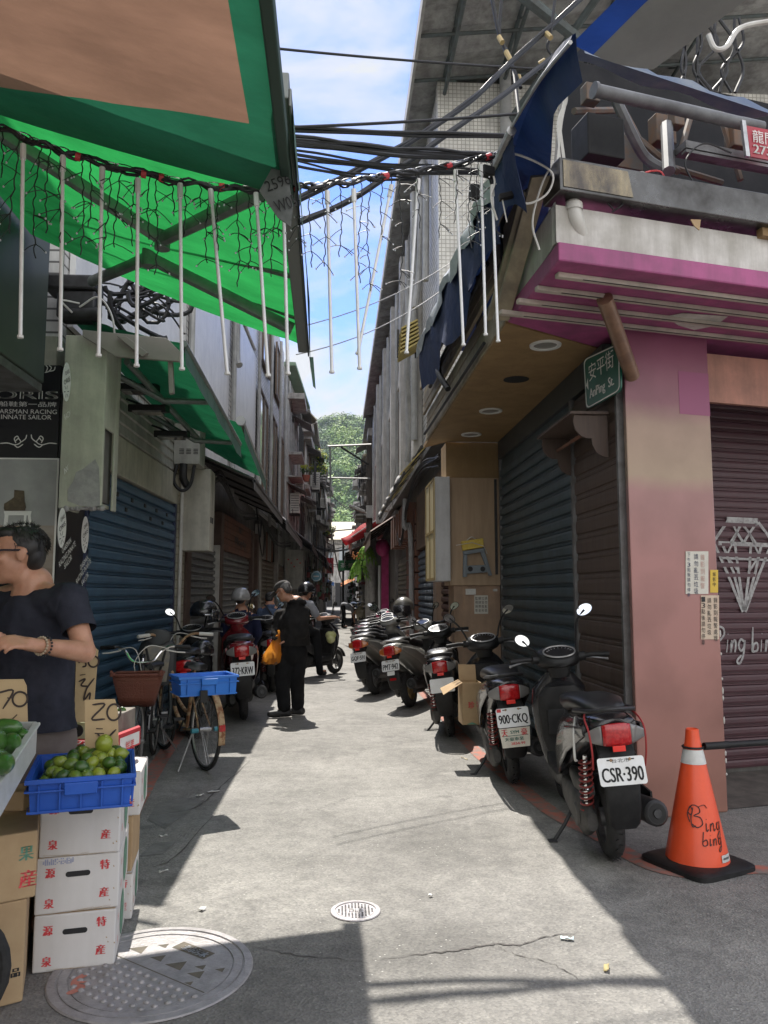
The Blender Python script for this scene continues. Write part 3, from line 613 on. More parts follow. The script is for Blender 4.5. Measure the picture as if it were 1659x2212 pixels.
# canopies along the left, just above the shop fronts
TIN=grime('grey corrugated sheet',(.19,.18,.18),dirt=(.07,.06,.055),amount=.5,rough=.6,metal=.2)
TIND=grime('rusty dark sheet',(.085,.07,.06),dirt=(.03,.027,.025),amount=.5,rough=.8)
def canopy(label,Y0,Y1,xw,xo,zw,zo,m_,side=1,n=40,val=.12,name='awning',cat='awning',wave=.018):
    t=thing(name,label,cat,((xw+xo)/2,(Y0+Y1)/2,zo))
    m=MB(); rows=[]
    for i in range(n+1):
        y=Y0+(Y1-Y0)*i/n; dz=wave*(1 if i%2 else -1); rows.append([(xw,y,zw+dz),(xo,y,zo+dz)])
    m.sheet(rows,False); m.build('roof_sheet',m_,t,thick=.008)
    m=MB(); 
    for i in range(5):
        y=Y0+(Y1-Y0)*(i+.1)/4.2; m.tube([(xw,y,zw-.05),(xo,y,zo-.05)],.018,6)
    m.tube([(xo,Y0,zo-.04),(xo,Y1,zo-.04)],.025,6); m.build('frame',DKM,t)
    if val: m=MB(); m.bb((xo,Y0,zo-val),(xo+.012*(1 if xo>xw else -1),Y1,zo+.02)); m.build('valance',m_,t)
    return t
canopy('grey corrugated canopy above the brown framed shops on the left',10.9,16.4,LX(13),-1.2,3.5,3.1,TIN,val=.16)
canopy('long grey tin canopy with a straight edge above the white boards on the left',16.6,24,LX(20),-1.13,3.75,3.05,TIN,val=.2)
canopy('sagging dark canopy over the narrow shutters on the left',24.4,31,LX(27),-.82,3.8,3.0,TIND,val=.16)
canopy('low black tin canopy above the blue round sign',32,40,LX(36),-.5,3.9,2.95,TIND,val=.25)
canopy('far left dark canopy leaning over the alley',42,53,LX(46),-.35,3.6,2.85,TIND,val=.3)
# further left buildings
def old_house(label,Y0,Y1,x0,x1,side,top,wm,seed,roof=None,nwin=3,nm='old_house'):
    """aged three-storey alley house; its alley face runs from x0 at Y0 to x1 at Y1, side=+1 faces right"""
    rr=random.Random(seed); bx=side*-5
    fx=lambda y: x0+(x1-x0)*(y-Y0)/(Y1-Y0)
    t=thing(nm,label,'building',(fx(Y0)+bx/2,(Y0+Y1)/2,0))
    m=MB(); m.hexa([(x0+bx,Y0,0),(x0,Y0,0),(x1,Y1,0),(x1+bx,Y1,0)],[(x0+bx,Y0,top),(x0,Y0,top),(x1,Y1,top),(x1+bx,Y1,top)]); m.build('wall',wm,t)
    for fl in range(2):
        for k in range(nwin):
            a=Y0+(Y1-Y0)*(k+.2)/nwin; b=a+(Y1-Y0)/nwin*.6; z=3.7+fl*2.9
            window(t,a,b,z,z+1.5,fx((a+b)/2)+side*.03,side,BRN if rr.random()<.5 else PVC)
    m=MB()
    for k in range(11):
        y=rr.uniform(Y0+.1,Y1-.1); m.tube([(fx(y)+side*.1,y,rr.uniform(.5,3.5)),(fx(y)+side*.1,y,top-rr.uniform(.2,2))],rr.uniform(.025,.055),6)
    m.build('downpipe',PVC if seed%2 else PVCW,t); m=MB()
    for k in range(14):
        y=rr.uniform(Y0,Y1-2); z=rr.uniform(3.5,top-1); o_=side*rr.uniform(.12,.6); m.tube(bez((fx(y)+o_,y,z),(fx(y)+o_*1.3,y+.5,z-rr.uniform(.2,1.2)),(fx(y)+o_,y+1.2,z-rr.uniform(.2,1.2)),(fx(y)+o_,y+rr.uniform(.8,2.5),z+rr.uniform(-1.5,.5)),8),.012,5)
    m.build('facade_cable',CABLE,t); m=MB()
    for k in range(5):
        y=rr.uniform(Y0,Y1-1.5); z=rr.choice((5.3,5.5,8.1,8.3)); m.slab([(fx(y)+side*.02,y,z),(fx(y)+side*.75,y,z-.35),(fx(y)+side*.75,y+1.4,z-.35),(fx(y)+side*.02,y+1.4,z)],(0,0,.03))
    m.build('window_hood',TIN,t)
    m=MB()
    for fl in range(2):
        z=3.45+fl*2.9; y=Y0+.2
        while y<Y1-1:
            l=rr.uniform(1,2.6); d=rr.uniform(.25,.75)
            if rr.random()<.75: m.bb((fx(y),y,z+rr.uniform(1.6,2)),(fx(y)+side*d,min(y+l,Y1),z+2.05))
            if rr.random()<.5: m.bb((fx(y),y+.1,z-.1),(fx(y)+side*d*.9,min(y+l,Y1),z))
            y+=l+rr.uniform(.1,.6)
    m.build('balcony_slab',CONC,t,bevel=.01)
    m=MB(); z=3.45
    for fl in range(2):
        y=Y0+.3+rr.random()
        for k in range(14):
            yy=y+k*.13
            if yy<Y1-.2: m.tube([(fx(yy)+side*.5,yy,z+fl*2.9),(fx(yy)+side*.5,yy,z+fl*2.9+1)],.012,5,cap=False)
        m.tube([(fx(y)+side*.5,y,z+fl*2.9+1),(fx(y)+side*.5,min(y+1.8,Y1),z+fl*2.9+1)],.02,5)
    m.build('railing',DKM,t)
    m=MB(); o=.38; m.hexa([(x0+bx,Y0,top+.02),(x0+side*o,Y0,top+.02),(x1+side*o,Y1,top+.02),(x1+bx,Y1,top+.02)],[(x0+bx,Y0,top+.3),(x0+side*o,Y0,top+.14),(x1+side*o,Y1,top+.14),(x1+bx,Y1,top+.3)]); m.build('roof',roof or TIN,t)
    return t
GRNR=grime('pale green roof sheet',(.2,.3,.2),amount=.3)
old_house('grey alley house with green roof fascia beyond the white panelled building',26.1,32.5,LX(26)-.05,-1.62,1,9.3,CONC,11,GRNR)
old_house('dark alley house with plants on its upper balcony, left side',32.6,42,-1.62,-1.3,1,9.2,DWALL,12)
old_house('stained alley house with pale sun sheet, far left',42.1,52,-1.3,-1.0,1,8.6,CONC,13)
old_house('last visible house on the left, half hidden by wires',52.1,70,-1.0,-1.0,1,7.5,DWALL,14)
ac_unit('white air conditioner under a window, upper of two beside the long tin canopy',(-1.42,28.2,5.0)); ac_unit('white air conditioner right above the long tin canopy edge',(-1.52,27.2,4.25),sz=(.34,.85,.7)); ac_unit('grey air conditioner high on the plant-covered house',(-1.05,35.5,6.2),sz=(.35,.9,.8)); ac_unit('small air conditioner under the pale sun sheet',(-.85,43,6.2))
CREAMR=grime('cream roof sheet',(.55,.5,.38),amount=.25)
t=thing('eave_awning','pale cream roof awning jutting out below the skyline on the left','awning',(-1.1,34,9)); m=MB(); m.slab([(-1.6,32.8,9.6),(-.95,32.8,8.9),(-.95,37,8.9),(-1.6,37,9.6)],(0,0,.06)); m.build('roof_sheet',CREAMR,t); m=MB(); m.tube([(-.97,32.8,8.85),(-.97,37,8.85)],.04); m.tube([(-1.55,33,8.6),(-1,33,8.85)],.025); m.build('gutter',PVCW,t)
t=thing('window_awning','striped grey balcony awning high on the left houses','awning',(-.95,42,8.4)); m=MB(); 
for k in range(5): m.bb((-1.3,42.2,7.6+.16*k),(-.72+.03*k,44.5,7.7+.16*k))
m.build('slat',CONC,t)
t=thing('sun_sheet','pale hanging sun sheet on the far left balconies','sun sheet',(-.9,43.5,6)); m=MB(); m.sheet([[(-1.2,42.5,8.0),(-1.2,45.5,8.0)],[(-.78,42.5,7.2),(-.7,45.5,7.2)],[(-.66,42.5,6.0),(-.62,45.5,6.0)],[(-.8,42.6,5.2),(-.8,45.4,5.2)]]); m.build('canvas',grime('sun bleached canvas',(.45,.43,.4),amount=.4),t,thick=.01); m=MB(); m.tube([(-1.25,42.5,7.3),(-.78,42.5,7.25)],.02); m.build('arm',DKM,t)
t=thing('striped_awning','green and white striped shop awning high on the far left','awning',(-.7,48,6)); m=MB(); 
for k in range(8):
    m.cur=k%2; a=R(12+k*10); b=R(22+k*10); m.quad((-1.1+.6*math.sin(a),47,6.4+.7*math.cos(a)),(-1.1+.6*math.sin(b),47,6.4+.7*math.cos(b)),(-1.1+.6*math.sin(b),51,6.4+.7*math.cos(b)),(-1.1+.6*math.sin(a),51,6.4+.7*math.cos(a)))
m.build('canvas',[mat('green canvas',(.03,.3,.12)),WHT],t)
# balcony plants
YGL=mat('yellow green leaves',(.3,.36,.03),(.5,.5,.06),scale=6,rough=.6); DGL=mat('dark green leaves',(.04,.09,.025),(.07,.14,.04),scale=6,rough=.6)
TERR=mat('terracotta pot',(.35,.1,.06),(.25,.08,.05),scale=10,rough=.8)
def potplant(label,c,r,n,s,mm,stretch=1.5):
    t=thing('balcony_plant',label,'plant',c,group='plants on the alley balconies'); rr=random.Random(int(abs(c[1]*100)))
    m=MB(False); m.lathe([(.001,0),(.11,0),(.16,.25),(.14,.26),(.001,.22)],14); m.build('pot',TERR,t)
    m=MB(False); 
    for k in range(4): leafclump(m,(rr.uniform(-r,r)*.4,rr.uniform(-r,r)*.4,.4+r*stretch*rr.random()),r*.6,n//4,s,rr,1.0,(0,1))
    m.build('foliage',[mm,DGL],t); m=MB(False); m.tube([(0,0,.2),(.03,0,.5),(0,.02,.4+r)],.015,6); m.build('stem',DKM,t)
potplant('bright yellow-green bushy plant on the left balcony',(-1.08,37.6,6.9),.65,420,.09,YGL)
potplant('dark leafy plant behind the yellow-green one',(-1.25,38.8,7.6),.55,260,.09,DGL)
potplant('yellow flowering plant leaning out low on the far left',(-.62,50,5.0),.5,260,.1,YGL,.7)
potplant('small hanging plant below the left balcony slab',(-1.3,30.5,5.9),.3,120,.06,YGL,.6)
# ================================================================= RIGHT SIDE
A13=R(13); E1=V((math.cos(A13),math.sin(A13),0)); E2=V((-math.sin(A13),math.cos(A13),0)); P0=V((1.975,5.1,0)); ZS=3.31
def F(a,b,z=0): return P0+E1*a+E2*b+V((0,0,z))     # corner shop frame: a along its front, b behind it
def fbox(mb,a0,a1,b0,b1,z0,z1): return mb.hexa([F(a0,b0,z0),F(a1,b0,z0),F(a1,b1,z0),F(a0,b1,z0)],[F(a0,b0,z1),F(a1,b0,z1),F(a1,b1,z1),F(a0,b1,z1)])
def banded():
    m=bpy.data.materials.new('sprayed pink pillar paint'); m.use_nodes=True; nt=m.node_tree; N=nt.nodes; L=nt.links; b=N['Principled BSDF']; b.inputs['Roughness'].default_value=.38
    tc=N.new('ShaderNodeTexCoord'); sx=N.new('ShaderNodeSeparateXYZ'); L.new(tc.outputs['Object'],sx.inputs[0])
    no=N.new('ShaderNodeTexNoise'); no.inputs['Scale'].default_value=3; no.inputs['Detail'].default_value=5; L.new(tc.outputs['Object'],no.inputs['Vector'])
    a=N.new('ShaderNodeMath'); a.operation='MULTIPLY_ADD'; a.inputs[1].default_value=.12; L.new(no.outputs['Fac'],a.inputs[0]); L.new(sx.outputs[2],a.inputs[2])
    mr=N.new('ShaderNodeMapRange'); mr.inputs['From Max'].default_value=3.4; L.new(a.outputs[0],mr.inputs['Value'])
    cr=N.new('ShaderNodeValToRGB'); e=cr.color_ramp.elements; cols=[(0,(.33,.165,.125)),(.3,(.37,.175,.15)),(.52,(.4,.19,.175)),(.655,(.4,.21,.2)),(.69,(.42,.31,.22)),(.80,(.42,.29,.22)),(.85,(.33,.13,.17)),(1,(.28,.08,.16))]
    e[0].position=0; e[0].color=(*cols[0][1],1); e[1].position=1; e[1].color=(*cols[-1][1],1)
    for p,c in cols[1:-1]: k=e.new(p); k.color=(*c,1)
    L.new(mr.outputs[0],cr.inputs['Fac'])
    n2=N.new('ShaderNodeTexNoise'); n2.inputs['Scale'].default_value=1.6; n2.inputs['Detail'].default_value=7; L.new(tc.outputs['Object'],n2.inputs['Vector'])
    c2=N.new('ShaderNodeValToRGB'); c2.color_ramp.elements[0].position=.3; c2.color_ramp.elements[1].color=(.9,.89,.88,1); c2.color_ramp.elements[0].color=(.62,.6,.58,1); c2.color_ramp.elements[1].position=.55; L.new(n2.outputs['Fac'],c2.inputs['Fac'])
    mx=N.new('ShaderNodeMix'); mx.data_type='RGBA'; mx.blend_type='MULTIPLY'; mx.inputs['Factor'].default_value=1; L.new(cr.outputs['Color'],mx.inputs['A']); L.new(c2.outputs['Color'],mx.inputs['B'])
    L.new(mx.outputs['Result'],b.inputs['Base Color']); return m
PINKM=banded()
MAG=grime('magenta canopy paint',(.39,.08,.22),dirt=(.18,.055,.12),amount=.65,rough=.5,bump=.1)
MAROON=grime('maroon shutter paint',(.078,.03,.037),dirt=(.05,.025,.03),amount=.6,rough=.5,bump=.05)
WBAND=grime('flaking white band',(.64,.62,.59),dirt=(.28,.26,.22),amount=.65,bump=.3)
t=thing('pink_corner_shop','pink corner shop with sprayed pillar, magenta canopy and maroon shutter','building',tuple(F(1,.5))); PS=t
m=MB(); f4=[F(0,0),F(.70,0),F(.70,.32),F(0,0)+V((0.02,.10,0))]; m.hexa(f4,[p+V((0,0,ZS+.02)) for p in f4]); 
pil=m.build('pillar',PINKM,t,bevel=.012); m=MB(); m.slab([F(.44,-.002,z) if k in(0,3) else F(.695,-.002,z) for k,z in enumerate((2.74,2.74,3.05,3.05))],E2*.001); m.build('paint_patch',mat('flat magenta repaint',(.3,.08,.17),rough=.45),pil)
m=MB()
for i in range(9): m.ell(F(.698,-.0,.25+.09*i*i%1.3),(.007,.003,.01+.008*(i%3)),8,5)
m.build('chipped_paint',WBAND,pil)
C0=PZ(1207,562,ZS); C1=PZ(1097,697,ZS); CW=V((2.0,5.55,ZS))
far=C0+E1*5
m=MB(); m.slab([C0,far,far+E2*1.9,CW,C1],(0,0,.11)); cn=m.build('canopy',MAG,t,bevel=.01)
m=MB(); 
for k in range(4):
    s=C0+E2*(.13+.21*k)+E1*(.07-.02*k); m.slab([s,s+E1*3.4,s+E1*3.4+E2*.045,s+E2*.045],(0,0,-.03))
m.build('lamp_batten',grime('yellowed lamp batten',(.52,.46,.4),amount=.3),cn,bevel=.006)
m=MB()
for k in range(4):
    s=C0+E2*(.13+.21*k)+E1*(.07-.02*k)-V((0,0,.031)); m.slab([s+E1*.16,s+E1*3.4,s+E1*3.4+E2*.008,s+E1*.16+E2*.008],(0,0,-.002))
m.build('batten_groove',DKM,cn)
m=MB(); pk=[PZ(x,y,ZS-.004) for x,y in ((1440,683),(1475,676),(1572,683),(1545,703),(1500,712),(1465,702))]; m.slab(pk,(0,0,-.003)); m.build('peeled_patch',WBAND,cn)
# white band, stainless gutter
m=MB(); B0=C0+E2*.02+V((0,0,.112)); m.slab([B0,B0+E1*5,B0+E1*5+E2*.05,B0+E2*.05],(0,0,.22)); q=C1+V((.03,0,.112)); m.slab([B0,B0+E2*.02,q+V((.05,0,0)),q],(0,0,.24)); m.build('white_band',WBAND,t)
SS=mat('stained stainless steel',(.13,.13,.127),(.06,.058,.055),scale=3,rough=.3,metal=.85,rvar=.08)
m=MB(); G0=B0+E1*-.02-E2*.09+V((0,0,.26)); m.slab([G0,G0+E1*5,G0+E1*5+E2*.2,G0+E2*.2],(0,0,.19)); gt=m.build('gutter',SS,t,bevel=.006)
m=MB(); m.slab([G0+E1*.02-E2*.003+V((0,0,.02)),G0+E1*.46-E2*.003+V((0,0,.02)),G0+E1*.43-E2*.003+V((0,0,.17)),G0+E1*.02-E2*.003+V((0,0,.175))],E2*-.002); m.build('crumpled_panel',mat('crumpled steel',(.26,.22,.15),(.09,.08,.07),scale=5,rough=.22,metal=.85,bump=1,bscale=9,stretch=(1,1,.4)),gt)
m=MB(); c=PY(1240,455,4.06); m.tube(spl([c+V((0,.02,.06)),c+V((0,0,0)),c+V((.02,.01,-.07)),c+V((.085,.1,-.17))]),.042,14); m.lathe([(.047,-.02),(.05,0),(.047,.02)],16,tuple(c+V((0,0,.02)))); m.build('drain_elbow',PVCW,t)
m=MB(); m.slab([c+V((.02,.085,-.2)),c+V((.13,.11,-.2)),c+V((.13,.11,-.03)),c+V((.02,.085,-.03))],(0,.003,0)); m.build('drain_hole',INK,t)
m=MB(); a=PZ(1306,645,ZS-.04); b=PY(1366,812,5.02); m.tube([a,b],.05,14); m.build('brace_post',mat('brown steel tube',(.25,.15,.1),(.17,.1,.07),scale=8,rough=.4,metal=.2),t)
# near-black sheet painted in for the recess shade above the gutter, then awning gear
m=MB(); m.slab([PY(x,y,5.35) for x,y in ((1195,425),(1800,560),(1800,255),(1430,172),(1225,128))],(0,.1,0)); m.build('upper_wall',mat('recess shade sheet',(.012,.013,.016),(.025,.025,.028),scale=3,rough=.9),t)
m=MB(); s=PY(1290,270,4.5); m.box(s+V((0,0,-.13)),(.26,.2,.27),rz=A13); m.build('speaker_box',BLK,t,bevel=.008)
m=MB(); a=PY(1285,195,4.35); m.tube([a,a+E1*1.25+V((0,0,-.02))],.04,16); m.tube([a-E1*.01,a+E1*.01],.05,16); m.tube(spl([PY(1330,215,4.6),PY(1375,310,4.7),PY(1400,345,4.75),PY(1440,370,4.7)]),.035,8); m.tube([PY(1440,270,4.8),PY(1445,370,4.6)],.04,8); m.build('awning_roller',mat('dull grey roller',(.17,.175,.18),(.1,.1,.105),scale=6,rough=.5),t)
m=MB(); a=PY(1482,318,4.55); m.slab([a,a+E1*1.4,a+E1*1.4+E2*.12,a+E2*.12],(0,0,.05)); m.slab([a+V((0,0,-.03)),a+E1*1.4+V((0,0,-.03)),a+E1*1.4+E2*.05+V((0,0,-.03)),a+E2*.05+V((0,0,-.03))],(0,0,.02)); m.build('shutter_rail',STEEL,t)
# maroon shutter with diamond
SB=.85
m=MB(); shutter(m,F(.6,SB),F(4.2,SB),.06,3.3,-E2,pitch=.085,depth=.016); shm=m.build('roller_shutter',MAROON,t)
m=MB(); fbox(m,.6,5,SB+.05,SB+.3,0,3.4); fbox(m,.7,5,.3,SB,2.55,2.9) if False else None; m.build('back_wall',DWALL,t)
m=MB(); o=F(.71,.05,2.86); m.slab([o,o+E1*4,o+E1*4+V((0,0,.36)),o+V((0,0,.36))],E2*.04); m.build('header_board',grime('copper pink header board',(.5,.25,.19),amount=.4),t)
SPW=mat('white sprayed paint',(.4,.4,.39),(.22,.2,.2),scale=30,rough=.7)
def S(x,y):
    d=ray(x,y); n=E2; p=F(0,SB-.021); tt=(p-CP).dot(n)/d.dot(n); return CP+d*tt
m=MB()
def ln(pts,wd):
    P=[S(x,y) for x,y in pts]; L_=[];R_=[]
    for i,p in enumerate(P):
        tt=(P[min(i+1,len(P)-1)]-P[max(i-1,0)]).normalized(); a=E2.cross(tt)*wd/2; L_.append(p+a); R_.append(p-a)
    m.sheet([L_,R_],False)
ln([(1570,1124),(1637,1127)],.06); ln([(1552,1173),(1670,1178)],.035); ln([(1556,1205),(1660,1210)],.02)
for p in ([(1572,1126),(1552,1155),(1540,1173)],[(1582,1130),(1592,1150),(1578,1173)],[(1602,1130),(1592,1150),(1606,1173)],[(1602,1130),(1619,1152),(1606,1173)],[(1634,1130),(1619,1152),(1632,1173)],[(1638,1128),(1656,1152),(1668,1173)],[(1544,1176),(1572,1240),(1605,1322)],[(1562,1178),(1584,1235),(1606,1318)],[(1588,1178),(1596,1240),(1607,1318)],[(1622,1180),(1618,1240),(1608,1318)],[(1644,1180),(1632,1235),(1610,1318)],[(1664,1180),(1640,1240),(1610,1322)]): ln(p,.026)
for p in ([(1592,1150),(1570,1200),(1592,1230)],[(1619,1152),(1640,1200),(1618,1235)]): ln(p,.02)
m.build('sprayed_diamond',SPW,shm)
m=MB(); sv_=[[( .0,.55),(.1,.72),(.28,.68),(.3,.5),(.1,.3)],[(.42,.36),(.36,0)],[(.43,.5),(.44,.53)],[(.55,.35),(.5,0),(.56,.25),(.66,.34),(.68,.2),(.64,0)],[(.98,.3),(.86,.36),(.78,.2),(.84,.04),(.95,.12),(1.0,.34),(.92,-.1),(.78,-.32),(.7,-.24),(.86,-.08)],
 [(1.3,.7),(1.24,0),(1.3,.2),(1.42,.24),(1.42,.05),(1.26,0)],[(1.58,.34),(1.54,0)],[(1.6,.5),(1.61,.53)],[(1.74,.34),(1.7,0),(1.76,.25),(1.86,.32),(1.88,.16),(1.86,0)],[(2.2,.3),(2.08,.36),(2.0,.2),(2.06,.04),(2.16,.12),(2.2,.34),(2.12,-.1),(1.98,-.3)]]
strokes(m,sv_,S(1546,1410),E1,(0,0,1),.29,.018,lift=.004); m.build('sprayed_lettering',SPW,shm)
# tiled step
t=prop(MB().add([F(-.1,.05,.006),F(5,.05,.006),F(5,SB,.03),F(-.1,SB,.03)],[(0,1,2,3)]).build('threshold_paving',grime('cracked threshold tiles',(.33,.3,.27),amount=.5,tile=(.3,.3,(.4,.38,.36)))),kind='structure')
# paper notices on the pillar
PAP=mat('notice paper',(.62,.6,.53),(.55,.52,.45),scale=6,rough=.8)
def onpillar(x,y,l=.004):
    d=ray(x,y); p=F(0,-l); return CP+d*((p-CP).dot(E2)/d.dot(E2))
def notice(label,x0,y0,x1,y1,pm,cols,ink,cat='notice',name='paper_notice',h=None):
    a,b,c,d=onpillar(x0,y1),onpillar(x1,y1),onpillar(x1,y0),onpillar(x0,y0)
    t=thing(name,label,cat,tuple((a+b)/2)); m=MB(); m.slab([a,b,c,d],E2*-.001); m.build('sheet',pm,t)
    H=(d-a).length; W_=(b-a).length
    for k,(fx,fy,s,sz,im) in enumerate(cols):
        m=MB(); n_=len(s); 
        for j,ch in enumerate(s):
            if ch==' ': continue
            text(m,ch,a+(b-a)*fx+(d-a)*(fy-(j+.5)*sz*1.12)-E2*.002,E1,(0,0,1),h=H*sz*.92,w=H*sz*.8)
        m.build('handwriting' if h is None else 'lettering',im,t)
    return t
BLUI=mat('blue marker ink',(.03,.04,.09),rough=.7); FADE=mat('faded red marker',(.5,.33,.28),rough=.8)
notice('white handwritten notice, upper one on the pink pillar',1481,1191,1530,1283,PAP,[(.13,.98,'下午3點後請勿停車',.105,BLUI),(.45,.96,'請勿亂丟垃圾',.145,BLUI),(.74,.95,'錄影到報警',.15,FADE)],BLUI)
notice('lower handwritten notice on the pink pillar',1514,1286,1553,1381,mat('yellowed notice paper',(.6,.5,.38),(.5,.36,.28),scale=4,rough=.8),[(.12,.98,'13點後請勿停車',.125,INK),(.45,.96,'請勿亂丟垃圾',.13,INK),(.8,.97,'錄影到報警處理',.13,INK)],INK)
notice('small yellow recording-in-progress sticker on the pillar edge',1534,1231,1551,1280,mat('yellow sticker',(.62,.42,.05),rough=.5),[(.5,.92,'錄影中',.2,INK)],INK,cat='sticker',name='wall_sticker',h=1)
# --- shuttered shop along the alley with ochre canopy
t=thing('ochre_canopy_shop','shuttered shop with ochre canopy and round ceiling lights on the right','building',(1.95,7.3,0))
m=MB(); m.bb((2.12,7.3,0),(6,9.15,5.5)); m.bb((2.0,5.3,0),(2.12,9.15,5.0)); m.build('wall',DWALL,t)
XR=1.96
m=MB(); shutter(m,(XR,9.05),(XR,6.25),.02,3.08,(-1,0),pitch=.118,depth=.022); m.build('roller_shutter',grime('blue grey shutter',(.07,.105,.125),dirt=(.03,.04,.045),amount=.6,rough=.45,bump=.05,metal=.2),t)
m=MB(); shutter(m,(XR+.005,6.2),(XR+.005,5.24),.02,3.08,(-1,0),pitch=.16,depth=.012); m.build('side_shutter',DWOOD,t)
m=MB(); m.bb((XR-.03,6.2,0),(XR+.12,6.25,3.1)); m.bb((XR-.03,9.05,0),(XR+.12,9.1,3.1)); m.bb((XR-.012,5.2,0),(XR+.12,5.235,3.1)); m.build('shutter_guide',STEEL,t)
m=MB(); m.bb((XR-.03,5.4,3.085),(XR+.14,9.12,ZS-.004)); m.build('header_box',mat('dark header box',(.05,.055,.058),(.07,.072,.07),scale=3,rough=.5),t)
S1=PZ(915,968,ZS); 
m=MB(); m.slab([C1+V((-.01,.02,0)),V((XR-.02,5.52,ZS)),V((XR-.02,9.14,ZS)),V((S1.x+.25,9.14,ZS)),S1],(0,0,.05)); sf=m.build('canopy_soffit',OCHRE,t)
for k,(x,y) in enumerate(((1178,745),(1060,887),(1018,938))):
    c=PZ(x,y,ZS); m=MB(); m.lathe([(.085,-.0),(.09,-.012),(.115,-.012),(.118,0)],28,tuple(c)); rg=m.build('downlight',WHT,sf); m=MB(); m.disc(c-V((0,0,.003)),.087,(1,0,0),(0,-1,0)); m.build('lamp',mat('unlit lamp glass',(.3,.29,.27),rough=.2),rg)
c=PZ(1115,820,ZS-.003); m=MB(); m.disc(c,.11,(1,0,0),(0,-1,0)); m.build('empty_lamp_hole',INK,sf)
c=PZ(960,925,ZS-.01)
m=MB(); rr=random.Random(2); n_=7
FASC=grime('weathered beige fascia strip',(.36,.3,.21),dirt=(.12,.1,.085),amount=.6,rough=.6)
a0=G0+E2*.05+V((-.02,.0,0)); 
for k in range(7):
    z=ZS+.02+k*.105; o=-.015+.018*(k%3)-.012*k
    m.slab([V((C1.x+o,C1.y-.05-.11*k,z)),V((S1.x+o,9.2,z)),V((S1.x+o+.03,9.2,z)),V((C1.x+o+.03,C1.y-.05-.11*k,z))],(0,0,.085 if k%2 else .11))
m.build('fascia_strip',FASC,t,bevel=.006); m=MB(); a=C1+V((-.1,-.0,.0)); b=C0+V((-.13,.04,.5)); m.slab([a,a+V((.1,-.05,0)),b+V((.1,-.02,0)),b],(0,.03,.03)); m.slab([a+V((-.02,.12,.05)),a+V((.02,.08,.05)),b+V((.02,.14,.0)),b+V((-.02,.18,0))],(0,.02,.03)); m.build('end_board',FASC,t,bevel=.004)
m=MB(); m.tube([V((C1.x-.05,5.6,ZS+.05)),V((S1.x-.05,9.0,ZS+.06))],.015,6); m.tube([V((C1.x-.1,5.2,ZS+.5)),V((S1.x-.08,8.2,ZS+.42))],.02,6); m.tube(spl([V((S1.x-.06,7.6,ZS+.5)),V((S1.x-.1,7.3,ZS+.3)),V((S1.x-.04,7.1,ZS+.1))]),.03,8); m.build('conduit',DKM,t)
# scroll brackets and shelf over side shutter
def scroll(y):
    pts=[(0,0),(-.245,0),(-.25,-.05)]+[(-.25+.11*(1-math.cos(a))*1.0,-.05-.12*math.sin(a)) for a in (.5,1.0,1.4)]+[(-.12,-.17)]+[(-.12+.09*(1-math.cos(a)),-.17-.13*math.sin(a)) for a in (.4,.9,1.4)]+[(0,-.31)]
    return [V((XR-.02+px,y,2.76+pz)) for px,pz in pts]
m=MB(); 
for y in (5.36,6.22): m.slab(scroll(y),(0,.022,0))
m.build('scroll_bracket',DWOOD,t); m=MB(); m.bb((XR-.3,5.33,2.762),(XR-.02,6.27,2.782)); m.build('shelf',DWOOD,t); m=MB(); m.tube([(XR-.14,5.38,2.66),(XR-.14,6.22,2.66)],.014); m.build('hanging_rail',RWOOD,t)
# street name sign
t=thing('street_sign','green street name sign behind the brown brace post','street sign',tuple(PY(1300,880,5.5)))
qa,qb,qc,qd=PY(1266,886,5.5),PY(1341,844,5.0),PY(1339,739,5.0),PY(1260,776,5.5)
su=(qb-qa).normalized(); svv=(qd-qa).normalized(); sn=su.cross(svv)
def rrect(a,b,c,d,r=.12,n=5):
    out=[]
    for p,q,s in ((a,b,d),(b,c,a),(c,d,b),(d,a,c)):
        e=(q-p)*r; f_=(s-p)*r
        for i in range(n+1):
            w_=i/n; out.append(p+f_*(1-w_)**2+e*w_**2)
    return out
m=MB(); m.slab(rrect(qa,qb,qc,qd),sn*-.012); m.build('sign_plate',mat('green sign enamel',(.012,.11,.075),(.015,.085,.06),scale=4,rough=.3),t)
m=MB(); ce=(qa+qb+qc+qd)/4; o_=rrect(*[ce+(p-ce)*.97 for p in (qa,qb,qc,qd)]); i_=rrect(*[ce+(p-ce)*.92 for p in (qa,qb,qc,qd)]); n_=len(o_)
m.add([p+sn*.002 for p in o_+i_],[(i,(i+1)%n_,n_+(i+1)%n_,n_+i) for i in range(n_)],False); m.build('border',WINK,t)
m=MB(); text(m,'安平街',ce+svv*.075,su,svv,h=.13,w=(qb-qa).length*.72,lift=.003); text(m,'AnPing  St.',ce-svv*.09-su*.01,su,svv,h=.09,w=(qb-qa).length*.7,lift=.003,bold=.003); m.add([ce-su*.235-svv*.0+sn*.003,ce-su*.2-svv*.045+sn*.003,ce-su*.2+svv*.045+sn*.003],[(0,1,2)]); m.build('lettering',WINK,t)
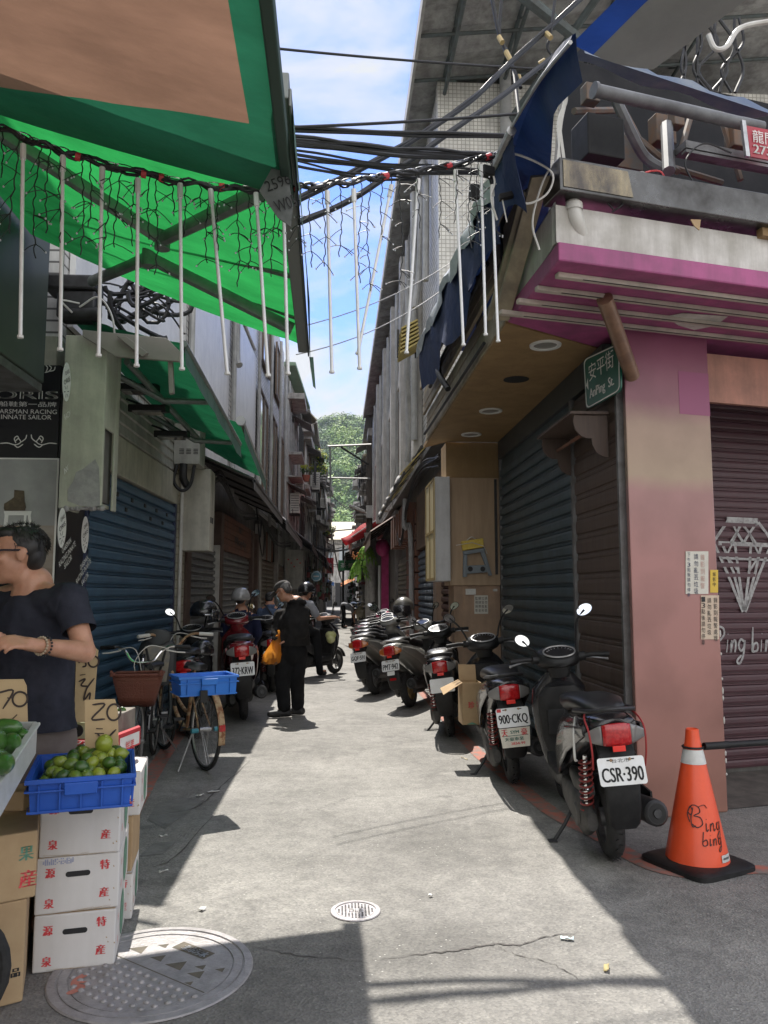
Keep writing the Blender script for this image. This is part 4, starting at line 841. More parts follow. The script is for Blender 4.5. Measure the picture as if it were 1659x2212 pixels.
# red phone-number sign
t=thing('shop_sign','small red sign with white characters at the right edge, above the gutter','sign',tuple(PY(1640,345,4.55)))
a=PY(1622,338,4.5); m=MB(); sd=[a,a+E1*.3,a+E1*.3+V((0,0,.21)),a+V((-.02,0,.21))]; m.slab(sd,E2*.01); m.build('sign_plate',mat('red enamel',(.42,.03,.05),(.34,.05,.06),scale=7,rough=.4),t)
m=MB(); text(m,'龍門',a+E1*.105+V((0,0,.142))-E2*.003,E1,(0,0,1),h=.085,w=.175); text(m,'273',a+E1*.09+V((0,0,.055))-E2*.003,E1,(0,0,1),h=.06,w=.14,bold=.002); m.build('lettering',WINK,t)
m=MB(); m.slab([a-E1*.035,a-E1*.005,a-E1*.025+V((0,0,.24)),a-E1*.055+V((0,0,.24))],E2*.02); m.build('edge_rail',ALU,t)
# --- pier facing down the alley with light box and step stool
t=thing('wood_panelled_pier','ochre and wood panelled pier between the blue grey shutter and the next shop','pier',(1.6,9.3,0))
m=MB(); m.bb((1.30,9.16,2.87),(XR+.1,9.6,3.305)); m.build('upper_panel',OCHRE,t); m=MB(); m.bb((1.33,9.14,1.57),(XR-.02,9.6,2.868)); m.build('wood_panel',WOODP,t,bevel=.004)
m=MB(); m.bb((1.38,9.17,0),(XR-.02,9.6,1.568)); m.bb((1.5,9.155,.1),(1.9,9.17,1.46)); m.build('lower_panel',grime('tan lower panel',(.4,.27,.18),amount=.35),t,bevel=.004)
m=MB(); m.bb((XR-.08,9.12,1.7),(XR-.05,9.14,2.85)); m.build('dark_trim',DKM,t); m=MB(); m.bb((1.52,9.13,1.46),(1.64,9.155,1.53)); m.bb((1.85,9.13,1.5),(1.9,9.155,1.53)); m.build('switch_plate',PVCW,t)
t=thing('light_box_sign','tall white and yellow light box sign jutting from the wood panelled pier','sign box',(1.22,9.5,1.62))
m=MB(); m.bb((1.15,9.02,1.62),(1.325,9.9,2.86)); m.build('cabinet',grime('white sign cabinet',(.5,.5,.5),amount=.25),t,bevel=.006); m=MB(); m.bb((1.135,9.05,1.63),(1.15,9.88,2.85)); pn=m.build('side_panel',mat('yellow acrylic panel',(.55,.47,.28),rough=.35),t); m=MB()
for z in (1.63,2.2,2.82): m.bb((1.128,9.03,z),(1.135,9.9,z+.03))
for y in (9.03,9.45,9.86): m.bb((1.127,y,1.63),(1.135,y+.03,2.85))
m.build('panel_frame',mat('brass coloured trim',(.3,.22,.09),rough=.5,metal=.3),pn)
# step stool
t=thing('folding_step_stool','grey folding step stool with yellow top hanging on the wood panelled pier','step stool',tuple(PY(1030,1250,9.1)))
Ys=9.11
def st(mb,pts,d=.05): mb.slab([PY(x,y,Ys-.001) for x,y in pts],(0,-d,0))
m=MB(); st(m,[(995,1170),(1042,1163),(1044,1182),(998,1190)],.05); m.build('yellow_top',mat('yellow dotted plastic',(.6,.42,.04),(.66,.5,.1),scale=60,rough=.5),t,bevel=.006)
GRS=mat('grey stool plastic',(.17,.2,.22),rough=.5)
m=MB(); st(m,[(999,1191),(1045,1184),(1046,1192),(1000,1199)],.045); st(m,[(1000,1199),(1008,1198),(1008,1246),(999,1247)],.045); st(m,[(1037,1194),(1046,1192),(1062,1243),(1055,1244)],.045); st(m,[(1008,1222),(1050,1220),(1055,1236),(1008,1240)],.035); m.build('leg_frame',GRS,t,bevel=.005)
m=MB(); 
for x in (1016,1043): m.disc(PY(x,1229,Ys-.038),.03,(1,0,0),(0,0,1))
m.build('moulded_hole',INK,t); m=MB(); m.tube([PY(985,1178,Ys-.06),PY(1020,1172,Ys-.07),PY(1045,1180,Ys-.06),PY(1052,1196,Ys-.06)],.004,5); m.tube(spl([PY(1008,1168,Ys-.03),PY(1018,1160,Ys-.03),PY(1028,1165,Ys-.03)]),.006,6); m.build('hanging_string',PVCW,t)
t=thing('paper_notice','white handwritten notice taped to the wood panelled pier below the stool','notice',tuple(PY(1040,1327,9.15)))
m=MB(); a,b=PY(1025,1326,9.15),PY(1054,1286,9.15); m.bb((a.x,9.15,a.z),(b.x,9.153,b.z)); m.build('sheet',PAP,t); m=MB()
for k,s in enumerate(('請勿亂丟','垃圾飲料','罐請帶走','監視錄影')):
    for j,ch in enumerate(s): text(m,ch,(b.x-.025-.038*k,9.149,b.z-.035-.048*j),(1,0,0),(0,0,1),h=.036,w=.03)
m.build('handwriting',INK,t)
# --- tiled building with deep roof
XF=1.40
t=thing('tiled_building','tall tiled building with a deep tin roof overhanging the right side of the alley','building',(3,20,0)); TB=t
m=MB(); m.bb((XF,10.6,3.7),(7,31.5,8.8)); m.build('wall',GTILE,t)
m=MB(); m.bb((XF-.002,10.4,3.6),(7,10.598,8.88)); m.build('tiled_end_wall',WTILE,t)
m=MB(); m.bb((1.62,9.62,0),(6,31,3.69)); m.build('ground_floor_wall',DWALL,t)
ROOFU=grime('grey roof underside',(.45,.45,.44),dirt=(.1,.09,.085),amount=.6)
m=MB(); n=90; rows=[]
for i in range(n+1):
    y=8.3+(32-8.3)*i/n; dz=.03*(1 if i%2 else -1); rows.append([(1.04,y,8.88+dz),(3.5,y,9.3+dz),(8,y,9.7+dz)])
m.sheet(rows,False); m.build('roof',ROOFU,t,thick=.02)
m=MB(); m.bb((1.0,8.3,8.74),(1.04,32,8.96)); m.build('eave_board',mat('bleached eave board',(.5,.49,.46),(.36,.35,.33),scale=3,rough=.7),t)
TRS=mat('green grey roof steel',(.1,.125,.125),(.07,.075,.07),scale=6,rough=.6)
m=MB()
for x in (1.5,2.35,3.6,5): 
    z=8.85+(x-1)*.16
    m.tube([(x,8.3,z),(x,31,z)],.028,6); m.tube([(x,8.3,z-.24),(x,31,z-.24)],.028,6)
    y=8.3; k=0
    while y<16: m.tube([(x,y,z-(0 if k%2 else .24)),(x,y+.35,z-(.24 if k%2 else 0))],.014,5,cap=False); y+=.35; k+=1
for y in (8.5,9.4,10.3): m.tube([(1.05,y,8.8),(6.5,y,9.4)],.025,6)
m.tube([(1.9,8.2,8.6),(4.5,9.9,8.3)],.07,8); m.tube([(2.4,10.3,8.2),(3.4,8.4,9.1)],.05,8)
m.build('roof_truss',TRS,t)
a=PY(978,100,10.3); b=PY(1093,100,10.2)
m=MB(); m.bb((a.x-.07,10.41,8.88),(a.x+.07,10.53,9.3)); m.build('roof_post',mat('mint painted steel',(.25,.33,.3),rough=.5),t)
m=MB(); m.tube([(b.x,10.28,4.2),(b.x,10.28,9.2)],.085,12); m.tube(spl([(1.28,11.2,7.9),(1.25,11.2,8.05),(1.3,11.3,8.15),(1.33,11.3,7.9),(1.3,11.2,6.2)]),.05); m.tube(spl([(1.32,11.9,7.9),(1.28,11.9,6.7),(1.2,11.8,6.0)]),.05); m.tube([(1.25,12.5,8.3),(1.25,12.5,4)],.055)
for y in (14.5,17.2,20.3,24,28): m.tube([(1.33,y,3.7),(1.33,y,8.4)],.05)
m.tube(spl([(1.3,13.2,6.8),(1.2,13.3,5.6),(1.3,13.8,4.6),(1.25,14,3.9)]),.045)
m.build('downpipe',PVC,t)
m=MB()
for y0,y1 in ((12.6,13.6),(15.2,16.6),(18,19.6),(21.2,23),(25,27)): m.bb((XF-.16,y0,3.75),(XF-.002,y0+.35,8.4)); m.bb((XF-.12,y0+.4,5.9),(XF-.002,y1,6.2))
m.build('facade_rib',grime('pale facade rib',(.55,.53,.5),amount=.35),t,bevel=.01)
for a,b in ((15.7,17),(18.5,20),(21.7,23.4),(25.5,27.5)): window(t,a,b,4.3,5.8,XF-.01,-1,BRN); window(t,a,b,6.4,7.9,XF-.01,-1,PVC)
# small yellow slatted shade and striped slat awning
YEL=mat('faded yellow slat',(.5,.4,.12),(.36,.28,.1),scale=8,rough=.6)
t=thing('slatted_shade','little faded yellow slatted shade high beside the tarpaulin','awning',(1.1,11.6,4.9)); c=PY(882,733,11.5); m=MB()
for k in range(7): m.box(c+V((0,0,.06*k-.2)),(.34-.01*k,.5,.025),rot=Matrix.Rotation(R(-30),3,'Y'))
m.build('slat',YEL,t); m=MB(); m.box(c+V((-.14,.22,0)),(.04,.04,.45)); m.box(c+V((.14,.22,0)),(.04,.04,.45)); m.build('frame',DKM,t)
t=thing('slat_awning','torn striped slat awning above the row of parked scooters','awning',(1.15,15,3.4)); m=MB()
for k in range(26):
    y=11.4+k*.26; m.cur=k%2; o=.03*((k*7)%5-2); m.slab([(XF+.1,y,3.95+o),(.98+o,y,3.3+o),(.98+o,y+.14,3.3+o),(XF+.1,y+.14,3.95+o)],(0,0,.02))
m.build('slat',[YEL,DKM],t); m=MB(); m.tube([(.98,11.4,3.28),(.98,18.2,3.24)],.025); m.tube([(1.25,11.4,3.68),(1.25,18.2,3.66)],.025); m.build('frame',DKM,t); m=MB(); m.sheet([[(.96+.03*math.sin(k*1.9),11.4+k*.4,3.34) for k in range(18)],[(.955+.02*math.sin(k*2.7),11.4+k*.4,3.25-.03*math.sin(k*1.3)) for k in range(18)]]); m.build('torn_edge',grime('white torn plastic',(.5,.5,.5),amount=.5),t,thick=.006)
# shops beyond on the right
t=thing('row_shop','shop with short brown and worn blue shutters behind the parked scooters','building',(1.55,12,0))
m=MB(); shutter(m,(1.58,11.5),(1.58,9.95),.02,2.2,(-1,0),pitch=.11,depth=.03); m.build('brown_shutter',grime('red brown shutter',(.14,.07,.05),amount=.5,metal=.2),t); m=MB(); shutter(m,(1.56,14.6),(1.56,11.9),.02,2.25,(-1,0),pitch=.11,depth=.03); m.build('blue_shutter',grime('worn slate blue shutter',(.1,.13,.16),dirt=(.3,.31,.32),amount=.4,metal=.2),t)
m=MB(); m.bb((1.47,11.52,0),(1.62,11.88,2.4)); m.build('post',grime('tan post',(.36,.25,.18),amount=.4),t); m=MB(); m.bb((1.5,9.7,2.3),(1.62,14.7,3.3)); m.build('sign_board',grime('brown sign board',(.2,.12,.07),amount=.5),t)
t=thing('row_shop','shop front clad with red brown planks beyond the blue shutter, right side','building',(1.5,16.5,0))
m=MB()
for k in range(10): m.bb((1.47,14.7,.02+.31*k),(1.62,16.6,.30+.31*k))
m.build('plank_cladding',RWOOD,t,bevel=.01); m=MB(); shutter(m,(1.55,19.4),(1.55,16.9),.02,2.3,(-1,0),pitch=.11,depth=.03); m.build('roller_shutter',SHB,t); m=MB(); 
for k in range(6): m.bb((1.3,14.9+k*.75,2.55),(1.62,15.25+k*.75,3.25))
m.build('timber_bracket',RWOOD,t); m=MB(); m.lathe([(.001,0),(.1,0),(.1,.02),(.001,.025)],20,(1.46,15.2,1.85),'X'); m.build('round_plate',WINK,t); m=MB(); m.tube(spl([(1.3,14.8,3.3),(1.28,14.8,2.75),(1.4,14.85,2.6),(1.42,14.9,0.1)]),.05); m.build('downpipe',PVC,t)
t=thing('row_shop','dim shop front with a magenta column and open goods far on the right','building',(1.4,23,0))
m=MB(); m.bb((1.45,19.5,0),(1.62,30,3.6)); m.build('wall',DWALL,t); m=MB(); m.bb((1.22,21.6,0),(1.42,21.9,2.7)); m.ell((1.25,21.6,2.75),(.2,.25,.25)); m.build('magenta_column',mat('magenta cloth wrap',(.42,.03,.16),(.3,.02,.1),scale=6,rough=.7),t); m=MB(); m.bb((1.25,22.3,0),(1.3,22.4,2.3)); m.bb((1.2,23.0,0),(1.26,23.1,2.3)); m.build('white_post',WHT,t)
t=thing('street_column','thick pale round column with ferns growing on it, far right side','column',(1.0,24,0)); m=MB(); m.lathe([(.18,0),(.17,2.6),(.165,3.2)],20,(1.02,24,0)); m.lathe([(.2,3.2),(.22,3.35),(.001,3.36)],20,(1.02,24,0)); m.build('shaft',CONC,t)
FERN=mat('bright fern leaves',(.2,.42,.05),(.32,.55,.09),scale=9,rough=.5)
def fern(label,c,n,l,seed):
    t=thing('hanging_fern',label,'plant',tuple(c)); rr=random.Random(seed); m=MB(); c=V(c)
    for k in range(n):
        a=rr.uniform(0,6.28); ll=l*rr.uniform(.6,1.1); d=V((math.cos(a),math.sin(a),0)); P=[c+d*(ll*.45*u)+V((0,0,.14*ll*math.sin(u*2.2)-ll*.9*u*u)) for u in [i/7 for i in range(8)]]
        s=d.cross(V((0,0,1)))
        for i in range(7):
            w_=.038*(1-abs(i/7-.35)); m.add([P[i],P[i]+s*w_*1.6-V((0,0,.04)),P[i+1]],[(0,1,2)],False); m.add([P[i],P[i+1],P[i]-s*w_*1.6-V((0,0,.04))],[(0,1,2)],False)
    m.build('frond',FERN,t); m=MB(); m.lathe([(.05,-.14),(.08,0),(.001,-.02)],10,tuple(c)); m.build('pot',TERR,t); return t
fern('bright green fern hanging on the round column, upper of two',(.88,23.7,2.9),46,.85,1); fern('green fern hanging lower beside the round column',(.66,23.9,2.45),40,.8,2)
t=thing('flower_cluster','orange flowers between the two hanging ferns','flowers',(.6,23.7,2.5)); m=MB(); rr=random.Random(8)
for k in range(22): m.ell((.6+rr.uniform(-.18,.18),23.7+rr.uniform(-.1,.1),2.62+rr.uniform(-.1,.1)),(.03,.03,.025),6,4)
m.build('petals',mat('orange petals',(.6,.2,.05),rough=.6),t); m=MB(); m.tube([(.6,23.7,2.6),(.75,23.85,2.7),(.9,23.95,2.75)],.012,5); m.build('stem',DKM,t)
# right canopies beyond
t=thing('red_awning','bright red cloth awning tilted over the far right side','awning',(.9,27,3.3)); m=MB()
A_,B_,C_,D_=PY(754,1157,26),PY(818,1126,26.5),PY(822,1140,28.5),PY(758,1164,28)
REDC=cloth_mat('red awning cloth',(.62,.035,.05),glow=.4)
A_=V((.4,25.5,3.3));B_=V((1.35,25.5,3.95));C_=V((1.35,29,3.95));D_=V((.4,29,3.3))
m.sheet([[A_.lerp(B_,i/6)-V((0,0,.06*math.sin(math.pi*i/6))) for i in range(7)],[D_.lerp(C_,i/6)-V((0,0,.06*math.sin(math.pi*i/6))) for i in range(7)]]); m.sheet([[A_,D_],[A_-V((0,0,.25)),D_-V((0,0,.22))]],False); m.sheet([[A_.lerp(B_,i/6)-V((0,0,.06*math.sin(math.pi*i/6))) for i in range(7)],[A_.lerp(B_,i/6)-V((0,0,.2)) for i in range(7)]]); R4=[PY(736,1163,25.3),PY(799,1126,26.1),PY(804,1153,25.8),PY(747,1179,25.2)]; m.sheet([[R4[0].lerp(R4[1],i/8)-V((0,0,.05*math.sin(i*.8))) for i in range(9)],[R4[3].lerp(R4[2],i/8)-V((0,.04*math.sin(i*1.3),0)) for i in range(9)]]); m.build('cloth',REDC,t,thick=.012); m=MB(); m.tube([B_,A_],.02); m.tube([C_,D_],.02); m.tube([A_,D_],.025); m.build('frame',ALU,t); m=MB(); m.sheet([[A_,A_+V((.08,0,0))],[A_+V((-.03,0,-.5)),A_+V((.02,0,-.55))]]); m.build('hanging_flap',mat('pale torn cloth',(.5,.33,.3),rough=.8),t)
canopy('brown box canopy just below the red awning',19.6,25,1.5,.82,3.5,3.05,mat('brown canopy sheet',(.13,.085,.06),(.18,.12,.09),scale=4,rough=.6),-1,val=.35)
canopy('black tin canopy beneath the red awning on the far right',26,34,1.45,.25,3.3,2.85,TIND,-1,val=.25)
canopy('far black canopy on the right facing the far left one',36,48,1.4,.1,3.5,2.8,TIND,-1,val=.3)
old_house('grey house with laundry rods beyond the tiled building, right side',31.6,38,1.5,1.55,-1,8.8,CONC,21)
old_house('brown shaded house with yellow balcony shade, right side',38.1,50,1.6,1.6,-1,8.3,DWALL,22,roof=grime('yellowish roof sheet',(.4,.34,.22),amount=.4))
old_house('last visible house on the right beside the far street lamp',50.1,70,1.6,1.9,-1,6.8,CONC,23)
# far end of the alley
t=thing('far_house','grey house with cream hipped roof closing the end of the alley','building',(0,86,0)); m=MB(); m.bb((-6,85,0),(8,92,7.3)); m.build('wall',CONC,t); m=MB(); m.hexa([(-7,84,7.3),(9,84,7.3),(9,93,7.3),(-7,93,7.3)],[(-4,88,9.6),(6,88,9.6),(6,89,9.6),(-4,89,9.6)]); m.build('roof',CREAMR,t)
for x in (-2.2,.1,2.4): 
    m=MB(); m.bb((x,84.95,4.6),(x+1.6,85,6.4)); m.build('window',GLASS,t)
m=MB(); m.bb((-2.5,84.9,0),(-.6,85,2.6)); m.bb((-.3,84.9,0),(1.8,85,2.6)); m.build('shop_front',DKM,t); m=MB(); strokes(m,[[(0,0),(.6,.7),(.1,1.2),(.8,1.6)],[(.3,.2),(1,.9),(.6,1.5)]],(-2.3,84.88,.5),(1,0,0),(0,0,1),1,.16); m.build('painted_graffiti',WINK,t)
t=thing('shop_sign','small red sign hanging at the far end of the alley','sign',(-.75,60,3)); m=MB(); m.bb((-1.35,60,3.0),(-.35,60.1,4.2)); m.build('sign_panel',mat('far red sign',(.5,.04,.06),rough=.5),t); m=MB(); text(m,'茶飲',(-.85,59.99,3.6),(1,0,0),(0,0,1),h=.45,w=.8); m.build('lettering',WINK,t)
t=thing('round_sign','blue round sign with a white bar hanging on the far left','sign',(-.62,31,2.3)); c=PY(683,1245,30); m=MB(); m.lathe([(.001,-.02),(.2,-.02),(.21,0),(.2,.04),(.001,.04)],24,tuple(c),'Y'); m.build('disc',mat('blue enamel',(.12,.34,.45),rough=.4),t); m=MB(); m.bb((c.x-.11,c.y-.026,c.z-.025),(c.x+.11,c.y-.021,c.z+.025)); m.lathe([(.165,-.021),(.165,-.024),(.185,-.024),(.185,-.021)],24,tuple(c),'Y'); m.build('marking',WINK,t); m=MB(); m.tube([c+V((0,0,.2)),c+V((0,0,.8))],.015); m.build('hanger',DKM,t)
for lab,x0,x1,z0,z1,y,cc in (('blue tarpaulin shade at the far left end',-1.0,-.3,2.3,2.0,58,(.08,.25,.6)),('orange and red shade at the far right end',.2,1.2,1.95,2.4,55,(.6,.2,.06))):
    t=thing('shade_cloth',lab,'awning',((x0+x1)/2,y,z1)); m=MB(); m.sheet([[(x0,y,z0),(x1,y,z1)],[(x0,y+4,z0+.3),(x1,y+4,z1+.3)]],False); m.build('cloth',mat(lab+' cloth',cc,rough=.7),t,thick=.02); m=MB(); m.tube([(x0,y,0),(x0,y,z0)],.03); m.tube([(x1,y,0),(x1,y,z1)],.03); m.build('post',DKM,t)
# utility pole with frame
t=thing('utility_pole','dark wooden utility pole with square steel crossarm frame above the alley','utility pole',(1.0,25,0)); m=MB(); m.tube([(1.02,25,0),(1.0,25,6.35)],[.12,.09],12); m.build('pole',mat('weathered pole wood',(.055,.045,.04),(.1,.085,.07),scale=12,rough=.9,stretch=(1,1,.1)),t)
PYt=25
def pp(x,y): return PY(x,y,24.85)
m=MB(); m.tube([pp(708,964),pp(802,960)],.035,4); m.tube([pp(708,1032),pp(800,1034)],.03,4); m.build('crossarm',STEEL,t); m=MB(); m.tube([pp(713,964),pp(714,1060)],.03,6); m.tube([pp(714,1060),pp(716,1200)],.012,6); m.build('drop_post',STEEL,t); m=MB(); m.tube([pp(737,966),pp(797,1004)],.035,6); m.build('brace',DKM,t); m=MB(); m.bb((.9,24.7,3.9),(1.1,24.86,4.3)); m.build('terminal_box',PVC,t)
t=thing('street_lamp','small street lamp with a pale head leaning from the utility pole','street lamp',(.9,24.8,4.6)); a,b=pp(758,1093),pp(800,1112); m=MB(); m.tube([b,a.lerp(b,.5)],.02); m.build('arm',ALU,t); m=MB(); m.box(a.lerp(b,.3),(.55,.2,.09),rot=Matrix.Rotation(R(22),3,'Y')); m.build('lamp_head',PVC,t,bevel=.02)
t=thing('utility_pole','smaller plain pole with one crossarm far behind the steel frame','utility pole',(-.2,45,0)); c=PY(741,1290,45); m=MB(); m.tube([(c.x,45,0),(c.x,45,4.6)],.06); m.build('pole',DKM,t); m=MB(); m.tube([PY(718,1147,44.9),PY(765,1143,44.9)],.04,6); m.tube([PY(722,1175,44.9),PY(770,1176,44.9)],.03,6); m.build('crossarm',STEEL,t)
# clutter of hanging goods under the far canopies
rr=random.Random(31)
GOODS=[mat('hung goods %s'%n,c,rough=.7) for n,c in (('white',(.5,.5,.5)),('red',(.2,.05,.05)),('green',(.06,.13,.07)),('grey',(.2,.2,.2)),('tan',(.35,.25,.15)),('black',(.02,.02,.02)))]
for lab,x,y,sd in (('tangle of hanging goods under the low black canopy on the left',-.95,34,1),('dark goods and boxes hanging under the far left canopy',-.75,44,1),('goods hanging below the far right canopy',.85,39,-1)):
    t=thing('hanging_goods',lab,'goods',(x,y,1.2))
    for gi,gm in enumerate(GOODS):
        m=MB()
        for k in range(9):
            p=V((x+rr.uniform(-.35,.35),y+rr.uniform(-3,3),rr.uniform(1.0,2.7))); m.box(p,(rr.uniform(.04,.16),rr.uniform(.04,.16),rr.uniform(.06,.3)),rz=rr.uniform(0,1)); m.tube([p,(p.x,p.y,2.95)],.006,4)
        m.build('hung_item',gm,t,bevel=.01)
t=thing('shop_sign','green sign board under the black canopies on the far right','sign',(.55,30,2.5)); m=MB(); m.bb((.0,30,2.35),(.95,30.1,2.75)); m.build('sign_panel',mat('far green sign',(.03,.2,.07),rough=.5),t); m=MB(); text(m,'茶·鮮果',(.47,29.99,2.55),(1,0,0),(0,0,1),h=.18,w=.75); m.build('lettering',WINK,t)

t=thing('awning_gear','rusty folded awning arms and brackets in the dark recess above the gutter','awning frame',tuple(PY(1300,330,4.9))); RA=mat('rusty arm',(.11,.1,.09),(.16,.09,.05),scale=9,rough=.7)
m=MB()
for P in ([(1262,205,4.7),(1300,265,4.9),(1262,345,4.8)],[(1340,225,5.0),(1380,300,5.0),(1465,372,4.8)],[(1495,240,5.0),(1470,330,4.9)],[(1240,240,4.6),(1335,238,5.0)],[(1395,345,4.8),(1560,395,4.9)],[(1560,260,4.9),(1600,390,4.9)],[(1280,380,4.6),(1255,300,4.7)]): m.tube([PY(*p) for p in P],.022,6)
m.build('arm',RA,t); m=MB()
for x,y,Y,s in ((1430,285,4.95,(.16,.1,.2)),(1392,400,4.7,(.1,.06,.05)),(1275,205,4.6,(.1,.08,.12)),(1460,255,4.8,(.08,.08,.14)),(1590,300,4.9,(.12,.1,.16)),(1345,330,5.1,(.3,.05,.25))): m.box(PY(x,y,Y),s,rz=A13)
m.build('bracket',RA,t,bevel=.006)
t=thing('loose_wires','loose white, red and black wires looping over the stainless gutter','cables',tuple(PY(1400,380,4.35)))
for nm,mm,L in (('white_wire',PVCW,([(1362,400),(1372,378),(1390,372),(1402,390),(1398,402)],[(1370,402),(1385,380),(1410,380),(1418,398)],[(1195,362),(1170,352),(1140,338),(1110,330)])),('red_wire',REDINK,([(1376,395),(1392,374),(1425,370),(1440,392)],[(1190,368),(1182,380),(1188,395)])),('black_wire',CABLE,([(1325,452),(1300,420),(1310,385),(1345,380),(1362,402),(1345,440),(1322,458)],[(1215,420),(1245,400),(1262,372)],[(1500,400),(1480,350),(1520,310),(1580,330)]))):
    m=MB()
    for q_ in L: m.tube(spl([PY(x,y,4.08 if x<1350 else 4.25) for x,y in q_],5),.0055,5)
    m.build(nm,mm,t)
t=thing('wood_offcut','dark and yellow timber offcut nailed under the gutter','offcut',tuple(PY(1650,520,4.3))); m=MB(); a=PY(1648,508,4.3); m.slab([a,a+E1*.2,a+E1*.2+V((0,0,.09)),a+V((0,0,.07))],E2*.05); m.build('timber',OCHRE,t); m=MB(); a=PY(1500,488,4.16); m.slab([a,a+V((.035,.01,-.02)),a+V((.045,.01,.045)),a+V((-.02,0,.04))],E2*.006); m.build('paper_scrap',CARD,t)
# ================================================================= OVERHEAD: awnings, tarps, wires, light strings
GRNC=cloth_mat('green awning cloth',(.03,.36,.085),glow=.48)
DGRN=cloth_mat('dark green awning border',(.02,.14,.075),glow=.35)
BRNC=cloth_mat('brown awning cloth',(.33,.19,.13),glow=.3)
VALG=mat('weathered green valance',(.05,.12,.08),(.1,.17,.13),scale=5,rough=.7)
# green awning over the alley
b0,b1=PZ(609,305,3.3),PZ(650,745,3.28); w0,w1=V((-2.2,b0.y-.1,4.12)),V((-2.2,b1.y-.1,4.02))
def awn(mb,b0,b1,w0,w1,nx=22,ny=26,sagv=.05):
    rows=[]
    for i in range(ny+1):
        p=b0.lerp(b1,i/ny); q=w0.lerp(w1,i/ny); rows.append([p.lerp(q,j/nx)-V((0,0,sagv*math.sin(math.pi*j/nx)*(1+.15*math.sin(i*.9))+.012*noise.noise(V((j*.45,i*.35,1))))) for j in range(nx+1)])
    mb.sheet(rows)
t=thing('retractable_awning','large bright green awning stretched from the left wall over the alley','awning',tuple((b0+b1)/2)); m=MB(); awn(m,b0,b1,w0,w1); m.build('canvas',GRNC,t)
m=MB(); m.slab([b0+V((-.02,-.35,-.05)),b0+V((.05,-.35,-.05)),b1+V((.05,.03,-.05)),b1+V((-.02,.03,-.05))],(0,0,.1)); m.slab([b0+V((.05,-.35,-.08)),b0+V((.06,-.35,-.08)),b1+V((.06,.03,-.08)),b1+V((.05,.03,-.08))],(0,0,.07)); m.build('front_bar',mat('awning profile grey',(.2,.22,.21),rough=.45,metal=.4),t,bevel=.006)
nrm=(b1-b0).cross(w0-b0).normalized()
def onB(x,y,o=.1):
    d=ray(x,y); p0=b0-V((0,0,o)); return CP+d*((p0-CP).dot(nrm)/d.dot(nrm))
m=MB()
for A in ([(0,286),(351,517),(562,416)],[(198,608),(322,556),(632,711)]):
    P=[onB(*q) for q in A]
    for p,q in ((P[0],P[1]),(P[1],P[2])): m.tube([p,q],.034,8,flat=1.3)
    m.tube([P[1]-V((0,0,.06)),P[1]+V((0,0,.05))],.045,10)
m.tube([onB(60,445,.02),onB(640,600,.02)],.016,6); m.tube([onB(90,480,.02),onB(645,690,.02)],.012,6)
m.build('folding_arm',mat('awning arm',(.2,.23,.21),(.13,.15,.14),scale=8,rough=.45,metal=.3),t)
m=MB(); v0=b1+V((.06,.03,-.08)); m.sheet([[b0+V((.06,-.3,-.02)),b0.lerp(b1,.5)+V((.07,0,-.02)),b1+V((.06,.05,-.02))],[b0+V((.07,-.3,-.2)),b0.lerp(b1,.5)+V((.09,0,-.17)),b1+V((.07,.05,-.2))]]); m.sheet([[v0,v0+V((.03,0,0))],[v0+V((.03,0,-.22)),v0+V((.05,0,-.24))]]); m.build('valance',VALG,t)
Fl=[PY(x,y,2.86) for x,y in ((560,412),(612,318),(633,445),(628,490),(600,470))]
m=MB(); m.slab(Fl,(0,.004,0)); fp=m.build('folded_flap',mat('dirty white flap',(.15,.16,.155),(.09,.1,.095),scale=9,rough=.7),t); m=MB(); fu=(V((.6,0,.25))).normalized(); fv=V((0,-1,0)).cross(fu); fv=V((-.25,0,.6)).normalized()
text(m,'2596',PY(600,395,2.857),fu,fv,h=.045,w=.1); text(m,'W05',PY(617,440,2.857),fu,fv,h=.05,w=.085); text(m,'串',PY(612,352,2.857),fu,fv,h=.045,w=.045); m.build('lettering',INK,fp)
# brown awning with green border, nearest
a0=V((-.235,3.05,3.12)); a1=V((-2.25,3.05,3.7)); n0=a0+V((.02,-3.2,.02)); n1=a1+V((0,-3.2,.02))
t=thing('retractable_awning','brown awning with dark green border overhead, nearest at top left','awning',tuple(a0)); m=MB()
rows=[]; Ys_=[0,.085,.17,.255,.26]+[.3+.1*k for k in range(30)]; Xs_=[0,.021,.042,.045]+[.05+.05*k for k in range(20)]
yi=lambda u: max(.16,.48-.5*u)
yy=lambda y,u: y*yi(u)/.255 if y<=.255 else yi(u)+(y-.255)*(3.2-yi(u))/2.945
for y in Ys_: rows.append([a0.lerp(a1,u)+V((.02*y/3.2,-yy(y,u),-.035*math.sin(math.pi*u)*(1-.4*u)+(.014*noise.noise(V((u*5,y*1.3,2)))+.006*noise.noise(V((u*16,y*3,5))))*(1 if y>0 else .2))) for u in Xs_])
m.sheet(rows); k=len(Xs_)-1; m.mi=[1 if (i//k<4 or i%k<3) else 0 for i in range(len(m.f))]
m.build('canvas',[BRNC,DGRN],t)
m=MB(); m.slab([a0+V((0,.05,-.03)),a0+V((.04,.05,-.03)),n0+V((.04,0,-.03)),n0+V((0,0,-.03))],(0,0,.07)); m.build('front_bar',mat('dark green awning bar',(.03,.06,.045),rough=.6),t,bevel=.006)
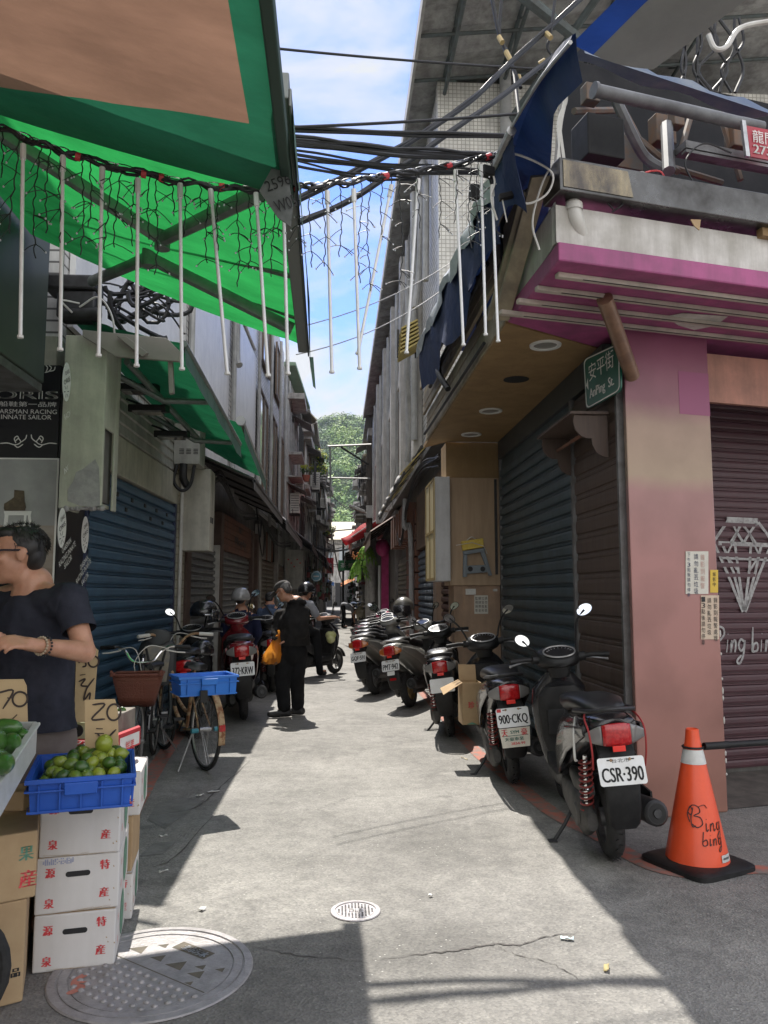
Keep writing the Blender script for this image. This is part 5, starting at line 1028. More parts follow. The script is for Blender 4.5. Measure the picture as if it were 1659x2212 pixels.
# small green awning with valance, above the blue shutter
t=thing('side_awning','small green awning with weathered valance above the blue shutter','awning',(-1.3,8,3.4)); q0,q1=V((-1.2,5.84,3.39)),V((-1.18,9.1,3.24)); m=MB(); awn(m,q0,q1,V((-2.2,6.1,3.72)),V((-2.16,9.4,3.64)),sagv=.02); m.build('canvas',cloth_mat('darker green awning cloth',(.012,.12,.05),glow=.35),t)  # small awnings use a darker green than the large one
m=MB(); m.sheet([[q0.lerp(q1,i/10)+V((.01,0,.02)) for i in range(11)],[q0.lerp(q1,i/10)+V((.02+.008*math.sin(i*2),0,-.17-.02*math.sin(i*3.1))) for i in range(11)]]); m.build('valance',VALG,t)
m=MB(); m.tube([q0,q1],.03); m.tube([(-2.1,6.6,3.45),(-1.65,7.2,3.28),(-1.24,7.3,3.3)],.03); m.tube([(-2.1,8.5,3.45),(-1.65,8.8,3.22),(-1.24,8.9,3.22)],.03); m.tube([(-1.75,6.3,3.38),(-1.65,9.2,3.28)],.03); m.build('frame',mat('awning arm',(.2,.23,.21),rough=.45),t)
m=MB(); m.slab([PY(x,y,5.86) for x,y in ((178,712),(360,730),(390,760),(388,781),(250,770),(178,726))],(0,.03,0)); m.slab([PY(251,725,5.82),PY(272,726,5.82),PY(320,762,5.82),PY(306,770,5.82)],(0,.03,0)); m.slab([PY(x,y,5.9) for x,y in ((362,780),(372,780),(375,848),(365,850))],(0,.05,0)); m.build('end_panel',mat('taupe end panel',(.3,.27,.24),(.24,.22,.2),scale=3,rough=.55),t,bevel=.004)
t=thing('side_awning','second small green awning with a roller end, beyond the weathered valance','awning',(-1.3,11,3.6)); q0,q1=V((-1.2,9.5,3.58)),V((-1.18,12.2,3.29)); m=MB(); awn(m,q0,q1,V((-2.16,9.5,3.9)),V((-2.12,12.2,3.78)),sagv=.02); m.build('canvas',bpy.data.materials['darker green awning cloth'],t); m=MB(); m.sheet([[q0+V((.02,0,0)),q1+V((.02,0,0))],[q0+V((.03,0,-.2)),q1+V((.03,0,-.2))]]); m.build('valance',VALG,t); m=MB(); m.tube([q0,q1],.035); m.tube([q0-V((.02,.03,-.03)),q0-V((.02,-.03,-.03))],.06,14); m.build('roller',PVC,t)
t=thing('cable_tangle','tangle of black cables and a dark motor on the wall between the green awnings','cables',(-1.9,6.2,3.75)); rr=random.Random(17); m=MB()
for k in range(26):
    p=PY(rr.uniform(190,300),rr.uniform(610,680),6.15+rr.uniform(-.1,.3)); q=p+V((rr.uniform(.1,.5),rr.uniform(-.1,.4),rr.uniform(-.35,.3)))
    m.tube(bez(p,p+V((rr.uniform(-.2,.3),0,rr.uniform(-.3,.3))),q+V((rr.uniform(-.3,.2),0,rr.uniform(-.3,.3))),q,10),rr.choice((.008,.012,.02)),6)
c=PY(330,655,6.3); m.tube([c+V((.13*math.cos(a/10*6.28),.02*a/10,.17*math.sin(a/10*6.28))) for a in range(12)],.016,6)
m.build('cable',CABLE,t); m=MB(); c=PY(172,665,6.05); m.box(c,(.3,.2,.22)); m.tube([c+V((-.1,-.1,-.1)),c+V((.2,-.1,-.08))],.05,12); m.box(c+V((-.05,0,.17)),(.4,.25,.12)); m.build('motor',DKM,t,bevel=.02); m=MB(); m.tube(spl([c+V((.05,-.15,-.05)),c+V((.2,-.18,.02)),c+V((.3,-.15,-.12)),c+V((.32,-.1,-.35))]),.008,5); m.tube(spl([c+V((.05,-.15,-.02)),c+V((-.07,-.2,-.02)),c+V((.0,-.16,-.1))]),.008,5); m.build('white_wire',PVCW,t)
# right side blue tarpaulin
BLUT=cloth_mat('dark blue tarpaulin',(.012,.032,.11),glow=.12)
t=thing('tarpaulin','weathered dark blue tarpaulin hung along the right shop fronts','tarpaulin',(1.0,7,4.2)); TP=t
top=[PX(x,y,.88) for x,y in ((1232,86),(1165,170),(1105,270),(1065,358),(1010,490),(960,610),(905,745))]
m=MB(); rows=[]
for i,p in enumerate(spl(top,4)): k=max(.1,min(1,(p.y-2.8)/3)); rows.append([p,p+V((.08*k,0,.02+.02*math.sin(i))),p+V((.22*k,0,.03)),p+V((.42*k,.05,-.02+.03*math.sin(i*1.3))),p+V((.78*k,.1,-.1))])
m.sheet(rows); rows=[]
rr=random.Random(4)
for i,p in enumerate(spl(top[2:],8)): 
    l=.36+.05*math.sin(i*.9)+.06*rr.random()+(.12 if i>20 else 0); rows.append([p,p+V((.015+.02*math.sin(i*1.3),0,-l*.5)),p+V((.05+.05*math.sin(i*.7),0,-l))])
m.sheet(rows); m.build('sheet',BLUT,t)
m=MB(); rows=[]
for i,p in enumerate(spl(top[3:],8)):
    l=.12+.05*math.sin(i*1.1)+.05*rr.random(); q=p+V((-.02,0,.02)); rows.append([q+V((.05,0,.03)),q+V((-.012-.015*math.sin(i*1.7),0,-l*.5)),q+V((.01+.02*math.sin(i*2.3),0,-l))])
m.sheet(rows); m.build('torn_edge',mat('sun bleached tarpaulin edge',(.36,.39,.43),(.5,.52,.55),scale=10,rough=.6),t)
m=MB(); m.tube([p-V((0,0,.01)) for p in spl(top[:3],4)],.009,6); m.tube([p-V((0,0,.03)) for p in spl(top[2:4],4)],.026,8); m.build('edge_bar',ALU,t); m=MB(); p=PX(1100,300,1.02); m.sheet([[p,p+V((.05,.1,.02))],[p+V((0,0,-.14)),p+V((.06,.1,-.1))]]); m.sheet([[p+V((-.01,.6,.0)),p+V((.0,.8,-.02))],[p+V((0,.6,-.12)),p+V((.02,.8,-.2))]]); m.build('bright_patch',mat('bright blue tarpaulin patch',(.01,.16,.6),rough=.6),t)
m=MB(); p=PX(1080,385,1.08); m.bb((p.x,p.y,p.z-.75),(p.x+.05,p.y+.03,p.z+.1)); m.bb((p.x+.05,p.y+1.2,p.z-.8),(p.x+.1,p.y+1.23,p.z+.1)); m.build('support_post',DKM,t)
t=thing('retractable_awning','grey underside of a blue bordered awning above the gutter, top right','awning',tuple(PZ(1400,100,4)))
def za(x,y): return PZ(x,y,4.0)
m=MB(); g0,g1=za(1235,95),za(1412,150); h0,h1=za(1420,-90),za(1830,-165)
m.sheet([[g0.lerp(g1,u/8)-V((0,0,.03*math.sin(u/8*3.14))) for u in range(9)],[g0.lerp(g1,u/8).lerp(h0.lerp(h1,u/8),.5) for u in range(9)],[h0.lerp(h1,u/8) for u in range(9)]]); m.mi=[1 if i%8<2 else 0 for i in range(16)]
m.build('canvas',[mat('grey awning lining',(.3,.31,.31),(.24,.25,.25),scale=2,rough=.55),cloth_mat('blue awning border',(.01,.04,.2),glow=.25)],t)
m=MB(); s=PY(1235,115,4.05); rows=[]
for i in range(12): rows.append([s+E1*(i*.12)+V((0,.05,.02*math.sin(i*1.2)-i*.012)),s+E1*(i*.12)-E2*.12+V((0,0,-.05-.02*math.sin(i*1.9)-i*.012)),s+E1*(i*.12)-E2*.14+V((0,0,-.1-i*.012))])
m.sheet(rows); m.build('front_flap',mat('grey blue flap',(.2,.23,.27),(.1,.14,.22),scale=4,rough=.6),t)
t=thing('frayed_rope','frayed white rope hanging from the tarpaulin corner','rope',tuple(PY(1212,340,4.2))); rr=random.Random(9); m=MB()
for k in range(6): m.tube(spl([PY(1217+rr.uniform(-3,3),150,4.2),PY(1222+rr.uniform(-5,5),215,4.2),PY(1210+rr.uniform(-5,5),262,4.2),PY(1212+rr.uniform(-9,9),345,4.2)]),.006,5)
m.build('strand',PVCW,t)
# --- wires
def wire(label,pts,r,n=1,spread=.0,m_=CABLE,group=None,tw=0):
    rr=random.Random(hash(label)%1000 if False else len(label)*7); mb=MB(); P=[V(p) for p in pts]
    for k in range(n):
        o=V((0,rr.uniform(-spread,spread),rr.uniform(-spread,spread)))
        mb.tube([p+o*(1+.4*math.sin(i*.8+k)) for i,p in enumerate(P)],.82*r*(1 if n==1 else rr.uniform(.7,1.25)),6)
    return prop(mb.build('overhead_cable',m_),label,'cable',group or 'overhead cables across the alley')
L0=PY
wire('single thin dark wire high across the sky',sag(L0(590,104,6),L0(1220,152,7),.02),.013)
wire('thin cable dipping from the awning to the tarpaulin, second from the top',sag(L0(600,276,4.6),L0(1118,246,5.2),.01),.012)
wire('double cable running level above the thick bundle',sag(L0(600,277,4.8),L0(1100,294,5.1),.01),.013,2,.012)
wire('thick bundle of black cables across the middle of the sky',sag(L0(606,304,4.6),L0(1070,344,5.0),.015),.018,7,.035)
wire('loose grey cables just under the thick black bundle',sag(L0(610,330,4.6),L0(1065,372,5.0),.03),.013,3,.02)
wire('lowest sagging pair of cables above the light chain',sag(L0(612,346,4.6),L0(900,386,5.0),.035),.011,2,.012)
wire('upper diagonal bundle rising from the awning to the tin roof',spl([L0(630,441,5.5),L0(770,372,5.8),L0(880,312,6.1),L0(1010,225,6.4),L0(1100,140,6.8),L0(1265,-10,7.2)]),.022,4,.022)
wire('lower diagonal bundle rising from the awning past the tiled end wall',spl([L0(630,490,5.5),L0(760,432,5.7),L0(880,352,5.9),L0(1000,268,6.1),L0(1110,190,6.4),L0(1235,90,6.8)]),.022,4,.02)
wire('pale thin wire low across the alley mouth',sag(L0(640,708,7),L0(985,560,9),.1),.007,m_=PVC)
wire('second pale thin wire dropping behind the light tubes',sag(L0(640,766,7),L0(1000,590,9),.15),.007,m_=PVC)
wire('wires strung between the houses below the steel frame',sag(L0(690,1030,28),L0(800,1100,26),.5),.012,2,.05)
wire('bundle of sagging wires over the far end of the alley',sag((-1.0,36,3.6),(1.1,30,3.5),.25),.016,6,.1)
wire('wires low across the far alley below the black canopies',sag((-.8,40,3.1),(.9,32,3.0),.3),.014,4,.08)
wire('steep bundle of wires dropping to the far house',sag((-.3,45,4.5),(.6,80,2.5),.6),.03,5,.12)
wire('black cables trailing along the left shop signs',spl([(-1.75,10.5,3.0),(-1.8,12,3.25),(-1.9,15,3.0),(-1.8,18,3.2),(-1.75,22,2.9),(-1.6,26,3.1)]),.016,6,.07,group='cables along the walls')
wire('looped cable coil hanging on the left shop signs',spl([(-1.75,16.5,3.3),(-1.7,16.8,2.6),(-1.7,17.5,2.3),(-1.72,18,2.8),(-1.72,17.4,3.1),(-1.7,16.9,2.7)]),.014,2,.02,group='cables along the walls')
wire('black cables running under the striped slat awning',spl([(1.3,9.8,3.2),(1.25,12,3.35),(1.28,14.5,3.0),(1.3,16,2.5),(1.35,19,3.1),(1.3,24,3.0)]),.016,6,.08,group='cables along the walls')
wire('grey cables dropping down the tiled building facade',spl([(1.3,15,7.5),(1.2,15.5,6),(1.25,16.5,4.8),(1.2,17,3.4)]),.012,4,.08,PVC,group='cables along the walls')
t=thing('taped_cable','black cables with yellow tape joints hanging from the tin roof','cables',tuple(L0(1110,150,7))); m=MB()
m.tube(spl([L0(1060,-20,7),L0(1075,60,7),L0(1090,105,7),L0(1110,150,6.9),L0(1125,190,6.8)]),.018,7); m.tube(spl([L0(1085,-20,7.1),L0(1080,80,7.1),L0(1105,130,7),L0(1122,250,6.5)]),.016,7); m.tube(spl([L0(1200,-10,7),L0(1190,70,7),L0(1185,110,7),L0(1230,150,7)]),.014,6); m.build('cable',CABLE,t); m=MB()
for x0,y0,x1,y1 in ((1078,80,1085,92),(1093,112,1104,132),(1120,165,1124,178),(1180,72,1190,82),(1165,138,1178,130)): m.tube([L0(x0,y0,6.97),L0(x1,y1,6.93)],.026,8)
m.build('yellow_tape',mat('yellowed tape',(.5,.38,.18),rough=.6),t)
t=thing('hanging_cables','loose cables and a cream hose dangling from the dark roof at the right edge','cables',tuple(L0(1560,150,6))); m=MB(); rr=random.Random(12)
for k in range(9): x=1470+k*16; m.tube(spl([L0(x+rr.uniform(-15,15),40,6),L0(x+rr.uniform(-25,25),95,6),L0(x+rr.uniform(-30,30),150,6),L0(x+rr.uniform(-15,15),200,6)]),.014,6)
m.build('cable',DKM,t); m=MB(); m.tube(spl([L0(1530,75,5.9),L0(1545,105,5.9),L0(1570,100,5.9),L0(1600,60,5.9),L0(1670,45,5.9)]),.022,8); m.build('hose',PVCW,t)
# --- light string
CHX=[(-30,262),(0,277),(90,312),(175,341),(330,381),(450,402),(540,409),(620,406),(700,401),(780,390),(850,377),(950,362),(1050,340),(1110,320),(1190,282)]
def Yc(x): return 2.9+.3*max(0,x)/620 if x<620 else 3.2+.9*(x-620)/570
def chz(x):
    for (a,ya),(b,yb) in zip(CHX,CHX[1:]):
        if a<=x<=b: return ya+(yb-ya)*(x-a)/(b-a)
    return CHX[-1][1]
t=thing('light_string','chain with twisted black light cable strung across the alley between awnings','light string',tuple(PY(620,406,3.2)))
P=spl([PY(x,y,Yc(x)) for x,y in CHX],8); m=MB()
def wig(P,r,seed,a=.012):
    rr=random.Random(seed); return [p+V((0,a*math.sin(i*1.1+seed),a*math.cos(i*.9+seed*2))) for i,p in enumerate(P)]
m.tube(wig(P[:-14],1,1),.007,6); m.tube(wig(P[:-14],1,2,.016),.005,6); m.tube(wig(P[:-14],1,5,.01),.009,6); m.build('black_cable',CABLE,t)
m=MB(); acc=0
Q=[]; 
for p,q in zip(P,P[1:]):
    k=max(1,int((q-p).length/.03)); Q+= [p.lerp(q,i/k) for i in range(k)]
for i in range(0,len(Q)-2,2):
    a,b=Q[i],Q[i+2]; d=(b-a).normalized(); s=V((0,1,0)) if (i//2)%2 else V((0,0,1)); c=(a+b)/2+V((0,0,.012)); L_=(b-a).length*.62
    m.tube([c+d*(L_*math.cos(u))+s*(.009*math.sin(u)) for u in [k*6.283/8 for k in range(8)]],.0028,4,closed=True)
m.build('chain',CHR,t)
m=MB()
for x in (163,305,343,473,628,826,962,1048): p=PY(x,chz(x),Yc(x)); q=PY(x+11,chz(x+11),Yc(x+11)); m.tube([p,q],.017,8)
m.build('red_connector',mat('red plastic connector',(.5,.04,.05),rough=.5),t)
m=MB(); p=PY(1052,352,Yc(1050)); m.box(p+V((0,0,-.05)),(.07,.05,.05),rz=.4); m.box(p+V((-.07,0,-.17)),(.05,.04,.08),rz=.2); m.box(p+V((.12,.02,-.17)),(.11,.04,.03),rot=Matrix.Rotation(R(-15),3,'Y')); m.build('controller_box',BLK,t,bevel=.004)
m=MB(); m.tube(spl([PY(1090,328,3.9),PY(1130,338,3.9),PY(1180,362,3.95),PY(1195,385,3.95),PY(1180,420,3.95),PY(1140,440,3.95),PY(1105,425,3.95)]),.006,6); m.tube(spl([PY(1195,350,4.0),PY(1170,400,4.0),PY(1150,480,4.0),PY(1165,540,4.0)]),.006,6); m.tube(spl([p,p+V((.04,0,-.1)),p+V((.02,0,-.2)),p+V((.05,0,-.32))]),.006,5); m.tube([PY(1085,430,3.9),PY(1095,480,3.9)],.004,5); m.build('white_wire',PVCW,t)
TUBEM=mat('clear light tube',(.84,.85,.85),(.7,.71,.72),scale=60,rough=.25,coat=.4,stretch=(1,1,.2)); 
TB_=[(50,312,44,727),(136,337,130,754),(221,362,213,767),(298,386,295,789),(389,397,393,796),(455,409,491,806),(553,417,579,810),(612,426,622,806),(707,413,717,803),(764,409,777,795),(846,400,773,763),(904,387,878,761),(984,368,1001,744),(1039,357,1049,722),(1063,400,1076,736)]
ORD='first second third fourth fifth sixth seventh eighth ninth tenth eleventh twelfth thirteenth fourteenth fifteenth'.split()
EXTRA={0:' hanging beside the dark green fascia',3:' hanging in front of the cable tangle',7:' hanging at the green awning bar',8:' alone against the sky',10:' swung far out of plumb',14:', rightmost and in front of the beige fascia'}
for k,(x0,y0,x1,y1) in enumerate(TB_):
    Y=Yc(x0); a,b=PY(x0,y0,Y),PY(x1,y1,Y-.01); t=thing('light_tube','clear hanging light tube, %s from the left%s'%(ORD[k],EXTRA.get(k,'')),'light tube',tuple(a),group='clear light tubes hanging from the chain')
    d=(b-a).normalized(); m=MB(); m.tube([a+d*.06,b],.0076,10); m.build('tube_body',TUBEM,t); m=MB(); m.tube([a+d*.0,a+d*.062],.012,8); m.tube([b-d*.004,b+d*.006],.012,8); m.build('end_cap',WHT,t); m=MB(); m.tube([PY(x0,chz(x0),Y),a],.003,5); s=d.cross(V((0,1,0)))*.0108
    m.build('wire_lead',CABLE,t)
STR=[(5,120),(36,240),(84,270),(108,210),(135,215),(182,230),(196,160),(236,200),(256,190),(292,180),(325,160),(341,230),(375,95),(398,130),(430,60),(451,190),(474,150),(516,230),(540,190),(570,180),(592,210),(606,120),(650,185),(671,200),(700,200),(735,180),(778,250),(797,270),(826,150),(866,270),(903,140),(948,170),(983,150),(1014,210),(1031,200),(1062,190)]
TWM=mat('black twig wire',(.02,.022,.022),rough=.5); LEDM=mat('clear diode tip',(.55,.57,.6),rough=.2)
rr=random.Random(77)
tx=[q[0] for q in TB_]
for k,(x,l) in enumerate(STR):
    y0=chz(x); Y=Yc(x)+rr.uniform(-.03,.05); p0=PY(x,y0,Y); sc_=Y/1661*1.0
    li=sum(1 for q in tx if q<x); 
    lab='twiggy black light strand '+('left of the first light tube' if li==0 else 'right of the last light tube' if li==len(tx) else 'between the %s and %s light tubes'%(ORD[li-1],ORD[li]))
    t=thing('twig_light_strand',lab,'light strand',tuple(p0),group='twiggy light strands hanging from the chain'); m=MB(); tip=MB(); z=0; pts=[p0]; n=int(l*sc_/.02)
    for i in range(n): pts.append(p0+V((.0035*math.sin(i*1.9+k)+.008*math.sin(i*.23+k),.006*math.cos(i*1.3),-.02*(i+1))))
    m.tube(pts,.0026,5)
    i=3
    while i<n:
        for q in range(rr.choice((1,2,2,3))):
            a=rr.uniform(-.9,.9)+ (0 if rr.random()<.5 else 3.14); d=V((math.cos(a)*.8,rr.uniform(-.5,.5),-.25-.5*rr.random())).normalized(); L_=rr.uniform(.04,.085); b=pts[i]; e=b+d*L_; m.tube([b,b+d*L_*.5+V((0,0,.004)),e],.0019,4); tip.ell(tuple(e),(.0042,.0042,.005),6,4)
        i+=rr.choice((3,4,6))
    m.build('twig_wire',TWM,t); tip.build('diode_tip',LEDM,t)
# ================================================================= FRUIT STALL (left foreground)
WBOX=grime('white carton board',(.62,.6,.58),dirt=(.45,.43,.4),amount=.35,bump=.06)
BLUP=mat('blue crate plastic',(.012,.075,.38),(.016,.095,.46),scale=6,rough=.42,rvar=.08)
GRNI=mat('green carton print',(.08,.2,.13),(.16,.3,.22),scale=40,rough=.8)
def carton(label,fl,fr,br,z0,z1,seed,top=False,stamp=False,group='white fruit cartons stacked under the lime crate'):
    fl,fr,br=V((fl.x,fl.y,0)),V((fr.x,fr.y,0)),V((br.x,br.y,0)); bl=fl+(br-fr); up=V((0,0,1))
    t=thing('fruit_carton',label,'carton',tuple((fl+br)/2+up*z0),group=group); c=[fl,fr,br,bl]
    m=MB(); m.hexa([p+up*z0 for p in c],[p+up*z1 for p in c]); m.build('carton_body',WBOX,t,bevel=.006)
    u=(fr-fl).normalized(); W_=(fr-fl).length; H=z1-z0; P=lambda a,b: fl+u*(W_*a)+up*(z0+H*b)
    m=MB()
    for ch,a,b in (('源',.17,.73),('泉',.17,.19),('特',.82,.8),('産',.82,.30)): text(m,ch,P(a,b),u,up,h=.037,w=.034,lift=.0012,bold=.0022)
    m.build('red_lettering',REDINK,t)
    rq=random.Random(seed); n_=u.cross(up); m=MB()
    for k in range(5): strokes(m,[[(rq.uniform(.05,.95),rq.uniform(0,.04)) for _ in range(2)]],fl+up*z0+n_*.0005,u,up,W_,.0015,smooth=False)
    for k in range(3): x_=rq.uniform(.88,.99); y_=rq.uniform(.15,.85); m.add([fl+u*(W_*x_)+up*(z0+H*y_)+n_*.0008,fl+u*(W_*(x_+.02))+up*(z0+H*(y_-.03))+n_*.0008,fl+u*(W_*x_)+up*(z0+H*(y_-.035))+n_*.0008],[(0,1,2)])
    m.build('scuff_mark',CARD,t)
    m=MB(); n_=u.cross(up); hw,hh=.036,.0105; cc=P(.5,.68)+n_*.0012; m.add([cc+u*(x+hh*math.cos(a))+up*(hh*math.sin(a)) for x,a in [(hw,k*math.pi/8-math.pi/2) for k in range(9)]+[(-hw,k*math.pi/8+math.pi/2) for k in range(9)]],[tuple(range(18))]); m.build('hand_hole',INK,t)
    v=(br-fr).normalized(); D=(br-fr).length; m=MB(); s=fr+up*z0; n2=v.cross(up)
    m.add([s+v*(D*(.62+.2*math.cos(a)))+up*(H*(.5+.42*math.sin(a)))+n2*.0015 for a in [k*6.283/20 for k in range(20)]],[tuple(range(20))]); m.build('green_print',GRNI,t)
    m=MB(); text(m,'特',s+v*(D*.2)+up*H*.7,v,up,h=.03,w=.03); text(m,'産',s+v*(D*.2)+up*H*.3,v,up,h=.03,w=.03); m.build('side_lettering',REDINK,t)
    m=MB(); m.slab([p+up*(z1+.0005) for p in (fl+u*.004+v*.004,fr-u*.004+v*.004,fr-u*.004+v*.012,fl+u*.004+v*.012)],up*.001); m.build('lid_seam',GRNI if False else CARD,t)
    if stamp:
        m=MB(); rr=random.Random(seed)
        for i in range(16):
            for k in range(5):
                if rr.random()<.75: c_=P(.08+.023*i,.965-.022*k)+n_*.0016; m.add([c_,c_+u*.005,c_+u*.005+up*.0032,c_+up*.0032],[(0,1,2,3)],False)
        m.build('blue_stamp',mat('pale blue stamp ink',(.2,.24,.42),rough=.8),t)
    return t
FL,FR,BR=PZ(68,2106),PZ(247,2085),PZ(268,1992)
sh=lambda p,dx,dy: V((p.x+dx,p.y+dy,0))
carton('white carton with red characters, lowest of the stack on the ground',FL,FR,BR,0.002,.216,1)
carton('white carton with blue stamp, middle of the stack',sh(FL,-.002,0),sh(FR,.004,.012),sh(BR,.004,.012),.218,.432,2,stamp=True)
carton('white carton directly under the lime crate, top of the stack',sh(FL,.004,.004),sh(FR,.004,.0),sh(BR,.004,.0),.434,.686,3)
u=(V((FR.x,FR.y,0))-V((FL.x,FL.y,0))).normalized(); v=(V((BR.x,BR.y,0))-V((FR.x,FR.y,0))).normalized()
carton('white carton leaning at the back of the stack, showing only its right side',BR+u*-.2+v*.02,BR+u*.03+v*.02,BR+u*.03+v*.4,.002,.2,4); carton('white carton at the back under the blue crate, overhanging a brown one',BR+u*-.2+v*.05,BR+u*.05+v*.05,BR+u*.06+v*.4,.45,.648,5)
def plain_box(label,fl,fr,br,z0,z1,mt,marks=(),name='cardboard_box',cat='box'):
    fl,fr,br=V((fl.x,fl.y,0)),V((fr.x,fr.y,0)),V((br.x,br.y,0)); bl=fl+(br-fr); up=V((0,0,1)); c=[fl,fr,br,bl]
    t=thing(name,label,cat,tuple((fl+br)/2+up*z0)); m=MB(); m.hexa([p+up*z0 for p in c],[p+up*z1 for p in c]); m.build('box_body',mt,t,bevel=.006); u=(fr-fl).normalized()
    m=MB(); cc=(fl+bl)/2; dd=(fr+br)/2; w_=(br-fr).normalized()*.02; m.slab([cc-w_+up*z1,dd-w_+up*z1,dd+w_+up*z1,cc+w_+up*z1],up*.002); m.build('lid_tape',mat('brown tape',(.3,.2,.1),rough=.35),t)
    for s,a,b,h,mm in marks:
        m=MB(); text(m,s,fl+u*((fr-fl).length*a)+up*(z0+(z1-z0)*b),u,up,h=h,w=h*.95*len(s),lift=.002,bold=.002); m.build('lettering',mm,t)
    return t
plain_box('tall brown carton behind the white stack, on the ground',BR+u*-.25+v*.06,BR+u*.02+v*.06,BR+u*.03+v*.4,.002,.448,CARD)
# stacks of brown cartons cut by the left edge
a,b,c=PZ(-140,2215),PZ(48,2165),PZ(70,2000)
plain_box('lower brown carton at the left edge beside the white stack',a,b,c,.002,.36,CARD,(('品',.9,.3,.03,INK),))
plain_box('upper brown carton with green and red characters at the left edge',sh(a,.02,0),sh(b,.025,.01),sh(c,.02,0),.362,.60,CARD,(('果',.87,.68,.05,GRNI),('産',.9,.3,.06,REDINK)))
q=PZ(98,1700,.6); plain_box('brown carton between the tray and the smiling man',V((q.x-.45,q.y-.25,0)),V((q.x+.03,q.y-.22,0)),V((q.x+.05,q.y+.16,0)),.1,.64,CARD)
q=PZ(60,1750,.58); plain_box('flat brown carton under the foam tray',V((q.x-.5,q.y-.1,0)),V((q.x+.02,q.y-.1,0)),V((q.x+.03,q.y+.25,0)),.602,.68,CARD)
# lime crate
ZT,ZB=.81,.69
cf=[PZ(40,1692,ZT),PZ(271,1670,ZT),PZ(296,1622,ZT),PZ(106,1630,ZT)]
ctr=sum(cf,V((0,0,0)))/4; U_=((cf[1]-cf[0])+(cf[2]-cf[3])).normalized(); V_=V((-U_.y,U_.x,0)); wd=(((cf[1]-cf[0]).length+(cf[2]-cf[3]).length)/2); dp=((cf[2]-cf[1]).dot(V_)+(cf[3]-cf[0]).dot(V_))/2
def crate(t,ctr,U_,V_,wd,dp,z0,z1,mt,inset=.02,wall=.006,ribs=5,hand=True,tag='crate_body'):
    up=V((0,0,1)); C=lambda a,b,z: V((ctr.x,ctr.y,0))+U_*a+V_*b+up*z
    x,y=wd/2,dp/2; m=MB()
    for a0,a1,b0,b1 in ((-x,x,-y,-y+wall),(-x,x,y-wall,y),(-x,-x+wall,-y+wall,y-wall),(x-wall,x,-y+wall,y-wall)):
        i0=inset*.5
        m.hexa([C(a0*(1-i0/x),b0*(1-i0/y),z0),C(a1*(1-i0/x),b0*(1-i0/y),z0),C(a1*(1-i0/x),b1*(1-i0/y),z0),C(a0*(1-i0/x),b1*(1-i0/y),z0)],[C(a0,b0,z1),C(a1,b0,z1),C(a1,b1,z1),C(a0,b1,z1)])
    m.hexa([C(-x*.96,-y*.96,z0),C(x*.96,-y*.96,z0),C(x*.96,y*.96,z0),C(-x*.96,y*.96,z0)],[C(-x*.96,-y*.96,z0+.006),C(x*.96,-y*.96,z0+.006),C(x*.96,y*.96,z0+.006),C(-x*.96,y*.96,z0+.006)])
    m.build(tag,mt,t); m=MB(); e=.012
    for zz,hh in ((z1-.012,.016),(z1-.05*(z1-z0)/.145,.006),(z0+.004,.008)):
        k=e if zz>z0+.02 else .002
        m.hexa([C(-x-k,-y-k,zz),C(x+k,-y-k,zz),C(x+k,-y-.0005,zz),C(-x-k,-y-.0005,zz)],[C(-x-k,-y-k,zz+hh),C(x+k,-y-k,zz+hh),C(x+k,-y-.0005,zz+hh),C(-x-k,-y-.0005,zz+hh)])
        m.hexa([C(-x-k,y+.0005,zz),C(x+k,y+.0005,zz),C(x+k,y+k,zz),C(-x-k,y+k,zz)],[C(-x-k,y+.0005,zz+hh),C(x+k,y+.0005,zz+hh),C(x+k,y+k,zz+hh),C(-x-k,y+k,zz+hh)])
        for sgn in (-1,1):
            xa,xb=sorted((sgn*(x+.0005),sgn*(x+k))); m.hexa([C(xa,-y,zz),C(xb,-y,zz),C(xb,y,zz),C(xa,y,zz)],[C(xa,-y,zz+hh),C(xb,-y,zz+hh),C(xb,y,zz+hh),C(xa,y,zz+hh)])
    for i in range(ribs):
        a=-x+wd*(i+.5)/ribs; 
        for sgn in (-1,): m.hexa([C(a-.003,-y-.004,z0+.01),C(a+.003,-y-.004,z0+.01),C(a+.003,-y+.004,z0+.01),C(a-.003,-y+.004,z0+.01)],[C(a-.003,-y-.009,z1-.016),C(a+.003,-y-.009,z1-.016),C(a+.003,-y,z1-.016),C(a-.003,-y,z1-.016)])
        b=-y+dp*(i+.5)/ribs; m.hexa([C(x-.004,b-.003,z0+.01),C(x+.004,b-.003,z0+.01),C(x+.004,b+.003,z0+.01),C(x-.004,b+.003,z0+.01)],[C(x,b-.003,z1-.016),C(x+.009,b-.003,z1-.016),C(x+.009,b+.003,z1-.016),C(x,b+.003,z1-.016)])
    m.build('rim_and_ribs',mt,t,bevel=.0015)
    if hand: m=MB(); m.hexa([C(-.055,-y-.022,z1-.055),C(.055,-y-.022,z1-.055),C(.055,-y-.0006,z1-.055),C(-.055,-y-.0006,z1-.055)],[C(-.058,-y-.024,z1-.012),C(.058,-y-.024,z1-.012),C(.058,-y-.0006,z1-.012),C(-.058,-y-.0006,z1-.012)]); m.build('handle_grip',mt,t,bevel=.003)
    return C
t=thing('plastic_crate','blue plastic crate full of limes on the white carton stack','crate',(ctr.x,ctr.y,ZB)); CC=crate(t,ctr,U_,V_,wd,dp,ZB,ZT,BLUP)
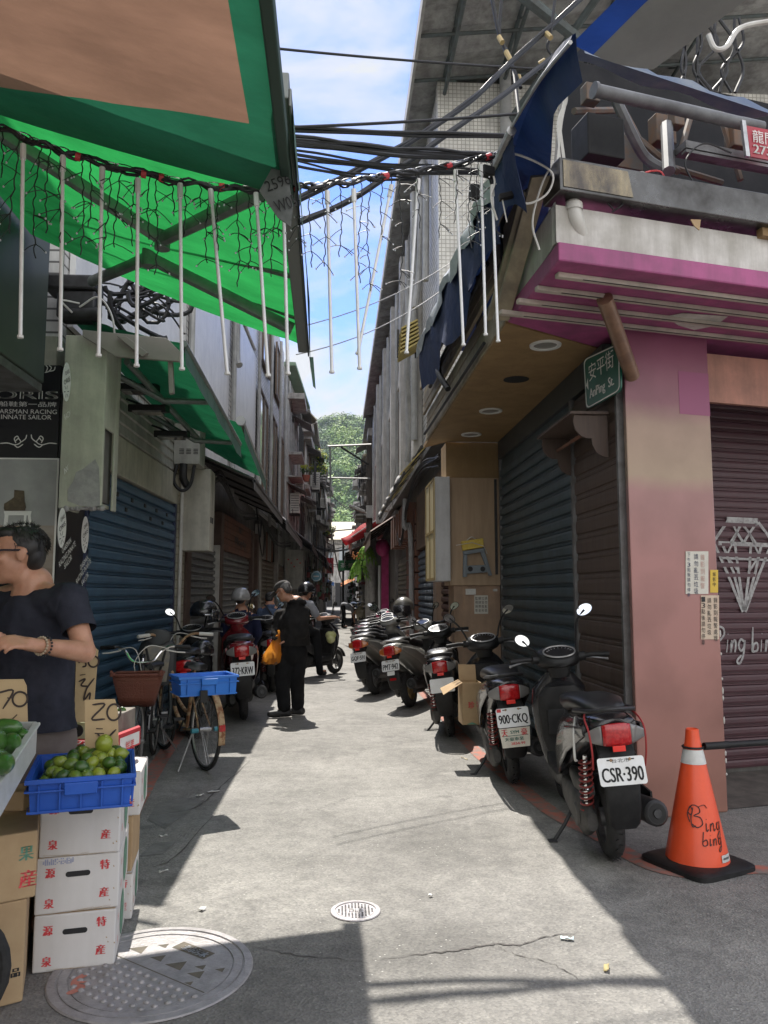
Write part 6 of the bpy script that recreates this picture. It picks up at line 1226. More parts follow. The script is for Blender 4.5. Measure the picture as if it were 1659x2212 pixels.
def limem():
    m=bpy.data.materials.new('lime peel'); m.use_nodes=True; nt=m.node_tree; N=nt.nodes; L=nt.links; b=N['Principled BSDF']; b.inputs['Roughness'].default_value=.36; b.inputs['Coat Weight'].default_value=.25
    oi=N.new('ShaderNodeObjectInfo'); tc=N.new('ShaderNodeTexCoord'); no=N.new('ShaderNodeTexNoise'); no.inputs['Scale'].default_value=16; no.inputs['Detail'].default_value=4; L.new(tc.outputs['Object'],no.inputs['Vector'])
    a=N.new('ShaderNodeMath'); a.operation='MULTIPLY_ADD'; a.inputs[1].default_value=.75; L.new(oi.outputs['Random'],a.inputs[0]); s=N.new('ShaderNodeMath'); s.operation='MULTIPLY'; s.inputs[1].default_value=.45; L.new(no.outputs['Fac'],s.inputs[0]); L.new(s.outputs[0],a.inputs[2])
    cr=N.new('ShaderNodeValToRGB'); e=cr.color_ramp.elements; e[0].position=.15; e[0].color=(.016,.05,.01,1); e[1].position=.95; e[1].color=(.24,.29,.03,1); k=e.new(.55); k.color=(.05,.115,.014,1); L.new(a.outputs[0],cr.inputs['Fac']); L.new(cr.outputs['Color'],b.inputs['Base Color'])
    n2=N.new('ShaderNodeTexNoise'); n2.inputs['Scale'].default_value=320; L.new(tc.outputs['Object'],n2.inputs['Vector']); bp=N.new('ShaderNodeBump'); bp.inputs['Strength'].default_value=.25; bp.inputs['Distance'].default_value=.002; L.new(n2.outputs['Fac'],bp.inputs['Height']); L.new(bp.outputs['Normal'],b.inputs['Normal']); return m
LIME=limem()
def limemesh():
    m=MB(False); pr=[(.0005,-.031)]+[(.0255*math.cos(a)**.85,.0285*math.sin(a)) for a in [R(d) for d in (-80,-65,-45,-25,0,25,45,65,78)]]+[(.006,.0302),(.004,.0325),(.0005,.033)]
    m.lathe(pr,18); o=m.build('lime',LIME); return o
lime0=limemesh(); prop(lime0,'large lime balanced at the top of the heap in front of the price card','lime',group='limes in the blue crate'); rr=random.Random(21)
spots=[]; 
def tryput(a,b,z,r=.0225):
    for (x,y,zz) in spots:
        if (a-x)**2+(b-y)**2+(z-zz)**2<(2*r*.9)**2: return False
    spots.append((a,b,z)); return True
hw,hd=wd/2-.04,dp/2-.04
for layer in range(4):
    for k in range(400):
        a=rr.uniform(-hw,hw); b=rr.uniform(-hd,hd); r_=((a-.03)/hw)**2*.6+((b-.02)/hd)**2*.55
        z=ZT-.068+.03*layer
        if layer>=2 and r_+.3*(layer-1)>1.1: continue
        tryput(a,b,z)
spots.sort(key=lambda s:-s[2]); spots=[s for s in spots if s[2]>ZT-.08]
first=True
lime0.location=CC(.07,.05,ZT+.066); lime0.scale=(1.35,1.35,1.3); lime0.rotation_euler=(.4,.3,0)
NLB=['green lime in the heap in the blue crate']
for (a,b,z) in spots[:110]:
    o=lime0.copy(); COL.objects.link(o); o['label']=NLB[0]; s=rr.uniform(.85,1.03); o.scale=(s,s,s); o.location=CC(a,b,z); o.rotation_euler=(rr.uniform(0,3),rr.uniform(0,3),rr.uniform(0,6))
# price cards
PEN=mat('marker pen line',(.05,.035,.03),rough=.7)
def card(label,pts,marks,pw=.008):
    t=thing('price_card',label,'price card',tuple((pts[0]+pts[1])/2),group='handwritten cardboard price cards'); m=MB(); n=(pts[1]-pts[0]).cross(pts[-1]-pts[0]).normalized(); m.slab(pts,n*-.004); m.build('card',CARDIN,t); u=(pts[1]-pts[0]).normalized(); v=n.cross(u); m=MB(); strokes(m,marks,pts[0],u,v,(pts[1]-pts[0]).length,pw,lift=.003); m.build('handwriting',PEN,t)
ZERO=lambda x,y,rx,ry: [(x+rx*math.cos(a),y+ry*math.sin(a)) for a in [k*6.4/12+1.2 for k in range(13)]]
Yk=3.32
card('cardboard price card reading 20 standing in the lime crate',[PY(x,y,Yk) for x,y in ((184,1648),(257,1650),(254,1535),(248,1510),(183,1512))],[[(.08,1.72),(.45,1.74),(.1,1.3),(.5,1.31)],ZERO(.74,1.52,.2,.24),[(.25,1.02),(.45,1.02)],[(.22,.88),(.5,.88)],[(.3,.88),(.42,.72),(.28,.62),(.5,.66)],[(.85,1.02),(.5,.6),(.35,.15)]])
card('cardboard price card reading 70 at the left edge behind the green fruit',[PY(x,y,3.2) for x,y in ((-20,1575),(60,1575),(57,1482),(50,1467),(-20,1468))],[[(.12,.98),(.55,1.05),(.3,.55)],[(.4,.85),(.55,.85)],ZERO(.75,.82,.2,.2),[(.5,.2),(.7,.4)]])
card('taller cardboard price card behind the smiling man',[PY(x,y,3.85) for x,y in ((160,1560),(200,1560),(212,1405),(203,1396),(165,1400))],[[(.1,3.2),(.3,3.55),(.5,3.1),(.3,3.0)],ZERO(.9,3.3,.28,.3),[(.2,2.55),(.5,2.6)],[(.15,2.2),(.5,2.35),(.3,2.0),(.7,1.95)],[(1.0,2.4),(.6,1.8),(.5,1.2),(.8,1.6),(.8,1.1),(1.1,1.0)]],pw=.008)
# things behind the crate
q=lambda x,y,Y: PY(x,y,Y)
t=thing('fruit_box','small greenish box of avocados with round vent, behind the lime crate','box',tuple(q(170,1600,3.9))); m=MB(); a,b=q(148,1598,3.9),q(215,1560,3.9); m.bb((a.x,3.9,a.z),(b.x,4.25,b.z)); m.build('box_body',mat('olive carton',(.3,.32,.2),rough=.8),t,bevel=.005); m=MB(); c=q(167,1578,3.9); m.lathe([(.001,3.897),(.028,3.896),(.03,3.898)],20,(c.x,0,c.z),'Y'); m.build('vent_hole',INK,t)
AVO=mat('dark green avocado',(.03,.08,.015),(.07,.14,.03),scale=30,rough=.35)
m=MB(); m.ell((0,0,0),(.045,.032,.03),14,9); av=m.build('avocado',AVO); prop(av,'dark green fruit in the box behind the price card','avocado',group='fruit behind the lime crate'); av.location=q(170,1546,3.98)
for x,y,Y in ((152,1550,4.0),(185,1552,4.0),(168,1556,3.95),(200,1552,4.02)): o=av.copy(); COL.objects.link(o); o.location=q(x,y,Y); o.rotation_euler=(0,0,x)
t=thing('gift_carton','red and white fruit carton with white lettering under the greenish box','carton',tuple(q(170,1630,3.85))); m=MB(); a,b=q(147,1640,3.85),q(215,1600,3.85); m.bb((a.x,3.85,a.z-.15),(b.x,4.3,b.z)); m.build('box_body',mat('red carton print',(.45,.03,.04),(.4,.02,.03),scale=5,rough=.5),t,bevel=.004); m=MB(); text(m,'西名產',q(170,1607,3.848),(1,0,0),(0,0,1),h=.035,w=.12,bold=.002); text(m,'精選',q(172,1619,3.848),(1,0,0),(0,0,1),h=.033,w=.07,bold=.002); m.build('lettering',WINK,t)
t=thing('gift_carton','red and white fruit carton standing right of the price card','carton',tuple(q(262,1620,3.9))); m=MB(); a,b=q(246,1650,3.85),q(258,1585,3.85); m.hexa([(a.x,3.85,.72),(b.x,3.8,.72),(b.x+.05,4.05,.72),(a.x+.05,4.1,.72)],[(a.x,3.85,b.z),(b.x,3.8,b.z),(b.x+.05,4.05,b.z),(a.x+.05,4.1,b.z)]); m.build('box_body',mat('red carton print',(.45,.03,.04),rough=.5),t,bevel=.004); m=MB(); m.slab([V((b.x+.007,3.835,.73)),V((b.x+.047,4.035,.73)),V((b.x+.047,4.035,b.z-.02)),V((b.x+.007,3.835,b.z-.02))],(.002,-.001,0)); m.build('white_panel',WBOX,t); m=MB(); text(m,'鮮果',V((b.x+.03,3.93,b.z-.07)),V((.2,1,0)),(0,0,1),h=.05,w=.09); m.build('lettering',REDINK,t)
t=thing('wooden_tray','grey fruit tray with small limes behind the price card','tray',tuple(q(262,1560,4.1))); m=MB(); a,b=q(258,1582,4.0),q(275,1540,4.0); m.hexa([(a.x-.1,3.95,a.z-.02),(b.x-.02,4.0,a.z-.02),(b.x-.01,4.2,a.z-.02),(a.x-.08,4.2,a.z-.02)],[(a.x-.1,3.95,b.z),(b.x-.02,4.0,b.z),(b.x-.01,4.2,b.z),(a.x-.08,4.2,b.z)]); m.build('tray_body',mat('grey brown tray',(.22,.19,.16),(.15,.13,.11),scale=8,rough=.7),t,bevel=.004)
for x,y in ((257,1548),(262,1543),(255,1556)): o=lime0.copy(); COL.objects.link(o); o.scale=(1,1,1); o.location=q(x,y-4,4.08); o['label']='small lime in the grey tray behind the price card'; o['group']='fruit behind the lime crate'
# foam tray with green papayas / mangoes
t=thing('foam_tray','tilted translucent foam tray holding large green fruit at the left edge','tray',tuple(q(20,1640,2.7)))
FOAM=mat('translucent foam',(.5,.52,.5),(.42,.44,.42),scale=20,rough=.5,trans=.15)
r0,r1=PY(-20,1705,2.55),PY(75,1563,3.05); m=MB(); m.slab([r0,r1,r1-V((0,0,.11)),r0-V((0,0,.13))],(.012,-.004,0)); m.slab([r0+V((0,0,-.1)),r1+V((0,0,-.1)),r1+V((-.5,.05,-.08)),r0+V((-.5,.05,-.08))],(0,0,-.01)); m.slab([r1+V((.005,0,.006)),r1+V((-.4,.05,.0)),r1+V((-.4,.05,-.1)),r1+V((.005,0,-.1))],(0,.012,0)); m.slab([r0+V((-.006,0,.006)),r0+V((.022,0,.006)),r1+V((.022,0,.006)),r1+V((-.006,0,.006))],(0,0,-.012)); m.build('tray_wall',FOAM,t,bevel=.004)
m=MB(False); m.lathe([(.001,-.1)]+[(.052*math.cos(a)**.8*(1-.12*math.sin(a)),.095*math.sin(a)) for a in [R(d) for d in (-75,-55,-30,-5,20,45,65,80)]]+[(.006,.1),(.001,.104)],18); go=m.build('green_mango',mat('green mango skin',(.035,.11,.02),(.07,.17,.03),scale=14,rough=.3,coat=.3)); prop(go,'large glossy green fruit on the foam tray, nearest','fruit',group='green fruit in the foam tray'); go.location=q(22,1606,2.86); go.rotation_euler=(1.2,.3,.5); go.scale=(.7,.7,.7)
for x,y,Y,e,s in ((-14,1602,2.8,(1.3,0,.3),.85),(12,1572,2.95,(1.5,.2,1.4),.65),(-8,1645,2.65,(1.2,.1,.2),.8),(6,1650,2.62,(1.3,.2,.5),.7),(36,1590,2.98,(1.4,.1,1.0),.62)): 
    o=go.copy(); COL.objects.link(o); o.location=q(x,y,Y); o.rotation_euler=e; o.scale=(s,s,s); o['label']='green fruit in the heap on the foam tray'
# a wheel rim cut by the lower left corner
t=thing('hand_cart','dark rubber cart wheel cut off by the lower left corner','cart',(-1.2,2.4,0)); c=PZ(-128,2236); c.z=.2; m=MB(); n=24; m.tube([V((c.x+.0,c.y,c.z))+V((.19*math.cos(k*6.283/n),.03*math.cos(k*6.283/n),.19*math.sin(k*6.283/n))) for k in range(n)],.02,8,closed=True); m.build('tyre',RUB,t); m=MB(); 
for k in range(10): a=k*.628; m.tube([c,c+V((.175*math.cos(a),.028*math.cos(a),.175*math.sin(a)))],.003,4)
m.build('spokes',CHR,t); m=MB(); m.tube([c,c+V((-.2,.3,.3)),c+V((-.3,.5,.6))],.012); m.build('frame_tube',DKM,t)
# ================================================================= SCOOTERS
RIM=mat('scooter wheel rim',(.2,.2,.2),(.1,.1,.1),scale=20,rough=.45,metal=.6)
GOLDR=mat('bronze wheel rim',(.28,.2,.09),rough=.45,metal=.5)
ENG=mat('dusty engine casting',(.04,.039,.037),(.085,.08,.076),scale=11,rough=.6,metal=.3)
SEATV=mat('black seat vinyl',(.01,.01,.011),(.016,.016,.016),scale=40,rough=.42)
REDS=mat('red coil spring',(.2,.025,.02),rough=.45)
DIAL=mat('dial face',(.02,.02,.022),rough=.12,coat=.7)
def paint(name,c,r=.25): return mat(name,c,tuple(k*.8 for k in c),scale=3,rough=r,coat=.5)
PB=paint('black scooter paint',(.014,.014,.016)); PG=paint('graphite scooter paint',(.045,.045,.044)); PS_=paint('silver grey scooter paint',(.3,.3,.28)); PR=paint('dark red scooter paint',(.17,.012,.018)); PBE=paint('beige scooter paint',(.5,.44,.3)); PDG=paint('dusty grey scooter paint',(.2,.195,.18),.4); PBL=paint('deep blue scooter paint',(.03,.05,.14)); PWH=paint('white scooter paint',(.55,.55,.55))
def scooter(label,loc,th,body,plate='',lean=-7,tail='clear',side=None,city=True,rim=RIM,shock=REDS,seat=SEATV,plate_z=.575,steer=0,detail=True,sticker=None,mir=((.0,0),(.0,0)),winds=False,tall=1.0,cowl=None,sz=1.0,group='parked motor scooters'):
    t=thing('motor_scooter',label,'scooter',(loc.x,loc.y,0),group=group,rot=(0,R(lean),R(-th)))
    t.scale=(.93*sz,sz,sz); side=side or body; cowl=cowl or body
    def N_(): return MB(False)
    wheels=[]
    for nm,y in (('wheel',0),('wheel',1.25)):
        m=N_(); m.lathe([(.135,-.045),(.165,-.05),(.2,-.045),(.222,-.022),(.226,0),(.222,.022),(.2,.045),(.165,.05),(.135,.045)],32,(0,y,.226),'X'); ty=m.build(nm,RUB,t)
        m=N_(); m.lathe([(.14,-.042),(.14,.042)],28,(0,y,.226),'X'); m.lathe([(.001,-.05),(.05,-.05),(.055,.05),(.001,.05)],16,(0,y,.226),'X')
        for k in range(5):
            a=k*2*math.pi/5; m.tube([(0,y+.04*math.cos(a),.226+.04*math.sin(a)),(0,y+.14*math.cos(a),.226+.14*math.sin(a))],[.022,.014],6,flat=.7)
        m.build('rim',rim,ty)
        if detail and y==0:
            m=N_()
            for k in range(44): a=k*2*math.pi/44; m.box((0,.2225*math.cos(a),.226+.2225*math.sin(a)),(.05,.006,.006),rot=Matrix.Rotation(a,3,'X')@Matrix.Rotation(.5 if k%2 else -.5,3,'Z'))
            m.build('tread',BLK,ty)
    X=(1,0,0);Z=(0,0,1);Yv=(0,1,0)
    # tail bodywork
    m=N_(); m.loft([ring((0,-.40,.80),.075,.03,p=2.2),ring((0,-.37,.785),.13,.06),ring((0,-.28,.765),.158,.085),ring((0,-.1,.74),.17,.10,bot=.13),ring((0,.12,.69),.175,.12,bot=.16),ring((0,.35,.62),.168,.16,bot=.2),ring((0,.52,.55),.15,.2,bot=.22),ring((0,.62,.47),.12,.2,bot=.16)]); m.build('tail_body',body,t)
    m=N_(); 
    for s in (-1,1): m.loft([ring((s*.165,-.36,.77),.012,.025,u=X),ring((s*.182,-.2,.725),.014,.05),ring((s*.19,.05,.66),.014,.075),ring((s*.188,.3,.55),.014,.10),ring((s*.165,.52,.44),.012,.09),ring((s*.15,.62,.36),.008,.03)])
    m.build('side_panel',side,t)
    m=N_(); m.loft([ring((0,-.27,.853),.07,.02),ring((0,-.24,.862),.115,.035),ring((0,-.1,.872),.145,.045),ring((0,.1,.858),.152,.05),ring((0,.3,.82),.14,.05),ring((0,.42,.812),.118,.055),ring((0,.58,.80),.1,.05),ring((0,.67,.765),.055,.035)]); m.build('seat',seat,t)
    m=N_(); m.tube(spl([(-.14,-.05,.83),(-.145,-.22,.855),(-.12,-.37,.87),(-.04,-.43,.882),(.04,-.43,.882),(.12,-.37,.87),(.145,-.22,.855),(.14,-.05,.83)],5),.015,8,flat=.8); m.build('grab_rail',DKM if tail!='amber' else ALU,t)
    # rear lamps
    def lens(x0,x1,zc,h,bul=.0,n=8,off=0):
        rows=[]
        for j in range(7):
            r_=[]
            for i in range(n+1):
                x=x0+(x1-x0)*i/n; k=1-.75*(abs(x)/.17)**2.4; z=zc+(h*(j/6-.5))*k-.12*abs(x)**1.4; r_.append((x,-.435-off+1.9*x*x+1.8*(z-zc)**2,z))
            rows.append(r_)
        return rows
    rw=.078
    m=N_(); m.sheet(lens(-rw,rw,.755,.115)); tl=m.build('tail_light',REDL,t,thick=.012)
    for s in (-1,1):
        m=N_(); r_=lens(rw+.002,.165,.755,.115,off=-.002); r_=[[(s*x,y,z) for x,y,z in (q if s>0 else q[::-1])] for q in r_]; m.sheet(r_); m.build('indicator_lens',AMBL if tail=='amber' else CLRL,t,thick=.01)
    if detail: m=N_(); m.box((0,-.443,.685),(.07,.012,.028)); m.build('reflector',mat('bright red reflector',(.75,.04,.03),rough=.2),t,bevel=.002)
    # rear mudguard and plate
    m=N_(); m.loft([ring((0,-.30,.70),.10,.05),ring((0,-.39,.64),.105,.02,v=(0,.5,.85)),ring((0,-.425,.52),.098,.014,v=(0,1,.2)),ring((0,-.41,.38),.095,.014,v=(0,1,-.1)),ring((0,-.385,.29),.085,.012,v=(0,1,-.2)),ring((0,-.38,.265),.06,.008,v=(0,1,-.2))]); m.build('mudguard',BLK,t)
    pc=V((0,-.452,plate_z)); pv=V((0,.25,1)).normalized(); pn=V((0,-1,.25)).normalized()
    def rr_(w,h,r,k=5): 
        o=[]
        for sx,sy,a0 in ((1,1,0),(-1,1,90),(-1,-1,180),(1,-1,270)):
            for i in range(k+1): a=R(a0+90*i/k); o.append((sx*(w/2-r)+r*math.cos(a),sy*(h/2-r)+r*math.sin(a)))
        return o
    m=N_(); m.slab([pc+V(X)*x+pv*y for x,y in rr_(.258,.138,.015)],pn*-.003); lp=m.build('license_plate',PLATE,t)
    if plate:
        m=N_(); text(m,plate,pc-pv*.016,X,pv,h=.07 if city else .075,w=.226,lift=.0015,bold=.0022)
        if city and detail: text(m,'台北市',pc+pv*.052,X,pv,h=.02,w=.1,lift=.0015)
        for s in (-1,1): m.add([pc+V((s*.058+x,0,0))+pv*(.056+y)+pn*.0012 for x,y in ((-.018,-.003),(.018,-.003),(.018,.003),(-.018,.003))],[(0,1,2,3)])
        m.build('plate_number',INK,lp)
        if detail:
            m=N_(); 
            for s in (-1,1): m.ell(tuple(pc+V((s*.058-.006*s,0,0))+pv*.056+pn*.002),(.008,.004,.008),8,6)
            m.build('rusty_bolt',RUST,lp)
    if sticker=='dealer':
        m=N_(); sc0=pc-pv*.145; m.slab([sc0+V((x,0,0))+pv*y for x,y in ((-.115,-.066),(.1,-.066),(.12,.07),(-.125,.07))],pn*-.002); dp_=m.build('dealer_plate',mat('cream dealer plate',(.6,.56,.46),(.5,.46,.38),scale=12,rough=.5),t)
        m=N_(); text(m,'天',sc0+V((-.085,0,0))+pv*.038,X,pv,h=.048,w=.045,bold=.002); text(m,'豪',sc0+V((.07,0,0))+pv*.038,X,pv,h=.048,w=.045,bold=.002); text(m,'2834-99',sc0+V((.01,0,0))-pv*.04,X,pv,h=.018,w=.11,bold=.001); m.build('red_lettering',REDINK,dp_)
        m=N_(); text(m,'SYM',sc0+V((-.005,0,0))+pv*.04,X,pv,h=.022,w=.065,bold=.0015); text(m,'天豪車業',sc0+V((-.015,0,0))-pv*.008,X,pv,h=.026,w=.15,bold=.001); m.add([sc0+V((x,0,0))+pv*y+pn*.001 for x,y in ((-.1,.013),(.1,.013),(.1,.017),(-.1,.017))],[(0,1,2,3)]); m.build('green_lettering',mat('dark green lettering',(.02,.13,.1),rough=.6),dp_)
        m=N_(); m.add([pc+V((x,0,0))+pv*y+pn*.0012 for x,y in ((-.122,.042),(-.088,.042),(-.088,.066),(-.122,.066))],[(0,1,2,3)]); m.build('plate_sticker',REDINK,lp)
    if sticker=='white': m=N_(); s0=pc-pv*.1; m.slab([s0+V((x,0,0))+pv*y for x,y in rr_(.11,.05,.008)],pn*-.002); m.build('white_sticker',WHT,t); m=N_(); m.box((0,-.43,.40),(.09,.02,.028)); m.build('lower_reflector',REDL,t)
    # engine, exhaust, shock
    m=N_(); m.loft([ring((-.12,-.13,.24),.03,.05),ring((-.135,-.05,.25),.05,.105),ring((-.135,.1,.265),.052,.115),ring((-.13,.3,.275),.05,.10),ring((-.125,.45,.28),.045,.085),ring((-.12,.52,.28),.02,.04)]); m.lathe([(.001,-.195),(.06,-.192),(.07,-.18)],18,(0,0,.25),'X'); m.loft([ring((.06,.05,.26),.06,.09),ring((.06,.3,.27),.09,.12),ring((.05,.5,.3),.07,.08)]); m.loft([ring((-.11,-.1,.40),.03,.045),ring((-.12,.1,.41),.045,.055),ring((-.11,.3,.41),.03,.04)]); m.build('engine_case',ENG,t)
    m=N_(); a=V((.20,-.33,.315)); b=V((.17,.12,.27)); d=(b-a).normalized(); m.tube([a,a+d*.012,a+d*.06,b-d*.05,b],[.055,.068,.07,.06,.03],18); m.tube([b-d*.03,(.12,.3,.2),(.05,.42,.2)],.018,8); m.tube([a-d*.012,a+d*.01],[.022,.03],14); m.build('exhaust_muffler',DKM,t)
    if detail: m=N_(); m.tube([a-d*.002,a-d*.003],.05,20); m.tube([a-d*.0035,a-d*.0045],.02,16); m.box((.235,-.02,.35),(.012,.26,.06)); m.build('muffler_cover',BLK,t)
    m=N_(); a=V((-.13,-.05,.22)); b=V((-.125,-.14,.60)); d=b-a; q=d.normalized().orthogonal(); q2=d.normalized().cross(q); n=90; m.tube([a+d*(.16+.78*i/n)+(q*math.cos(i*.62)+q2*math.sin(i*.62))*.027 for i in range(n+1)],.0062,6); m.build('coil_spring',shock,t)
    m=N_(); m.tube([a,b],.013,8); m.tube([a+d*.16,a+d*.5],.018,8); m.box(tuple(a),(.04,.05,.07)); m.build('shock_absorber',CHR,t)
    # floor, leg shield, front
    m=N_(); m.loft([ring((0,.5,.33),.15,.07,p=4),ring((0,.62,.30),.17,.045,p=5),ring((0,.9,.30),.17,.045,p=5),ring((0,1.02,.36),.15,.07,p=4)]); m.loft([ring((0,.45,.22),.10,.05),ring((0,.95,.22),.12,.05)]); m.build('floorboard',BLK,t,bevel=.004)
    m=N_(); m.loft([ring((0,1.03,.27),.14,.05,u=X,v=Yv),ring((0,1.06,.40),.18,.055,u=X,v=Yv),ring((0,1.09,.55),.205,.075,u=X,v=Yv),ring((0,1.10,.70),.215,.085,u=X,v=Yv),ring((0,1.07,.82),.2,.085,u=X,v=Yv),ring((0,1.03,.9),.13,.06,u=X,v=Yv),ring((0,1.0,.95),.07,.05,u=X,v=Yv)]); m.build('leg_shield',body,t)
    m=N_(); m.loft([ring((0,1.0,.30),.12,.035,u=X,v=Yv),ring((0,1.015,.5),.175,.04,u=X,v=Yv),ring((0,1.005,.66),.185,.055,u=X,v=Yv),ring((0,.985,.78),.18,.06,u=X,v=Yv),ring((0,.98,.84),.12,.055,u=X,v=Yv)]); m.box((-.06,.955,.60),(.13,.03,.17)); m.build('inner_panel',BLK,t,bevel=.004)
    if detail: m=N_(); m.lathe([(.001,-.012),(.028,-.012),(.03,0)],18,(.1,.915,.745),'Y'); m.box((.1,.9,.745),(.008,.008,.03)); m.build('key_ring',CHR,t)
    m=N_(); m.loft([ring((0,1.0+.0,.5),.075,.05)]*1+[ring((0,1.25+.27*math.cos(w_),.226+.255*math.sin(w_)),.075*(1-.25*abs(math.cos(w_))),.016,v=(0,math.cos(w_),math.sin(w_))) for w_ in (2.2,1.8,1.4,1.0,.6,.3)]); m.build('front_fender',cowl,t)
    m=N_()
    for s in (-1,1): m.tube([(s*.075,1.25,.226),(s*.07,1.14,.55),(s*.04,1.08,.7)],.018,8)
    m.build('fork',DKM,t)
    # steering group
    hz=1.02*tall
    m=N_(); m.loft([ring((0,.845,hz-.02),.05,.02),ring((0,.875,hz),.12,.045),ring((0,.94,hz+.01),.165,.07),ring((0,1.03,hz+.005),.165,.085),ring((0,1.10,hz-.015),.12,.075),ring((0,1.14,hz-.03),.05,.04)]); m.loft([ring((0,.97,hz-.12),.07,.055,u=X,v=Yv),ring((0,.97,hz-.05),.09,.07,u=X,v=Yv),ring((0,.98,hz),.1,.08,u=X,v=Yv)]); hc=m.build('handlebar_cowl',BLK if cowl is body and body in (PB,PG,PDG) else cowl,t)
    cN=V((0,-.55,.83)).normalized(); cu=V((1,0,0)); cv=cN.cross(cu); cc=V((0,.895,hz+.062))
    m=N_(); 
    for r_,rb,dz,mm in ((.115,.06,0,None),): m.add([cc+cu*(r_*math.cos(k*.2094))+cv*(rb*math.sin(k*.2094)) for k in range(30)],[tuple(range(30))])
    m.build('dial',DIAL,hc); m=N_(); m.tube([cc+cu*(.118*math.cos(k*.2094))+cv*(.062*math.sin(k*.2094)) for k in range(30)],.006,6,closed=True); 
    if detail:
        for k in range(9): a=R(20+17.5*k); m.tube([cc+cN*.003+cu*(.085*math.cos(a))+cv*(.045*math.sin(a)-.012),cc+cN*.003+cu*(.1*math.cos(a))+cv*(.053*math.sin(a)-.012)],.0022,4)
    m.build('dial_rim',ALU,hc)
    m=N_(); m.loft([ring((0,1.13,hz-.02),.085,.05),ring((0,1.155,hz-.022),.07,.042),ring((0,1.165,hz-.022),.03,.02)]); m.build('headlight',CLRL,t)
    m=N_()
    for s in (-1,1): m.tube([(s*.14,.955,hz+.01),(s*.25,.93,hz+.02),(s*.37,.895,hz+.015)],.0175,10); m.tube([(s*.14,.95,hz+.01),(s*.20,.94,hz+.015)],.032,10)
    m.build('handle_grip',BLK,t); m=N_()
    for s in (-1,1): m.tube([(s*.19,.98,hz+.0),(s*.27,.98,hz-.005),(s*.36,.95,hz-.02)],.007,6); m.ell((s*.365,.948,hz-.021),.01,8,6)
    m.build('brake_lever',ALU,t)
    for s,(dx,dz) in zip((-1,1),mir):
        m=N_(); e=V((s*(.26+dx),.93,hz+.26+dz)); P=spl([(s*.15,.975,hz+.05),(s*(.17+dx*.4),.97,hz+.13+dz*.5),(s*(.2+dx*.8),.95,hz+.2+dz),tuple(e)],4); m.tube(P,.009,7); mN=V((-s*.25,-.95,.12)).normalized(); mu=V((0,0,1)).cross(mN).normalized(); mv=mN.cross(mu); mu,mv=(mu*.9+mv*.35*s).normalized(),(mv*.9-mu*.35*s).normalized()
        m.loft([[e-mN*dd+mu*(w_*math.cos(k*.3142))+mv*(h_*math.sin(k*.3142)*(1.0 if math.sin(k*.3142)>0 else .85)) for k in range(20)] for dd,w_,h_ in ((.0,.064,.045),(.012,.062,.043),(.028,.042,.028),(.034,.01,.008))]); st_=m.build('mirror',BLK,t)
        m=N_(); m.add([e+mN*.0015+mu*(.058*math.cos(k*.3142))+mv*(.04*math.sin(k*.3142)*(1.0 if math.sin(k*.3142)>0 else .85)) for k in range(20)],[tuple(range(20))]); m.build('mirror_glass',MIRR,st_)
    m=N_(); m.tube([(-.1,.38,.22),(-.2,.33,.1),(-.29,.28,.022)],.012,7); m.box((-.30,.275,.018),(.055,.05,.03)); m.build('side_stand',DKM,t)
    return t
S_=scooter
tl_=S_('black scooter with red-corded tail and plate CSR-390, nearest on the right',PZ(1322,1852),5,PB,'CSR·390',side=PG,mir=((.0,-.11),(-.03,.07)),lean=-5)
m=MB(False)
for s in (-1,1): m.tube(spl([(s*.12,-.25,.86),(s*.15,-.34,.83),(s*.155,-.43,.78),(s*.15,-.44,.68),(s*.145,-.40,.58)],5),.0055,6)
m.build('red_cord',mat('red elastic cord',(.3,.025,.025),rough=.7),tl_)
m=MB(False); m.tube(spl([(-.15,-.1,.8),(-.2,-.25,.74),(-.215,-.28,.62),(-.2,-.25,.6)],5),.007,6); m.build('white_cord',PVCW,tl_)
S_('black scooter with a dealer plate under plate 900-CKQ',PZ(1108,1690),4,PB,'900·CKQ',side=PB,sticker='dealer',city=False,mir=((.05,.0),(.02,.03)),lean=-6)
S_('black scooter with a cardboard box at its side, third from the front on the right',PZ(975,1590),9,PB,'',side=PDG,city=False,lean=-8,mir=((.06,-.06),(-.02,.03)))
S_('dusty silver scooter with plate PMT-942 and amber lamps, slanted to the wall',PZ(888,1527),27,PS_,'PMT·942',tail='amber',side=PS_,rim=GOLDR,sticker='white',shock=DKM,lean=-10,cowl=PS_)
S_('grey scooter with plate GQF-591 parked beside the dusty silver one',PZ(812,1500),25,PDG,'GQF·591',tail='amber',side=PDG,shock=DKM,lean=-9,cowl=PS_)
S_('blue scooter with a pale seat cover behind plate GQF-591',PX(815,1450,.62) if False else V((.62,12.6,0)),26,PBL,'',lean=-9,detail=False,cowl=PBL)
S_('white fronted scooter in the right row, third beyond the silver one',V((.66,13.9,0)),28,PWH,'',lean=-9,detail=False)
S_('pink and white scooter near the end of the right row',V((.7,15.3,0)),24,paint('pink scooter paint',(.5,.12,.2)),'',lean=-9,detail=False,seat=PWH)
S_('black scooter farthest in the right row',V((.8,17.2,0)),28,PB,'',lean=-9,detail=False)
S_('beige scooter with round headlight facing the camera beside the bending men',V((1.2,32,0)),192,PBE,'',lean=5,detail=False)
S_('dark red scooter with plate 372-KRW on the left',PZ(527,1554),-9,PR,'372·KRW',side=PR,sz=1.1,city=False,shock=DKM,mir=((.05,.02),(.0,.05)),lean=-4)
S_('black scooter with a helmet on its mirror, behind the two bicycles',V((-1.52,8.35,0)),-6,PB,'MU·570',side=PB,city=False,shock=DKM,lean=-5)
S_('black scooter with a white dial beside the man in the blue shirt',V((-.98,11.9,0)),-8,PB,'',side=PB,lean=-3,detail=False)
